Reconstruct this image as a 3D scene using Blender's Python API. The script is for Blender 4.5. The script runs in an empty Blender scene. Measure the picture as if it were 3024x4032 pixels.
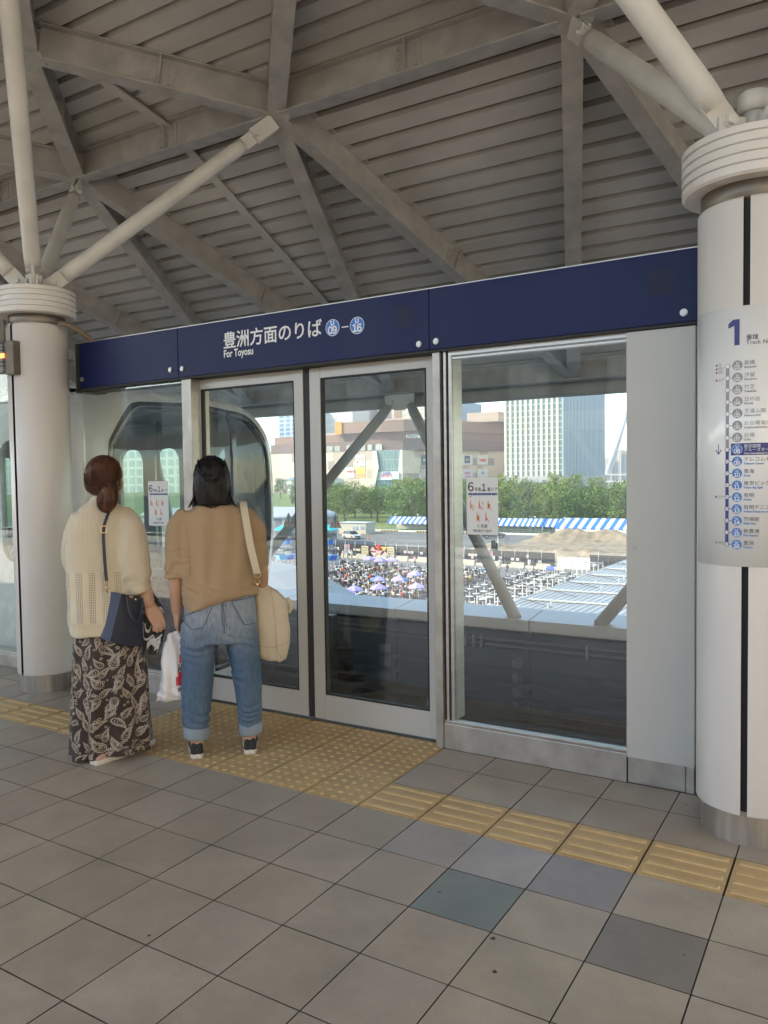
import bpy, bmesh, math, random
from mathutils import Vector, Matrix, noise
from mathutils.bvhtree import BVHTree
import numpy as np
random.seed(11)
rad = math.radians
SC = bpy.context.scene
COL = SC.collection
# ------------------------------------------------------------------ camera, sky, sun, exposure
cam = bpy.data.objects.new('camera', bpy.data.cameras.new('camera'))
COL.objects.link(cam)
cam.data.sensor_fit = 'HORIZONTAL'; cam.data.sensor_width = 36.0
cam.data.lens = 36.727; cam.data.clip_start = 0.05; cam.data.clip_end = 5000
CX, CD, CF = Vector((0.8540, 0.5201, -0.0139)), Vector((0.0103, -0.0436, -0.9990)), Vector((-0.5201, 0.8530, -0.0426))
CAMP = Vector((0.990, -2.839, 1.443))
m3 = Matrix((CX, -CD, -CF)).transposed()
cam.matrix_world = Matrix.Translation(CAMP) @ m3.to_4x4()
SC.camera = cam
world = bpy.data.worlds.new('World'); SC.world = world; world.use_nodes = True
nt = world.node_tree; bg = nt.nodes['Background']
sky = nt.nodes.new('ShaderNodeTexSky'); sky.sky_type = 'NISHITA'; sky.sun_disc = False
SUN_DIR = Vector((-0.80, -0.60, 0.0)).normalized(); SUN_EL = rad(38)     # where the sun stands
sky.sun_elevation = SUN_EL; sky.sun_rotation = math.atan2(SUN_DIR.x, SUN_DIR.y)
sky.air_density = 1.0; sky.dust_density = 0.4; sky.ozone_density = 1.0
wb = nt.nodes.new('ShaderNodeMix'); wb.data_type = 'RGBA'; wb.blend_type = 'MULTIPLY'; wb.inputs['Factor'].default_value = 1.0
wb.inputs['B'].default_value = (1.06, .98, .87, 1)          # the photograph is balanced for shade: a warmer, paler sky
nt.links.new(sky.outputs[0], wb.inputs['A']); nt.links.new(wb.outputs['Result'], bg.inputs[0]); bg.inputs[1].default_value = 0.15
sl = bpy.data.lights.new('sun', 'SUN'); sl.energy = 2.0; sl.angle = rad(0.5); sl.color = (1.0, 0.86, 0.68)
so = bpy.data.objects.new('sun', sl); COL.objects.link(so)
sv = Vector((SUN_DIR.x * math.cos(SUN_EL), SUN_DIR.y * math.cos(SUN_EL), math.sin(SUN_EL)))
so.rotation_euler = sv.to_track_quat('Z', 'Y').to_euler(); so.location = sv * 60
vs = SC.view_settings; vs.view_transform = 'Standard'; vs.look = 'None'; vs.exposure = 2.1; vs.gamma = 1.0; vs.use_curve_mapping = False
SC.render.engine = 'CYCLES'
SC.cycles.max_bounces = 10; SC.cycles.diffuse_bounces = 5; SC.cycles.glossy_bounces = 4
SC.cycles.transparent_max_bounces = 24; SC.cycles.transmission_bounces = 6
SC.cycles.use_denoising = True; SC.cycles.sample_clamp_indirect = 6.0
SC.cycles.caustics_reflective = False; SC.cycles.caustics_refractive = False

HAZE = .00035
# ------------------------------------------------------------------ helpers
class MB:
    """collects shapes, then links them as ONE mesh object"""
    def __init__(s): s.v = []; s.f = []; s.m = []; s.sm = []
    def add(s, vs, fs, m=0, smooth=False):
        o = len(s.v); s.v += [tuple(v) for v in vs]
        for f in fs: s.f.append(tuple(i + o for i in f)); s.m.append(m); s.sm.append(smooth)
        return s
    def box(s, x0, x1, y0, y1, z0, z1, m=0):
        v = [(x, y, z) for x in (x0, x1) for y in (y0, y1) for z in (z0, z1)]
        return s.add(v, [(0,1,3,2),(4,6,7,5),(0,4,5,1),(2,3,7,6),(0,2,6,4),(1,5,7,3)], m)
    def bevbox(s, x0, x1, y0, y1, z0, z1, b=.01, m=0):
        bm = bmesh.new(); bmesh.ops.create_cube(bm, size=1)
        for v in bm.verts: v.co = Vector(((x0+x1)/2 + v.co.x*(x1-x0), (y0+y1)/2 + v.co.y*(y1-y0), (z0+z1)/2 + v.co.z*(z1-z0)))
        bmesh.ops.bevel(bm, geom=bm.edges[:], offset=b, segments=2, profile=.5, affect='EDGES')
        bm.verts.index_update()
        s.add([v.co for v in bm.verts], [[v.index for v in f.verts] for f in bm.faces], m); bm.free(); return s
    def obox(s, c, ax, ay, az, m=0):
        """oriented box: centre and three half-axis vectors"""
        c = Vector(c); ax = Vector(ax); ay = Vector(ay); az = Vector(az)
        v = [c + i*ax + j*ay + k*az for i in (-1,1) for j in (-1,1) for k in (-1,1)]
        return s.add(v, [(0,1,3,2),(4,6,7,5),(0,4,5,1),(2,3,7,6),(0,2,6,4),(1,5,7,3)], m)
    def tube(s, p0, p1, r0, r1=None, n=12, m=0, caps=True, smooth=True):
        return s.path([p0, p1], [r0, r0 if r1 is None else r1], n, m, caps, smooth)
    def path(s, pts, rs, n=8, m=0, caps=True, smooth=True):
        pts = [Vector(p) for p in pts]
        if not hasattr(rs, '__len__'): rs = [rs]*len(pts)
        k = len(pts); o = len(s.v); ref = None
        for i, p in enumerate(pts):
            t = (pts[min(i+1, k-1)] - pts[max(i-1, 0)]).normalized()
            if ref is None: ref = t.orthogonal().normalized()
            ref = (ref - t*ref.dot(t))
            ref = ref.normalized() if ref.length > 1e-6 else t.orthogonal().normalized()
            b = t.cross(ref)
            for j in range(n):
                a = 2*math.pi*j/n; s.v.append(tuple(p + (ref*math.cos(a) + b*math.sin(a))*rs[i]))
        for i in range(k-1):
            for j in range(n):
                j2 = (j+1) % n; s.f.append((o+i*n+j, o+i*n+j2, o+(i+1)*n+j2, o+(i+1)*n+j)); s.m.append(m); s.sm.append(smooth)
        if caps:
            s.f.append(tuple(o+j for j in reversed(range(n)))); s.m.append(m); s.sm.append(False)
            s.f.append(tuple(o+(k-1)*n+j for j in range(n))); s.m.append(m); s.sm.append(False)
        return s
    def lathe(s, c, prof, n=32, m=0, a0=0, a1=2*math.pi, smooth=True):
        """prof: (radius, z) pairs, turned about the vertical through c"""
        o = len(s.v); full = abs(a1-a0-2*math.pi) < 1e-6; cnt = n if full else n+1
        for r, z in prof:
            for j in range(cnt):
                a = a0 + (a1-a0)*j/n; s.v.append((c[0]+r*math.cos(a), c[1]+r*math.sin(a), z))
        for i in range(len(prof)-1):
            for j in range(n):
                j2 = (j+1) % cnt; s.f.append((o+i*cnt+j, o+i*cnt+j2, o+(i+1)*cnt+j2, o+(i+1)*cnt+j)); s.m.append(m); s.sm.append(smooth)
        return s
    def loft(s, rings, m=0, cap0=True, cap1=True, smooth=True, closed=True):
        o = len(s.v); n = len(rings[0])
        for r in rings: s.v += [tuple(p) for p in r]
        for i in range(len(rings)-1):
            for j in range(n if closed else n-1):
                j2 = (j+1) % n; s.f.append((o+i*n+j, o+i*n+j2, o+(i+1)*n+j2, o+(i+1)*n+j)); s.m.append(m); s.sm.append(smooth)
        if closed and cap0: s.f.append(tuple(o+j for j in reversed(range(n)))); s.m.append(m); s.sm.append(smooth)
        if closed and cap1: s.f.append(tuple(o+(len(rings)-1)*n+j for j in range(n))); s.m.append(m); s.sm.append(smooth)
        return s
    def prism(s, poly, fn, d0, d1, m=0, smooth=False):
        """poly of (a,b); fn(a,b,d)->xyz; extruded from d0 to d1"""
        n = len(poly); o = len(s.v)
        s.v += [tuple(fn(a, b, d0)) for a, b in poly] + [tuple(fn(a, b, d1)) for a, b in poly]
        s.f.append(tuple(o+i for i in range(n))); s.f.append(tuple(o+n+i for i in reversed(range(n)))); s.m += [m, m]; s.sm += [False, False]
        for i in range(n):
            j = (i+1) % n; s.f.append((o+i, o+n+i, o+n+j, o+j)); s.m.append(m); s.sm.append(smooth)
        return s
    def ell(s, c, rx, ry, rz, n=16, k=10, m=0):
        c = Vector(c); o = len(s.v)
        s.v.append((c.x, c.y, c.z-rz))
        for i in range(1, k):
            t = math.pi*i/k
            for j in range(n):
                a = 2*math.pi*j/n; s.v.append((c.x+rx*math.sin(t)*math.cos(a), c.y+ry*math.sin(t)*math.sin(a), c.z-rz*math.cos(t)))
        s.v.append((c.x, c.y, c.z+rz)); top = len(s.v)-1
        for j in range(n):
            j2 = (j+1) % n
            s.f.append((o, o+1+j2, o+1+j)); s.f.append((top, o+1+(k-2)*n+j, o+1+(k-2)*n+j2)); s.m += [m, m]; s.sm += [True, True]
            for i in range(k-2):
                s.f.append((o+1+i*n+j, o+1+i*n+j2, o+1+(i+1)*n+j2, o+1+(i+1)*n+j)); s.m.append(m); s.sm.append(True)
        return s
    def text(s, body, fn, size=.1, m=0, off=0, align='LEFT', sx=1.0, depth=0.0):
        """lettering: fn(a,b,d)->xyz maps the text plane onto a surface"""
        cu = bpy.data.curves.new('lettering', 'FONT'); cu.body = body; cu.size = size; cu.align_x = align; cu.resolution_u = 3; cu.offset = off
        o = bpy.data.objects.new('lettering', cu); COL.objects.link(o)
        dg = bpy.context.evaluated_depsgraph_get(); dg.update()
        me = bpy.data.meshes.new_from_object(o.evaluated_get(dg))
        s.add([fn(v.co.x*sx, v.co.y, 0) for v in me.vertices], [list(p.vertices) for p in me.polygons], m)
        bpy.data.meshes.remove(me); bpy.data.objects.remove(o); bpy.data.curves.remove(cu)
        return s
    def digits(s, body, fn, size=.1, m=0, off=0, align='CENTER', adv=.54, sx=1.0):
        w = adv*size*len(body)*sx; x0 = {'CENTER': -w/2, 'LEFT': 0, 'RIGHT': -w}[align]
        for i, ch in enumerate(body):
            g = chr(0xFF10+int(ch)) if ch.isdigit() else ch; c = x0+adv*size*sx*(i+.5)
            s.text(g, lambda a, b, d: fn(c+(a-.5*size)*sx, b, d), size, m, off=off)
        return s
    def mesh(s, name, mats):
        me = bpy.data.meshes.new(name); me.from_pydata(s.v, [], s.f)
        for mt in (mats if isinstance(mats, (list, tuple)) else [mats]): me.materials.append(mt)
        me.polygons.foreach_set('material_index', s.m); me.polygons.foreach_set('use_smooth', s.sm); me.update()
        return me
    def build(s, name, mats, parent=None, label=None):
        if parent is not None:
            l = parent_loc(parent); s.v = [(v[0]-l.x, v[1]-l.y, v[2]-l.z) for v in s.v]
        o = bpy.data.objects.new(name, s.mesh(name, mats)); COL.objects.link(o)
        if parent is not None: o.parent = parent
        if label: o['label'] = label
        return o
def parent_loc(p):
    l = Vector(p.location)
    while p.parent: p = p.parent; l = l + Vector(p.location)
    return l
def thing(name, label, cat, loc=(0, 0, 0), group=None, kind=None):
    o = bpy.data.objects.new(name, None); COL.objects.link(o); o.location = loc
    o.empty_display_size = .1
    return tag(o, label, cat, group, kind)
def tag(o, label, cat, group=None, kind=None):
    o['label'] = label; o['category'] = cat
    if group: o['group'] = group
    if kind: o['kind'] = kind
    return o
def struct(o): o['kind'] = 'structure'; return o
def dup(o, loc, rz=0.0, label=None, scale=None, parent=None):
    """a copy of a thing with copies of its parts and sub-parts"""
    c = o.copy(); COL.objects.link(c)
    if parent is None:
        c.location = loc; c.rotation_euler = (0, 0, rz)
        if scale: c.scale = (scale,)*3 if not hasattr(scale, '__len__') else scale
        if label: c['label'] = label
    else: c.parent = parent
    for ch in list(o.children): dup(ch, None, parent=c)
    return c
def face_mesh(o):   # consistent outward normals
    bm = bmesh.new(); bm.from_mesh(o.data); bmesh.ops.recalc_face_normals(bm, faces=bm.faces[:]); bm.to_mesh(o.data); bm.free(); return o

def N(nt, t, **kw):
    n = nt.nodes.new(t)
    for k, v in kw.items():
        if k.startswith('i_'):
            n.inputs[k[2:].replace('_', ' ')].default_value = v
        else: setattr(n, k, v)
    return n
def mat(name, col, rough=.55, metal=0.0, var=0.0, scale=6.0, bump=0.0, bscale=60.0, spec=.5, coat=0.0, col2=None, detail=4.0, stretch=None, emit=None, trans=None):
    m = bpy.data.materials.new(name); m.use_nodes = True; t = m.node_tree; b = t.nodes['Principled BSDF']
    b.inputs['Base Color'].default_value = (*col, 1); b.inputs['Roughness'].default_value = rough; b.inputs['Metallic'].default_value = metal
    b.inputs['Specular IOR Level'].default_value = spec; b.inputs['Coat Weight'].default_value = coat
    tc = N(t, 'ShaderNodeTexCoord'); src = tc.outputs['Object']
    if stretch:
        mp = N(t, 'ShaderNodeMapping'); mp.inputs['Scale'].default_value = stretch; t.links.new(src, mp.inputs[0]); src = mp.outputs[0]
    if var or col2:
        nz = N(t, 'ShaderNodeTexNoise'); nz.inputs['Scale'].default_value = scale; nz.inputs['Detail'].default_value = detail; t.links.new(src, nz.inputs['Vector'])
        cr = N(t, 'ShaderNodeValToRGB'); t.links.new(nz.outputs['Fac'], cr.inputs[0])
        a = col if col2 is None else col2
        if col2 is None:
            lo = tuple(max(0, c*(1-var)) for c in col); hi = tuple(min(1, c*(1+var)) for c in col)
        else: lo, hi = col2, col
        cr.color_ramp.elements[0].position = .3; cr.color_ramp.elements[1].position = .7
        cr.color_ramp.elements[0].color = (*lo, 1); cr.color_ramp.elements[1].color = (*hi, 1)
        t.links.new(cr.outputs[0], b.inputs['Base Color'])
        if var:
            mr = N(t, 'ShaderNodeMapRange'); mr.inputs[3].default_value = max(0, rough-.08); mr.inputs[4].default_value = min(1, rough+.1)
            t.links.new(nz.outputs['Fac'], mr.inputs[0]); t.links.new(mr.outputs[0], b.inputs['Roughness'])
    if bump:
        n2 = N(t, 'ShaderNodeTexNoise'); n2.inputs['Scale'].default_value = bscale; n2.inputs['Detail'].default_value = 3; t.links.new(src, n2.inputs['Vector'])
        bp = N(t, 'ShaderNodeBump'); bp.inputs['Strength'].default_value = bump; bp.inputs['Distance'].default_value = .01
        t.links.new(n2.outputs['Fac'], bp.inputs['Height']); t.links.new(bp.outputs[0], b.inputs['Normal'])
    if emit: b.inputs['Emission Color'].default_value = (*emit[:3], 1); b.inputs['Emission Strength'].default_value = emit[3]
    return m
def glass_mat(name, tint=(.93, .965, .95), r0=.085, rough=0.0):
    m = bpy.data.materials.new(name); m.use_nodes = True; t = m.node_tree; t.nodes.clear()
    out = N(t, 'ShaderNodeOutputMaterial'); mx = N(t, 'ShaderNodeMixShader'); tr = N(t, 'ShaderNodeBsdfTransparent'); gl = N(t, 'ShaderNodeBsdfGlossy')
    tr.inputs[0].default_value = (*tint, 1); gl.inputs['Roughness'].default_value = rough
    lw = N(t, 'ShaderNodeLayerWeight'); lw.inputs[0].default_value = .5
    p = N(t, 'ShaderNodeMath', operation='POWER'); p.inputs[1].default_value = 5
    ma = N(t, 'ShaderNodeMath', operation='MULTIPLY_ADD'); ma.inputs[1].default_value = .95-r0; ma.inputs[2].default_value = r0
    t.links.new(lw.outputs['Facing'], p.inputs[0]); t.links.new(p.outputs[0], ma.inputs[0]); t.links.new(ma.outputs[0], mx.inputs[0])
    t.links.new(tr.outputs[0], mx.inputs[1]); t.links.new(gl.outputs[0], mx.inputs[2]); t.links.new(mx.outputs[0], out.inputs[0])
    return m
def attr_mat(name, rough=.5, attr='tint', var=.12, scale=5, bump=.0, bscale=200, spec=.5):
    """base colour from a per-face colour attribute, with a little wear noise"""
    m = bpy.data.materials.new(name); m.use_nodes = True; t = m.node_tree; b = t.nodes['Principled BSDF']
    b.inputs['Roughness'].default_value = rough; b.inputs['Specular IOR Level'].default_value = spec
    at = N(t, 'ShaderNodeAttribute', attribute_name=attr); tc = N(t, 'ShaderNodeTexCoord')
    nz = N(t, 'ShaderNodeTexNoise'); nz.inputs['Scale'].default_value = scale; nz.inputs['Detail'].default_value = 6; nz.inputs['Roughness'].default_value = .65
    t.links.new(tc.outputs['Object'], nz.inputs['Vector'])
    mr = N(t, 'ShaderNodeMapRange'); mr.inputs[1].default_value = .3; mr.inputs[2].default_value = .7; mr.inputs[3].default_value = 1-var; mr.inputs[4].default_value = 1+var
    t.links.new(nz.outputs['Fac'], mr.inputs[0])
    if bump:
        n3 = N(t, 'ShaderNodeTexNoise'); n3.inputs['Scale'].default_value = 260; n3.inputs['Detail'].default_value = 2; t.links.new(tc.outputs['Object'], n3.inputs['Vector'])
        n4 = N(t, 'ShaderNodeTexNoise'); n4.inputs['Scale'].default_value = 1.1; n4.inputs['Detail'].default_value = 9; n4.inputs['Roughness'].default_value = .75; t.links.new(tc.outputs['Object'], n4.inputs['Vector'])
        m3_ = N(t, 'ShaderNodeMapRange'); m3_.inputs[1].default_value = .3; m3_.inputs[2].default_value = .7; m3_.inputs[3].default_value = .88; m3_.inputs[4].default_value = 1.12; t.links.new(n3.outputs['Fac'], m3_.inputs[0])
        m4_ = N(t, 'ShaderNodeMapRange'); m4_.inputs[1].default_value = .32; m4_.inputs[2].default_value = .62; m4_.inputs[3].default_value = .84; m4_.inputs[4].default_value = 1.06; t.links.new(n4.outputs['Fac'], m4_.inputs[0])
        k1 = N(t, 'ShaderNodeMath', operation='MULTIPLY'); t.links.new(m3_.outputs[0], k1.inputs[0]); t.links.new(m4_.outputs[0], k1.inputs[1])
        k2 = N(t, 'ShaderNodeMath', operation='MULTIPLY'); t.links.new(k1.outputs[0], k2.inputs[0]); t.links.new(mr.outputs[0], k2.inputs[1]); mr = k2
    mx = N(t, 'ShaderNodeVectorMath', operation='SCALE'); t.links.new(at.outputs['Color'], mx.inputs[0]); t.links.new(mr.outputs[0], mx.inputs['Scale'])
    t.links.new(mx.outputs[0], b.inputs['Base Color'])
    r2 = N(t, 'ShaderNodeMapRange'); r2.inputs[3].default_value = max(.02, rough-.12); r2.inputs[4].default_value = rough+.15
    t.links.new(nz.outputs['Fac'], r2.inputs[0]); t.links.new(r2.outputs[0], b.inputs['Roughness'])
    if bump:
        n2 = N(t, 'ShaderNodeTexNoise'); n2.inputs['Scale'].default_value = bscale; n2.inputs['Detail'].default_value = 3; t.links.new(tc.outputs['Object'], n2.inputs['Vector'])
        bp = N(t, 'ShaderNodeBump'); bp.inputs['Strength'].default_value = bump; bp.inputs['Distance'].default_value = .005
        t.links.new(n2.outputs['Fac'], bp.inputs['Height']); t.links.new(bp.outputs[0], b.inputs['Normal'])
    return m
def paint_faces(o, cols):
    at = o.data.attributes.new('tint', 'FLOAT_COLOR', 'FACE')
    at.data.foreach_set('color', [c for col in cols for c in (*col, 1.0)])
def disc(c, r, n=24): return [(c[0]+r*math.cos(2*math.pi*i/n), c[1]+r*math.sin(2*math.pi*i/n)) for i in range(n)]
def rrect(x0, x1, y0, y1, r, n=5):
    P = []
    for cx, cy, a in ((x1-r, y1-r, 0), (x0+r, y1-r, 90), (x0+r, y0+r, 180), (x1-r, y0+r, 270)):
        for i in range(n+1):
            t = rad(a + 90*i/n); P.append((cx+r*math.cos(t), cy+r*math.sin(t)))
    return P
def catmull(P, k=6, closed=True):
    out = []; n = len(P)
    for i in range(n if closed else n-1):
        p0, p1, p2, p3 = (P[(i-1) % n], P[i], P[(i+1) % n], P[(i+2) % n]) if closed else (P[max(i-1, 0)], P[i], P[i+1], P[min(i+2, n-1)])
        for j in range(k):
            t = j/k
            out.append(tuple(.5*((2*b)+(c-a)*t+(2*a-5*b+4*c-d)*t*t+(3*b-a-3*c+d)*t**3) for a, b, c, d in zip(p0, p1, p2, p3)))
    if not closed: out.append(tuple(P[-1]))
    return out
def ribbon(mb, pts, w, fn, m=0, closed=False):
    """a flat stroke of width w along 2-D pts, mapped by fn(a,b)->xyz"""
    n = len(pts); L = []; R = []
    for i, p in enumerate(pts):
        a = pts[(i-1) % n] if (closed or i > 0) else p; b = pts[(i+1) % n] if (closed or i < n-1) else p
        dx, dy = b[0]-a[0], b[1]-a[1]; l = math.hypot(dx, dy) or 1
        ww = w if not hasattr(w, '__len__') else w[i]
        nx, ny = -dy/l*ww/2, dx/l*ww/2
        L.append((p[0]+nx, p[1]+ny)); R.append((p[0]-nx, p[1]-ny))
    vs = [fn(*p) for p in L] + [fn(*p) for p in R]
    if any(v is None for v in vs): return
    fs = [(i, (i+1) % n, n+(i+1) % n, n+i) for i in range(n if closed else n-1)]
    mb.add(vs, fs, m)
# ------------------------------------------------------------------ shared materials
M_STEEL = mat('brushed_steel', (.50, .47, .43), .36, .75, var=.10, scale=3, stretch=(1, 1, 14))
M_STEELW = mat('worn_steel', (.52, .49, .44), .38, .6, var=.22, scale=9, col2=(.36, .33, .29), detail=8)
M_ALU = mat('painted_aluminium', (.50, .49, .455), .38, .1, var=.04, scale=2)
M_NAVY = mat('navy_enamel', (.0085, .0135, .074), .38, var=.06, scale=2, spec=.22)
M_WHITE = mat('white_lettering', (.80, .82, .82), .5)
M_BLUE = mat('blue_emblem', (.035, .19, .66), .45)
M_RUB = mat('black_rubber', (.018, .017, .016), .6)
M_COLW = mat('cream_column_enamel', (.69, .665, .63), .36, var=.06, scale=5, detail=9, stretch=(1, 1, .25), coat=.1)
M_STRUT = mat('white_strut_paint', (.66, .65, .61), .42, var=.09, scale=5, detail=6)
M_BEAM = mat('grey_beam_paint', (.42, .405, .375), .6, var=.16, scale=7, detail=10, bump=.15, bscale=40)
M_DECK = mat('grey_deck_paint', (.57, .555, .525), .62, var=.15, scale=1.3, detail=8)
M_GLASS = glass_mat('clear_glass')
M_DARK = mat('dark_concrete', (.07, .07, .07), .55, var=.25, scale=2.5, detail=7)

# ------------------------------------------------------------------ platform floor: real tiles over a dark joint bed
YE = .84
def tile_col(i, j):
    special = {(-1, -2): (.185, .205, .195), (0, -1): (.25, .23, .23), (1, -2): (.205, .182, .162), (-1, -1): (.345, .318, .31), (-2, -1): (.33, .30, .275)}  # odd-toned tiles; the pale bluish one has a reflection put into its colour
    if (i, j) in special: return special[(i, j)]
    r = random.Random(i*7919 + j*104729)
    k = r.uniform(.93, 1.06) * (.93 if r.random() < .12 else 1)
    return (.35*k, .300*k*r.uniform(.985, 1.01), .240*k*r.uniform(.96, 1.03))
def in_tactile(i, j):
    if -9 <= i < -3 and 0 <= j < 3: return 'dots'
    if j == 0: return 'bars'
    return None
fb = MB(); fc = []; G = .0022
for i in range(-95, 24):
    for j in range(-22, 3):
        if in_tactile(i, j): continue
        x0, x1, y0, y1 = .3*i+G, .3*(i+1)-G, .3*j+G, min(.3*(j+1)-G, YE)
        q = random.Random(i*31+j*977); dz = [q.uniform(-.0005, .0005) for _ in range(4)]
        fb.add([(x0, y0, dz[0]), (x1, y0, dz[1]), (x1, y1, dz[2]), (x0, y1, dz[3])], [(0, 1, 2, 3)]); fc.append(tile_col(i, j))
        fb.add([(x0, y0, -.006), (x1, y0, -.006), (x1, y1, -.006), (x0, y1, -.006), (x0, y0, dz[0]), (x1, y0, dz[1]), (x1, y1, dz[2]), (x0, y1, dz[3])],
               [(0, 1, 5, 4), (1, 2, 6, 5), (2, 3, 7, 6), (3, 0, 4, 7)]); fc += [(.05, .042, .036)]*4
M_TILE = attr_mat('floor_tile', rough=.46, var=.13, scale=4.0, bump=.10, bscale=350)
o = struct(fb.build('platform_floor', M_TILE)); paint_faces(o, fc)
b = MB().box(-28.6, 7.3, -6.7, .86, -.9, -.005)
struct(b.build('platform_slab', mat('joint_bed', (.045, .038, .032), .8)))
# tactile paving
M_YEL = mat('yellow_paving', (.48, .335, .16), .52, var=.16, scale=5, detail=9)
M_YELT = mat('yellow_paving_worn', (.52, .37, .18), .45, var=.12, scale=20)
tb = MB()
for i in range(-95, 24):
    for j in range(0, 3):
        t = in_tactile(i, j)
        if not t: continue
        x0, x1, y0, y1 = .3*i+G, .3*(i+1)-G, .3*j+G, .3*(j+1)-G
        tb.box(x0+.002, x1-.002, y0+.002, y1-.002, -.006, .0015)
        if t == 'bars' and i > -40:
            for k in range(4):
                yc = .3*j + .0375 + .075*k
                n = 6; prof = [(-.0165, .0015), (-.0095, .0062), (.0095, .0062), (.0165, .0015)]
                xa, xb = x0+.014, x1-.014
                ra = [(xa - (0 if q in (0, 3) else -.006), yc+a, z) for q, (a, z) in enumerate(prof)]
                rb = [(xb + (0 if q in (0, 3) else -.006), yc+a, z) for q, (a, z) in enumerate(prof)]
                tb.add(ra+rb, [(0, 4, 5, 1), (1, 5, 6, 2), (2, 6, 7, 3), (0, 1, 2, 3), (4, 7, 6, 5)], 1)
        if t == 'dots':
            for a in range(5):
                for c in range(5):
                    tb.lathe((.3*i+.03+.06*a, .3*j+.03+.06*c), [(.0165, .0015), (.0135, .0048), (.010, .0062), (.0, .0066)], 10, 1)
struct(tb.build('tactile_paving', [M_YEL, M_YELT]))
mb = MB()      # small dark gum spots and a scrap on the tiles
for x, y, r in ((.02, -.63, .011), (.09, -.78, .009), (-.25, -.47, .006), (-.93, -1.16, .007), (-1.5, -.62, .006), (.55, -.42, .005), (1.02, -.33, .005), (-.61, -1.55, .006), (-2.1, -.95, .005), (-1.15, -.35, .004), (.72, -1.02, .005), (-.38, -1.9, .006), (1.3, .52, .006), (-.62, .55, .005), (.35, .71, .006), (-3.1, -.2, .005)):
    q = random.Random(x); mb.add([(x+r*q.uniform(.6, 1.1)*math.cos(k*.785), y+r*q.uniform(.6, 1.1)*math.sin(k*.785), .0018) for k in range(8)], [tuple(range(8))])
struct(mb.build('floor_stain', mat('gum_spot', (.06, .05, .045), .7)))

# ------------------------------------------------------------------ platform screen
ps = thing('platform_screen', 'steel and glass platform screen with a navy header reading For Toyosu', 'platform screen', (-1.7, .9, 0))
def hmap(a, b, d=0): return (a, .8185-d, b)
def header(x0, x1, bolts, grille=None, cap=True):
    b = MB().bevbox(x0, x1, .82, 1.06, 2.112, 2.428, .004).box(x0, x1, .826, 1.05, 2.1, 2.112, 1)
    b.box(x0, x1, .8215, .84, 2.4285, 2.433, 2)
    h = b.build('header_panel', [M_NAVY, M_RUB, M_STEEL], ps)
    for i, (bx, bz) in enumerate(bolts):
        c = MB(); c.prism(disc((bx, bz), .0165, 20), lambda a, z, d: (a, .82-d, z), 0, .006); c.prism(disc((bx, bz), .013, 20), lambda a, z, d: (a, .82-d, z), .006, .010)
        face_mesh(c.build('bolt', M_STEEL, h))
    if grille:
        c = MB()
        gx0, gx1, gz0, gz1 = grille; nx = 10; nz = 11
        for a in range(nx):
            for k in range(nz):
                x = gx0 + (gx1-gx0)*(a+.5*(k % 2)+.25)/nx; z = gz0+(gz1-gz0)*(k+.5)/nz
                c.add([(x+.0037*math.cos(t*math.pi/4), .8193, z+.0037*math.sin(t*math.pi/4)) for t in range(8)], [tuple(range(8))])
        c.build('speaker_grille', M_RUB, h)
    return h
h1 = header(-3.752, -2.781, [(-3.726, 2.173), (-2.848, 2.167)])
h2 = header(-2.779, -.951, [(-2.742, 2.165), (-1.009, 2.148)], (-1.157, -1.052, 2.247, 2.351))
h3 = header(-.949, .372, [(-.908, 2.153), (.316, 2.153)], (.166, .274, 2.243, 2.355))
c = MB()
c.text('豊洲方面のりば', lambda a, b, d: (-2.388+a, .8185, 2.266+b), .1075, 0, off=.0016)
c.text('For Toyosu', lambda a, b, d: (-2.386+a, .8185, 2.204+b), .0635, 0, off=.0016, sx=.80)
c.build('lettering', M_WHITE, h2)
for n, cx, cz in (('09', -1.563, 2.296), ('16', -1.398, 2.290)):
    c = MB()
    c.prism(disc((cx, cz), .047, 40), lambda a, z, d: (a, .8195-d, z), 0, .0012, 0)
    c.prism(disc((cx, cz), .0435, 40), lambda a, z, d: (a, .8183-d, z), 0, .0006, 1)
    c.text('U', lambda a, b, d: (cx+a, .8172, cz+.0125+b), .036, 0, off=.0020, align='CENTER')
    c.digits(n, lambda a, b, d: (cx+a, .8172, cz-.033+b), .054, 0, off=.0022, adv=.56)
    c.build('line_emblem', [M_WHITE, M_BLUE], h2)
c = MB(); c.box(-1.500, -1.456, .8175, .8195, 2.288, 2.294); c.build('dash', M_WHITE, h2)
MB().box(-3.86, -3.755, .87, 1.05, 2.09, 2.44).box(-3.80, -3.756, .845, .87, 2.10, 2.43).build('end_box', mat('dark_box', (.03, .027, .024), .5, var=.2), ps)
# posts
def post(x0, x1, y0, y1, z1, m, nm='post'): return MB().bevbox(x0, x1, y0, y1, 0, z1, .003).build(nm, m, ps)
post(-2.776, -2.690, .838, 1.0, 2.1, M_STEELW)
post(-.944, -.900, .838, 1.0, 2.1, M_STEELW)
MB().box(-.9, -.884, .862, .98, .15, 2.1).box(-.884, -.87, .85, .98, .15, 2.1, 1).box(-.87, -.858, .868, .98, .15, 2.1).box(-.858, -.842, .856, .98, .15, 2.1, 1).build('window_jamb', [M_RUB, M_STEEL], ps)
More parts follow.
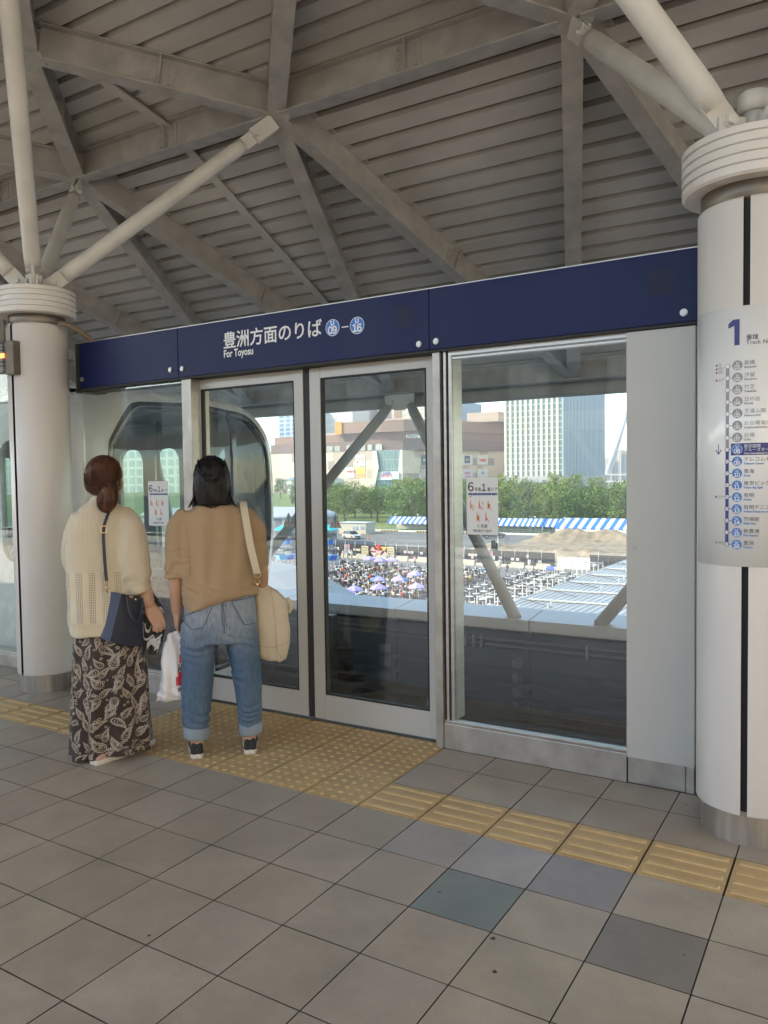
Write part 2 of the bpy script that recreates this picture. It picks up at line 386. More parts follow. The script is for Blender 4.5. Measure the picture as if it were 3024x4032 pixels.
# door leaves
def leaf(x0, x1, l, r, gasket_left):
    b = MB(); y0, y1 = .915, .955; zb, zt = .012, 2.098
    b.bevbox(x0, x0+l, y0, y1, zb, zt, .003).bevbox(x1-r, x1, y0, y1, zb, zt, .003)
    b.box(x0+l, x1-r, y0+.0015, y1-.001, zb, .160).box(x0+l, x1-r, y0+.0015, y1-.001, 2.038, zt)
    # dark glazing bead
    for a, c_, z0, z1 in ((x0+l, x0+l+.012, .16, 2.038), (x1-r-.012, x1-r, .16, 2.038)): b.box(a, c_, y0+.006, y1-.006, z0, z1, 1)
    b.box(x0+l+.012, x1-r-.012, y0+.006, y1-.006, .160, .170, 1).box(x0+l+.012, x1-r-.012, y0+.006, y1-.006, 2.028, 2.038, 1)
    g = x1 if not gasket_left else x0-.024
    b.box(g, g+.024, y0+.006, y1-.004, zb, zt-.004, 1)
    d = b.build('door_leaf', [M_ALU, M_RUB], ps)
    MB().box(x0+l+.012, x1-r-.012, .930, .938, .170, 2.028).build('glass_pane', M_GLASS, d)
    return d
d1 = leaf(-2.748, -1.853, .062, .068, False)
d2 = leaf(-1.805, -.962, .078, .06, True)
MB().box(-2.76, -.9, .90, 1.02, -.012, .004).build('door_sill', mat('sill_metal', (.10, .095, .09), .5, .4, var=.2), ps)
# fixed panes
def fixed(x0, x1, zb, zt=2.1, y=.868):
    p = MB().box(x0, x1, y, y+.008, zb, zt).build('fixed_pane', M_GLASS, ps); return p
f_r = fixed(-.842, .058, .152)
MB().box(-.842, .06, .856, .90, 2.078, 2.102).box(-.842, .06, .862, .90, 2.06, 2.07).build('top_track', M_STEEL, ps)
f_l = fixed(-3.79, -2.776, .152)
for x0, x1 in ((-.898, .0602), (-3.80, -2.7765)):
    MB().bevbox(x0, x1, .842, .90, 0, .138, .003).bevbox(x0, x1, .850, .892, .1385, .152, .002).build('kick_plate', M_STEELW, ps)
cp = MB().bevbox(.0612, .362, .838, 1.0, .122, 2.098, .004).build('cover_panel', M_ALU, ps)
c = MB(); c.prism(disc((.1, 1.11), .011, 20), lambda a, z, d: (a, .838-d, z), 0, .004); c.prism(disc((.1, 1.11), .0055, 14), lambda a, z, d: (a, .834-d, z), 0, .003); face_mesh(c.build('lock', M_STEEL, cp))
MB().bevbox(.0645, .322, .850, .99, 0, .1215, .003).bevbox(.3255, .36, .846, .99, 0, .1215, .003).build('kick_plate', M_STEELW, ps)
MB().box(.362, .43, .87, 1.0, 0, 2.43).build('gap_filler', M_RUB, ps)
# stickers on the glass (each seen from the platform side)
M_STK = mat('white_sticker', (.70, .70, .68), .5); M_INK = mat('dark_ink', (.05, .05, .055), .6); M_ORA = mat('orange_ink', (.72, .22, .055), .6); M_RED = mat('red_ink', (.60, .06, .05), .6); M_STKN = mat('navy_ink', (.03, .045, .2), .6)
def seat_sticker(parent, x0, x1, z0, z1, y):
    w = x1-x0; h = z1-z0
    f = lambda a, b, d: (x0+a*w, y-d, z0+b*h)
    c = MB(); asp = w/h
    P = [(a/w, b/h) for a, b in rrect(0, w, 0, h, .006)]
    c.prism(P, f, .0002, .0008, 0)
    g = lambda a, b, d=0: (x0+a*w, y-.0010, z0+b*h)
    def T(s, a, b, size, al='LEFT', off=.0003, sx=.9, m=1): c.text(s, lambda p, q, d: (x0+a*w+p, y-.0010, z0+b*h+q), size, m, off=off, align=al, sx=sx)
    c.digits('6', lambda a, b, d: (x0+.135*w+a, y-.001, z0+.765*h+b), .060, 1, off=.0012); T('号車', .25, .765, .022); c.digits('1', lambda a, b, d: (x0+.555*w+a, y-.001, z0+.765*h+b), .048, 1, off=.0010); T('番ドア', .66, .765, .0215)
    for k in range(6):
        a0 = .06+.148*k; c.add([g(a0, .69), g(a0+.135, .69), g(a0+.135, .728), g(a0, .728)], [(0, 1, 2, 3)], 3)
        c.text(str(6-k), lambda p, q, d: (x0+(a0+.068)*w+p, y-.0014, z0+.697*h+q), .011, 0, align='CENTER')
    c.add([g(.945, .68), g(.985, .709), g(.945, .738)], [(0, 1, 2)], 3)
    c.add([g(.09, .655), g(.17, .655), g(.13, .678)], [(0, 1, 2)], 4)
    def fig(a, b, s, kind):
        P = lambda u, v: g(a+u*s/asp*.43, b+v*s)
        c.add([P(.28+.13*math.cos(t*.5236), .90+.10*math.sin(t*.5236)) for t in range(12)], [tuple(range(12))], 2)
        c.add([P(.12, .76), P(.42, .76), P(.50, .36), P(.14, .30)], [(0, 1, 2, 3)], 2)
        c.add([P(.16, .42), P(.80, .36), P(.80, .26), P(.14, .28)], [(0, 1, 2, 3)], 2)
        c.add([P(.70, .34), P(.80, .34), P(.96, .02), P(.82, .02)], [(0, 1, 2, 3)], 2)
        c.add([P(-.02, .22), P(.55, .22), P(.55, .17), P(-.02, .17)], [(0, 1, 2, 3)], 2)
        if kind == 0: c.add([P(.42, .58), P(1.1, .52), P(1.1, .46), P(.42, .50)], [(0, 1, 2, 3)], 2); c.add([P(1.05, .5), P(1.1, .5), P(1.1, .02), P(1.05, .02)], [(0, 1, 2, 3)], 2)
        if kind == 1: c.add([P(.95, .85), P(1.2, .85), P(1.13, .6), P(1.02, .6)], [(0, 1, 2, 3)], 2); c.add([P(1.05, .6), P(1.1, .6), P(1.1, .02), P(1.05, .02)], [(0, 1, 2, 3)], 2)
        if kind == 2: c.add([P(.55+.22*math.cos(t*.5236), .50+.17*math.sin(t*.5236)) for t in range(12)], [tuple(range(12))], 2)
        if kind == 3: c.add([P(.62+.15*math.cos(t*.5236), .66+.12*math.sin(t*.5236)) for t in range(12)], [tuple(range(12))], 2); c.add([P(.42, .6), P(.75, .55), P(.75, .34), P(.42, .34)], [(0, 1, 2, 3)], 2)
        if kind == 4: c.add([P(.22+.1*math.cos(t*.5236), .64+.08*math.sin(t*.5236)) for t in range(12)], [tuple(range(12))], 0)
    for k in range(3): fig(.09+.28*k, .42, .185, k)
    for k in range(2): fig(.30+.28*k, .205, .185, 3+k)
    T('優先席', .50, .125, .021, 'CENTER'); T('PRIORITY SEAT', .50, .045, .0182, 'CENTER', sx=.86)
    return c.build('seat_sticker', [M_STK, M_INK, M_ORA, M_STKN, M_RED], parent)
seat_sticker(f_l, -3.140, -2.950, 1.147, 1.447, .868)
seat_sticker(f_r, -.765, -.589, 1.147, 1.442, .868)
# no-touch sticker
c = MB(); f = lambda a, b, d=0: (a, .9298-d, b)
c.prism(rrect(-1.056, -1.0, .821, .909, .003), f, 0, .0006, 0)
ribbon(c, disc((-1.028, .878), .0185, 32), .0045, lambda a, b: (a, .9288, b), 2, True)
hand = [(-.010, -.010), (-.012, .0), (-.016, .004), (-.0145, .006), (-.009, .003), (-.009, .012), (-.006, .012), (-.005, .004), (-.004, .0145), (-.001, .0145), (0, .004), (.002, .0135), (.0048, .0135), (.005, .003), (.007, .010), (.0095, .010), (.010, 0), (.009, -.007), (.006, -.012), (-.006, -.012)]
ribbon(c, [(-1.028+a*1.05, .878+b*1.05) for a, b in hand], .0017, lambda a, b: (a, .9287, b), 1, True)
c.add([(-1.0412, .9286, .8905), (-1.0388, .9286, .8932), (-1.0148, .9286, .8655), (-1.0172, .9286, .8628)], [(0, 1, 2, 3)], 2)
c.text('ドアに注意', lambda a, b, d: (-1.028+a, .9288, .841+b), .0108, 1, align='CENTER', off=.0003); c.text('CAUTION', lambda a, b, d: (-1.028+a, .9288, .8285+b), .0085, 1, align='CENTER', sx=.9)
c.build('caution_sticker', [M_STK, M_INK, M_RED], d2)
M_TRI = mat('triangle_film', (.36, .35, .30), .6); M_TEAL = mat('teal_ink', (.02, .20, .33), .5); M_DRED = mat('dull_red_ink', (.42, .08, .05), .6)
for cx, par in ((-1.989, d1), (-1.643, d2)):
    c = MB(); f = lambda a, b, d=0: (cx+a, .9298-d, b)
    c.prism([(-.044, 1.157), (.044, 1.157), (0.004, 1.242), (-.004, 1.242)], f, 0, .0006, 0)
    c.prism([(-.0065, 1.224), (.0065, 1.224), (.0035, 1.178), (-.0035, 1.178)], f, .0007, .0010, 1)
    c.prism(disc((0, 1.167), .0052, 14), f, .0007, .0010, 1)
    c.text('注', lambda a, b, d: (cx-.029+a, .9287, 1.1745+b), .018, 2, off=.0004); c.text('意', lambda a, b, d: (cx+.010+a, .9287, 1.1745+b), .018, 2, off=.0004)
    c.build('warning_sticker', [M_TRI, M_TEAL, M_DRED], par)
c = MB().box(-1.043, -1.013, .9290, .9298, .184, .217); ribbon(c, [(-1.028+.008*math.cos(t*.4), .202+.009*math.sin(t*.4)) for t in range(2, 14)], .003, lambda a, b: (a, .9287, b), 1)
c.build('door_label', [mat('teal_label', (.03, .26, .27), .5), M_STK], d2)

# the next section of screen, beyond the left column
ps2 = thing('platform_screen', 'narrow strip of glass platform screen left of the left column', 'platform screen', (-5.6, .9, 0))
MB().box(-6.4, -4.33, .868, .876, .11, 2.42).build('fixed_pane', M_GLASS, ps2)
MB().bevbox(-6.4, -4.30, .842, .98, 0, .098, .003).bevbox(-6.4, -4.3, .855, .98, .0985, .115, .002).build('kick_plate', M_STEELW, ps2)
MB().bevbox(-4.33, -4.25, .842, .98, .115, 2.42, .003).build('post', M_STEEL, ps2)
MB().bevbox(-9.5, -6.4, .842, 1.0, 0, 2.42, .003).build('cover_panel', M_ALU, ps2)

# ------------------------------------------------------------------ columns
HUB1 = [(-5.128+2.275*k, 1.89, 4.155) for k in range(-1, 5)]
def column(cx, cy, label, sleeve):
    t = thing('platform_column', label, 'column', (cx, cy, 0), 'columns carrying the station roof')
    R = .205 if cx > 0 else .198; dz = -.030 if cx > 0 else .020
    g = rad(3.4)   # half-width of the joint between the two cladding shells (faces the platform)
    sh = MB()
    for a0, a1 in ((-math.pi/2+g, math.pi/2-g), (math.pi/2+g, 1.5*math.pi-g)):
        sh.lathe((cx, cy), [(R-.03, .12), (R-.004, .12), (R, .126), (R, 2.50+dz), (R-.012, 2.512+dz), (R-.03, 2.512+dz)], 40, 0, a0, a1)
    sh.lathe((cx, cy), [(R-.022, .02), (R-.022, 2.53)], 40, 1)
    sh.build('shaft', [M_COLW, M_RUB], t)
    MB().lathe((cx, cy), [(R-.018, 0), (R-.018, .135)], 48).build('base_ring', mat('base_metal', (.46, .43, .39), .30, .75, var=.2, stretch=(6, 6, .5)), t)
    MB().lathe((cx, cy), [(R-.02, 2.505+dz), (R-.012, 2.515+dz), (R-.012, 2.575+dz), (R-.02, 2.58+dz)], 48).build('neck_ring', mat('neck_metal', (.20, .175, .145), .4, .7, var=.2), t)
    pr = [(R-.03, 2.572+dz), (R+.05, 2.572+dz), (R+.060, 2.580+dz)]
    z = 2.580+dz
    for k in range(5):
        pr += [(R+.061, z), (R+.061, z+.025)]
        if k < 4: pr += [(R+.050, z+.0275), (R+.050, z+.0335), (R+.061, z+.036)]
        z += .036
    pr += [(R+.055, z-.008), (R-.05, z-.005), (0, z-.002)]
    cl = MB().lathe((cx, cy), pr, 64, smooth=False)
    cl.build('ringed_collar', M_COLW, t)
    top = 2.755+dz
    pk = MB()     # cleats, pins and a central stub
    pk.lathe((cx, cy), [(.11, top-.02), (.11, top+.012), (0, top+.012)], 24)
    pk.tube((cx, cy, top), (cx, cy, top+.13), .045, .045, 20); pk.lathe((cx, cy), [(.045, top+.13), (.062, top+.13), (.062, top+.20), (.055, top+.205), (0, top+.205)], 20)
    cle = pk.build('head_plate', M_STRUT, t)
    ends = [(cx+1.1375, 1.89, 4.14), (cx-1.1375, 1.89, 4.14), (cx+1.1375, -.31, 4.42), (cx-1.1375, -.31, 4.42)]
    for e in ends:
        e = Vector(e); base = Vector((cx, cy, 2.815+dz*.7)); d = Vector((e.x-cx, e.y-cy, 0)).normalized()
        p0 = base + d*.105; ax = (e-p0).normalized(); L = (e-p0).length-.10
        b = MB(); b.path([p0+ax*.10, p0+ax*.17, p0+ax*(L-.30), p0+ax*(L-.22)], [.050, .055, .055, .050], 20)
        side = ax.cross(Vector((0, 0, 1))).normalized(); up = side.cross(ax).normalized()
        b.obox(p0+ax*.07, ax*.12, side*.010, up*.052); b.obox(p0+ax*(L-.15), ax*.09, side*.010, up*.048)
        st = b.build('strut', M_STRUT, t)
        c = MB()
        for q in (p0+ax*.02, p0+ax*(L-.10)):
            c.tube(q-side*.034, q+side*.034, .030, .030, 6, smooth=False); c.tube(q-side*.052, q+side*.052, .021, .021, 6, smooth=False)
        c.build('pin', M_STRUT, st)
        c = MB()      # cleat plates standing on the collar and hanging from the roof node
        for s in (-1, 1):
            c.obox(p0+side*s*.0195+Vector((0, 0, -.022)), d*.055, side*.007, Vector((0, 0, .055)))
            c.obox(p0+ax*(L-.02)+side*s*.0195, ax*.10, side*.007, up*.058)
        c.build('cleat', M_STRUT, t)
    return t
colL = column(-3.935, .622, 'white round column at the left, beside the header end, with an orange lit lamp box', 0)
colR = column(.615, .61, 'white round column at the right carrying the station list sign', 1)

# wrap-round station list on the right column
RM = .2115; CRX, CRY = .615, .61
rs = thing('station_list_sign', 'white wrap around sign headed 1 with a vertical list of sixteen stations', 'sign', (CRX, CRY, 1.58))
b = MB().lathe((CRX, CRY), [(.206, 1.09), (RM, 1.09), (RM, 2.072), (.206, 2.072)], 48, 0, rad(-152), rad(-28))
M_SIGN = mat('sign_white', (.82, .83, .82), .22, coat=.3)
sg = b.build('sign_sheet', M_SIGN, rs)
def cy_map(a0, z0, lift=.0010):
    return lambda a, b, d=0: (CRX+(RM+lift)*math.cos(rad(a0)+a/RM), CRY+(RM+lift)*math.sin(rad(a0)+a/RM), z0+b)
M_SGR = mat('sign_grey', (.30, .30, .32), .5); M_SGT = mat('sign_grey_text', (.27, .27, .29), .5); M_SNV = mat('sign_navy', (.035, .045, .20), .45); M_SBL = mat('sign_blue', (.075, .20, .52), .45); M_SDK = mat('sign_dark', (.10, .10, .15), .5); M_LRED = mat('sign_red', (.45, .05, .06), .5)
c = MB()
f1 = cy_map(-100.8, 1.927)
for P_ in ([(-.001, 0), (.0175, 0), (.0175, .097), (-.001, .097)], [(-.001, .097), (-.001, .074), (-.0235, .066), (-.0235, .083), (-.006, .097)]): c.add([f1(*p) for p in P_], [tuple(range(len(P_)))], 0)
c.text('番線', cy_map(-90, 1.945), .021, 1, off=.0002); c.text('Track Number', cy_map(-90, 1.926), .0215, 1)
c.build('heading', [M_SNV, M_SDK], rs)
stn = ['新橋|Shimbashi', '汐留|Shiodome', '竹芝|Takeshiba', '日の出|Hinode', '芝浦ふ頭|Shibaura-futō', 'お台場海浜公園|Odaiba-kaihinkōen', '台場|Daiba', '東京国際クルーズターミナル|Tokyo International Cruise Terminal', 'テレコムセンター|Telecom Center', '青海|Aomi', '東京ビッグサイト|Tokyo Big Sight', '有明|Ariake', '有明テニスの森|Ariake-Tennis-no-mori', '市場前|Shijō-mae', '新豊洲|Shin-toyosu', '豊洲|Toyosu']
mins = {8: '2', 9: '4', 10: '6', 11: '8', 12: '10', 13: '12', 14: '13', 15: '15'}
zt, dz = 1.8515, .0452
LA = -107.8; w2 = .0065
def strip(c, a0, a1, z0, z1, m, lift=.0008, k=1):
    f = cy_map(0, 0, lift)
    for q in range(k):
        s0 = rad(a0+(a1-a0)*q/k)*RM; s1 = rad(a0+(a1-a0)*(q+1)/k)*RM
        c.add([f(s0, z0), f(s1, z0), f(s1, z1), f(s0, z1)], [(0, 1, 2, 3)], m)
c = MB()
strip(c, LA-1.75, LA+1.75, zt-7*dz, zt, 1); strip(c, LA-1.75, LA+1.75, zt-15*dz, zt-7*dz, 0)
strip(c, -104, -40, zt-7*dz-.0225, zt-7*dz+.0225, 0, .0007, 12)
fc0 = cy_map(0, 0, .0013)
for k in range(16):
    z = zt-k*dz; col = 1 if k < 7 else 3
    strip(c, LA, -101, z-.0012, z+.0012, 1 if k < 7 else 0, .0008)
    def ring(a, r, m, lift):
        f = cy_map(0, 0, lift); c.add([f(rad(a)*RM+r*math.cos(t*.2618), z+r*math.sin(t*.2618)) for t in range(24)], [tuple(range(24))], m)
    ring(LA, .0092, 1 if k < 7 else 0, .0011); ring(LA, .0072, 4, .0014)
    if k in mins: c.digits(mins[k], cy_map(LA, z-.0042, .0018), .0115, 0)
    if k == 7: ring(-97.9, .0192, 4, .0011); ring(-97.9, .0180, 3, .0014)
    else: ring(-97.9, .0182, col, .0011)
    c.text('U', cy_map(-97.9, z+.0035, .0018), .013, 4, align='CENTER', off=.0005)
    c.digits('%02d' % (k+1), cy_map(-97.9, z-.0132, .0018), .0195, 4, off=.0006)
    jp, en = stn[k].split('|')
    tm = 2 if k < 7 else (4 if k == 7 else 5)
    if k == 7:
        c.text('東京国際', cy_map(-91.6, z+.006, .0013), .0145, 4); c.text('クルーズターミナル', cy_map(-91.6, z-.0075, .0013), .0145, 4); c.text(en, cy_map(-91.6, z-.0185, .0013), .0085, 4, off=.0002)
    else:
        c.text(jp, cy_map(-91.6, z+.0005, .0013), .0185, tm); c.text(en, cy_map(-91.6, z-.0125, .0013), .0105, 2 if k < 7 else 3, off=.0003)
strip(c, -117.9, -117.0, 1.522, 1.556, 0)
f = cy_map(-117.4, 0, .0010)
c.add([f(-.0135, 1.534), f(-.0105, 1.537), f(0, 1.522), f(0, 1.516)], [(0, 1, 2, 3)], 0); c.add([f(.0135, 1.534), f(.0105, 1.537), f(0, 1.522), f(0, 1.516)], [(0, 1, 2, 3)], 0)
for zc, cm, tx in ((zt+.008, 5, 'JR線|JR Line'), (zt-.006, 6, '銀座線|Ginza Line'), (zt-.020, 6, '浅草線|Asakusa Line'), (zt-dz-.004, 6, '大江戸線|Oedo Line'), (zt-11*dz, 0, 'りんかい線|Rinkai Line'), (zt-15*dz+.004, 7, '有楽町線|Yurakucho Line')):
    f = cy_map(-120, zc, .0011); c.add([f(.0042*math.cos(t*.5236), .0042*math.sin(t*.5236)) for t in range(12)], [tuple(range(12))], cm)
    a_, b_ = tx.split('|'); c.text(a_, cy_map(-118, zc, .0011), .0062, 5); c.text(b_, cy_map(-118, zc-.0052, .0011), .0045, 5)
c.build('station_list', [M_SNV, M_SGR, M_SGT, M_SBL, M_SIGN, M_SDK, M_LRED, mat('sign_gold', (.45, .25, .10), .5)], rs)

# signal lamp box on the left column
lb = thing('signal_lamp', 'grey metal lamp box with an orange light strip on the left column', 'signal lamp', (-3.95, .40, 2.29))
MB().bevbox(-3.955, -3.862, .385, .44, 2.178, 2.402, .004).build('housing', mat('grime_metal', (.17, .15, .115), .55, .3, var=.25), lb)
MB().bevbox(-4.045, -3.957, .375, .435, 2.19, 2.395, .012).build('lamp_body', mat('smoky_case', (.10, .095, .085), .35, var=.2), lb)
for z in (2.235, 2.262, 2.34, 2.362): MB().box(-4.047, -3.957, .372, .44, z, z+.006).build('fin', M_RUB, lb)
MB().box(-4.048, -3.958, .3735, .44, 2.292, 2.322).build('lamp_lens', mat('orange_lamp', (.9, .2, .03), .4, emit=(1.0, .16, .03, 1.6)), lb)
MB().path([(-3.99, .40, 2.40), (-3.985, .395, 2.44), (-3.99, .40, 2.50), (-4.02, .43, 2.55), (-4.06, .46, 2.56)], .014, 10).build('conduit', mat('conduit_grey', (.22, .20, .165), .6, bump=.5, bscale=300), lb)
MB().path([(-3.70, .62, 2.53), (-3.66, .66, 2.525), (-3.63, .74, 2.49), (-3.62, .82, 2.44), (-3.62, .9, 2.40)], .017, 10).build('cable_conduit', mat('conduit_brown', (.20, .15, .10), .6), colL)
# ------------------------------------------------------------------ station roof: hubs, beams, deck, eave, braces
rf = thing('station_roof', 'light grey ribbed metal station roof on a net of steel beams', 'roof', (-1.7, 1.5, 4.2))
def zb(y):      # underside of the beams
    P = [(-6.0, 4.62), (-1.24, 4.50), (-.31, 4.43), (.62, 4.36), (1.89, 4.155), (5.45, 2.47)]
    for (a, za), (b, zb_) in zip(P, P[1:]):
        if y <= b: return za+(zb_-za)*(y-a)/(b-a)
    return P[-1][1]
BH = .245
rows = [(-3.10, 0), (-2.17, 1), (-1.24, 0), (-.31, 1), (.62, 0), (1.89, 1), (5.45, 0)]
XA = -3.935
def hubs(r): return [XA+(1.1375 if rows[r][1] else 0)+2.275*k for k in range(-4, 4)]
def beam(p, q, w=.135, h=BH, trim=.06, nm='beam'):
    p = Vector(p); q = Vector(q); ax = (q-p); L = ax.length; ax.normalize()
    side = ax.cross(Vector((0, 0, 1))).normalized(); up = side.cross(ax).normalized()
    b = MB(); c = (p+q)/2; hl = L/2-trim
    b.obox(c+up*.006, ax*hl, side*(w/2), up*.006)
    b.obox(c+up*(.012+h/2-.012), ax*hl, side*.0055, up*(h/2-.012))
    b.obox(c+up*(h-.006), ax*hl, side*(w/2*.9), up*.006)
    b.obox(c+up*(h*.5), ax*.006, side*(w/2*.82), up*(h/2-.014))
    for s in (-1, 1):                      # bolted splice plates at mid-span
        b.obox(c+up*(h*.5)+side*s*.009, ax*.11, side*.003, up*(h*.36))
        for a in (-.07, .07):
            for k in (-1, 0, 1): b.tube(c+ax*a+up*(h*.5+k*.065)+side*s*.011, c+ax*a+up*(h*.5+k*.065)+side*s*.019, .008, .008, 6, smooth=False)
    return b.build(nm, M_BEAM, rf)
def hub(x, y, z):
    b = MB(); n = 24
    pr = [(x+.115*(1+.18*math.cos(6*2*math.pi*i/n))*math.cos(2*math.pi*i/n), y+.10*(1+.18*math.cos(6*2*math.pi*i/n))*math.sin(2*math.pi*i/n)) for i in range(n)]
    b.prism(pr, lambda a, c, d: (a, c, z-.004+d+(zb(c)-zb(y))), 0, .016)
    b.tube((x, y, z+.01), (x, y, z+BH-.01), .065, .065, 14)
    face_mesh(b.build('hub', M_BEAM, rf))
XR = 4.2
for r, (y, odd) in enumerate(rows):
    for x in hubs(r):
        if x > XR: continue
        z = zb(y)
        hub(x, y, z)
        if r+1 < len(rows):
            y2 = rows[r+1][0]
            for dx in (-1.1375, 1.1375):
                if x+dx < XR: beam((x, y, z), (x+dx, y2, zb(y2)))
    if r in (5,):
        for x in hubs(r):
            if x+2.275 < XR: beam((x, y, zb(y)), (x+2.275, y, zb(y)))
# straight purlins above the column lines
for k in (-1, 0, 1):
    x = XA+4.55*k
    for a, b_ in ((.62, 1.89), (1.89, 5.45)):
        p = Vector((x, a, zb(a)+.215)); q = Vector((x, b_, zb(b_)+.215)); ax = (q-p).normalized(); up = Vector((1, 0, 0)).cross(ax)
        b = MB(); b.obox((p+q)/2, Vector((.045, 0, 0)), ax*((q-p).length/2), up*.006); b.obox((p+q)/2+up*.02, Vector((.005, 0, 0)), ax*((q-p).length/2), up*.02)
        b.build('purlin', M_DECK, rf)
# ribbed deck
pts = []
segs = [(-6.0, -1.24), (-1.24, -.31), (-.31, .62), (.62, 1.89), (1.89, 5.62)]
P = .178
prof = []
for y0, y1 in segs:
    a = Vector((0, y0, zb(y0)+BH)); e = Vector((0, y1, zb(min(y1, 5.45))+BH - (.17*.473 if y1 > 5.45 else 0)))
    ax = (e-a); L = ax.length; ax.normalize(); up = Vector((0, -ax.z, ax.y))
    n = max(1, round(L/P)); pp = L/n
    for k in range(n):
        s = k*pp
        for ds, h in ((0, 0), (pp*.70, 0), (pp*.715, .055), (pp*.985, .055)):
            prof.append(a+ax*(s+ds)+up*h)
prof.append(e)
X0, X1 = -28.0, 5.2
b = MB(); n = len(prof)
xs = [X0, -14, -9] + [-9+1.2*k for k in range(1, 12)] + [X1]
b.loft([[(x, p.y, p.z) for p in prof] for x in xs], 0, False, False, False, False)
for i in range(len(b.f)):                     # recessed slots between the painted panels: shade and grime put into a dark brown
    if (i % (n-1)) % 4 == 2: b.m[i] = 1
b.build('ribbed_deck', [M_DECK, mat('slot_shade_grime', (.135, .11, .085), .65, var=.35, scale=2.5, detail=8)], rf)
b = MB()
top = [(y, zb(min(y, 5.45))+BH+.16-(.05 if y > 5.5 else 0)) for y in (-6.02, -1.24, -.31, .62, 1.89, 5.70)]
b.loft([[(x, y, z) for y, z in top] + [(x, y, z+.05) for y, z in reversed(top)] for x in (X0, X1)], 0, True, True, False, True)
face_mesh(b.build('roof_skin', mat('roof_outer', (.5, .5, .5), .5), rf))
# eave beam, gutter
b = MB()
b.box(X0, X1, 5.37, 5.56, 2.47, 2.482).box(X0, X1, 5.459, 5.471, 2.482, 2.70).box(X0, X1, 5.38, 5.55, 2.70, 2.712)
b.build('eave_beam', M_BEAM, rf)
b = MB(); b.bevbox(X0, X1, 5.575, 5.80, 2.33, 2.46, .012).box(X0, X1, 5.60, 5.80, 2.462, 2.60)
b.build('gutter', mat('gutter_paint', (.33, .315, .28), .6, var=.2, scale=3), rf)
# outer diagonal braces hanging from gussets on every column line
def vbrace(x, y, zt, zlow, sgn=1):
    g = MB(); g.prism([(x-.21, zt+.02), (x+.21, zt+.02), (x+.19, zt-.12), (x+.06, zt-.17), (x-.06, zt-.17), (x-.19, zt-.12)], lambda a, c, d: (a, y-.055*sgn+d, c), -.008, .008)
    for dx in (-.125, .125): g.tube((x+dx, y-.09*sgn, zt-.075), (x+dx, y+.02, zt-.075), .036, .036, 14)
    face_mesh(g.build('gusset_plate', M_STRUT, rf))
    for s in (-1, 1):
        p = Vector((x+s*.105, y-.03, zt-.06)); q = Vector((x+s*1.86, 4.46, .03))
        ax = (q-p).normalized(); L = (q-p).length
        b = MB(); b.path([p+ax*.02, p+ax*.14, p+ax*.20, q], [.03, .055, .062, .062], 20); b.obox(p+ax*.06, ax*.10, Vector((0, .012, 0)), ax.cross(Vector((0, 1, 0)))*.05)
        b.build('brace', mat('brace_paint', (.40, .395, .375), .5, var=.12, scale=4) if 'brace_paint' not in bpy.data.materials else bpy.data.materials['brace_paint'], rf)
for k in (-2, -1, 0, 1): vbrace(-3.80+4.55*k, 5.47, 2.44, -1.35)

# ------------------------------------------------------------------ guideway
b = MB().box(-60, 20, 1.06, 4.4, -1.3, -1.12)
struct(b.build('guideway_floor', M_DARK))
b = MB()
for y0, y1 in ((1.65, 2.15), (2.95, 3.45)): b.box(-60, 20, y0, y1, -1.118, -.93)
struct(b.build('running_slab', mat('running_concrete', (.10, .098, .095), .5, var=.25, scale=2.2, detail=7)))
def parapet(y0, lab, sg=1):
    t = thing('parapet_wall', lab, 'wall', (-2, y0, -1.2))
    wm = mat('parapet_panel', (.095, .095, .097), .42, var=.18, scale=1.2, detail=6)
    x = -3.29-1.52*14; P = []
    while x < 16:
        w = MB(); ya, yb = sorted((y0, y0+sg*.10)); w.box(x+.008, x+1.512, ya, yb, -1.3, -.075)
        P.append((x, w)); x += 1.52
    allw = MB(); cap = MB()
    for x, w in P:
        allw.v, allw.f, allw.m, allw.sm = allw.v, allw.f, allw.m, allw.sm
        allw.add(w.v, w.f, 0)
        z0, z1 = .038, .085
        prof = [(y0-sg*.025, -.055), (y0-sg*.025, z0), (y0+sg*.40, z1), (y0+sg*.42, z1-.01), (y0+sg*.42, -.1), (y0, -.1), (y0, -.055)]
        cap.loft([[(xx, y, z) for y, z in prof] for xx in (x+.006, x+1.514)], 0, True, True, False, True)
    allw.box(-25, 16, min(y0+sg*.101, y0+sg*.35), max(y0+sg*.101, y0+sg*.35), -1.3, -.10, 1)
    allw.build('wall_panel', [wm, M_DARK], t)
    face_mesh(cap.build('coping', mat('pale_coping', (.52, .53, .55), .32, .2, var=.06, scale=2) if 'pale_coping' not in bpy.data.materials else bpy.data.materials['pale_coping'], t))
    return t
parapet(4.4, 'dark guideway parapet with a pale metal coping, seen through the doors')
M_RAIL = mat('rail_steel', (.12, .12, .125), .4, .6, var=.2)
gr = thing('conductor_rail', 'dark stack of conductor rails fixed along the guideway parapet', 'rail', (-2, 4.25, -.6))
for z in (-.42, -.56, -.70):
    MB().box(-25, 16, 4.20, 4.26, z-.035, z).box(-25, 16, 4.26, 4.30, z-.03, z-.012).build('rail', M_RAIL, gr)
x = -9.5
while x < 1: MB().box(x, x+.06, 4.26, 4.398, -.80, -.34).build('bracket', mat('bracket_grey', (.17, .17, .17), .5) if 'bracket_grey' not in bpy.data.materials else bpy.data.materials['bracket_grey'], gr); x += 1.52

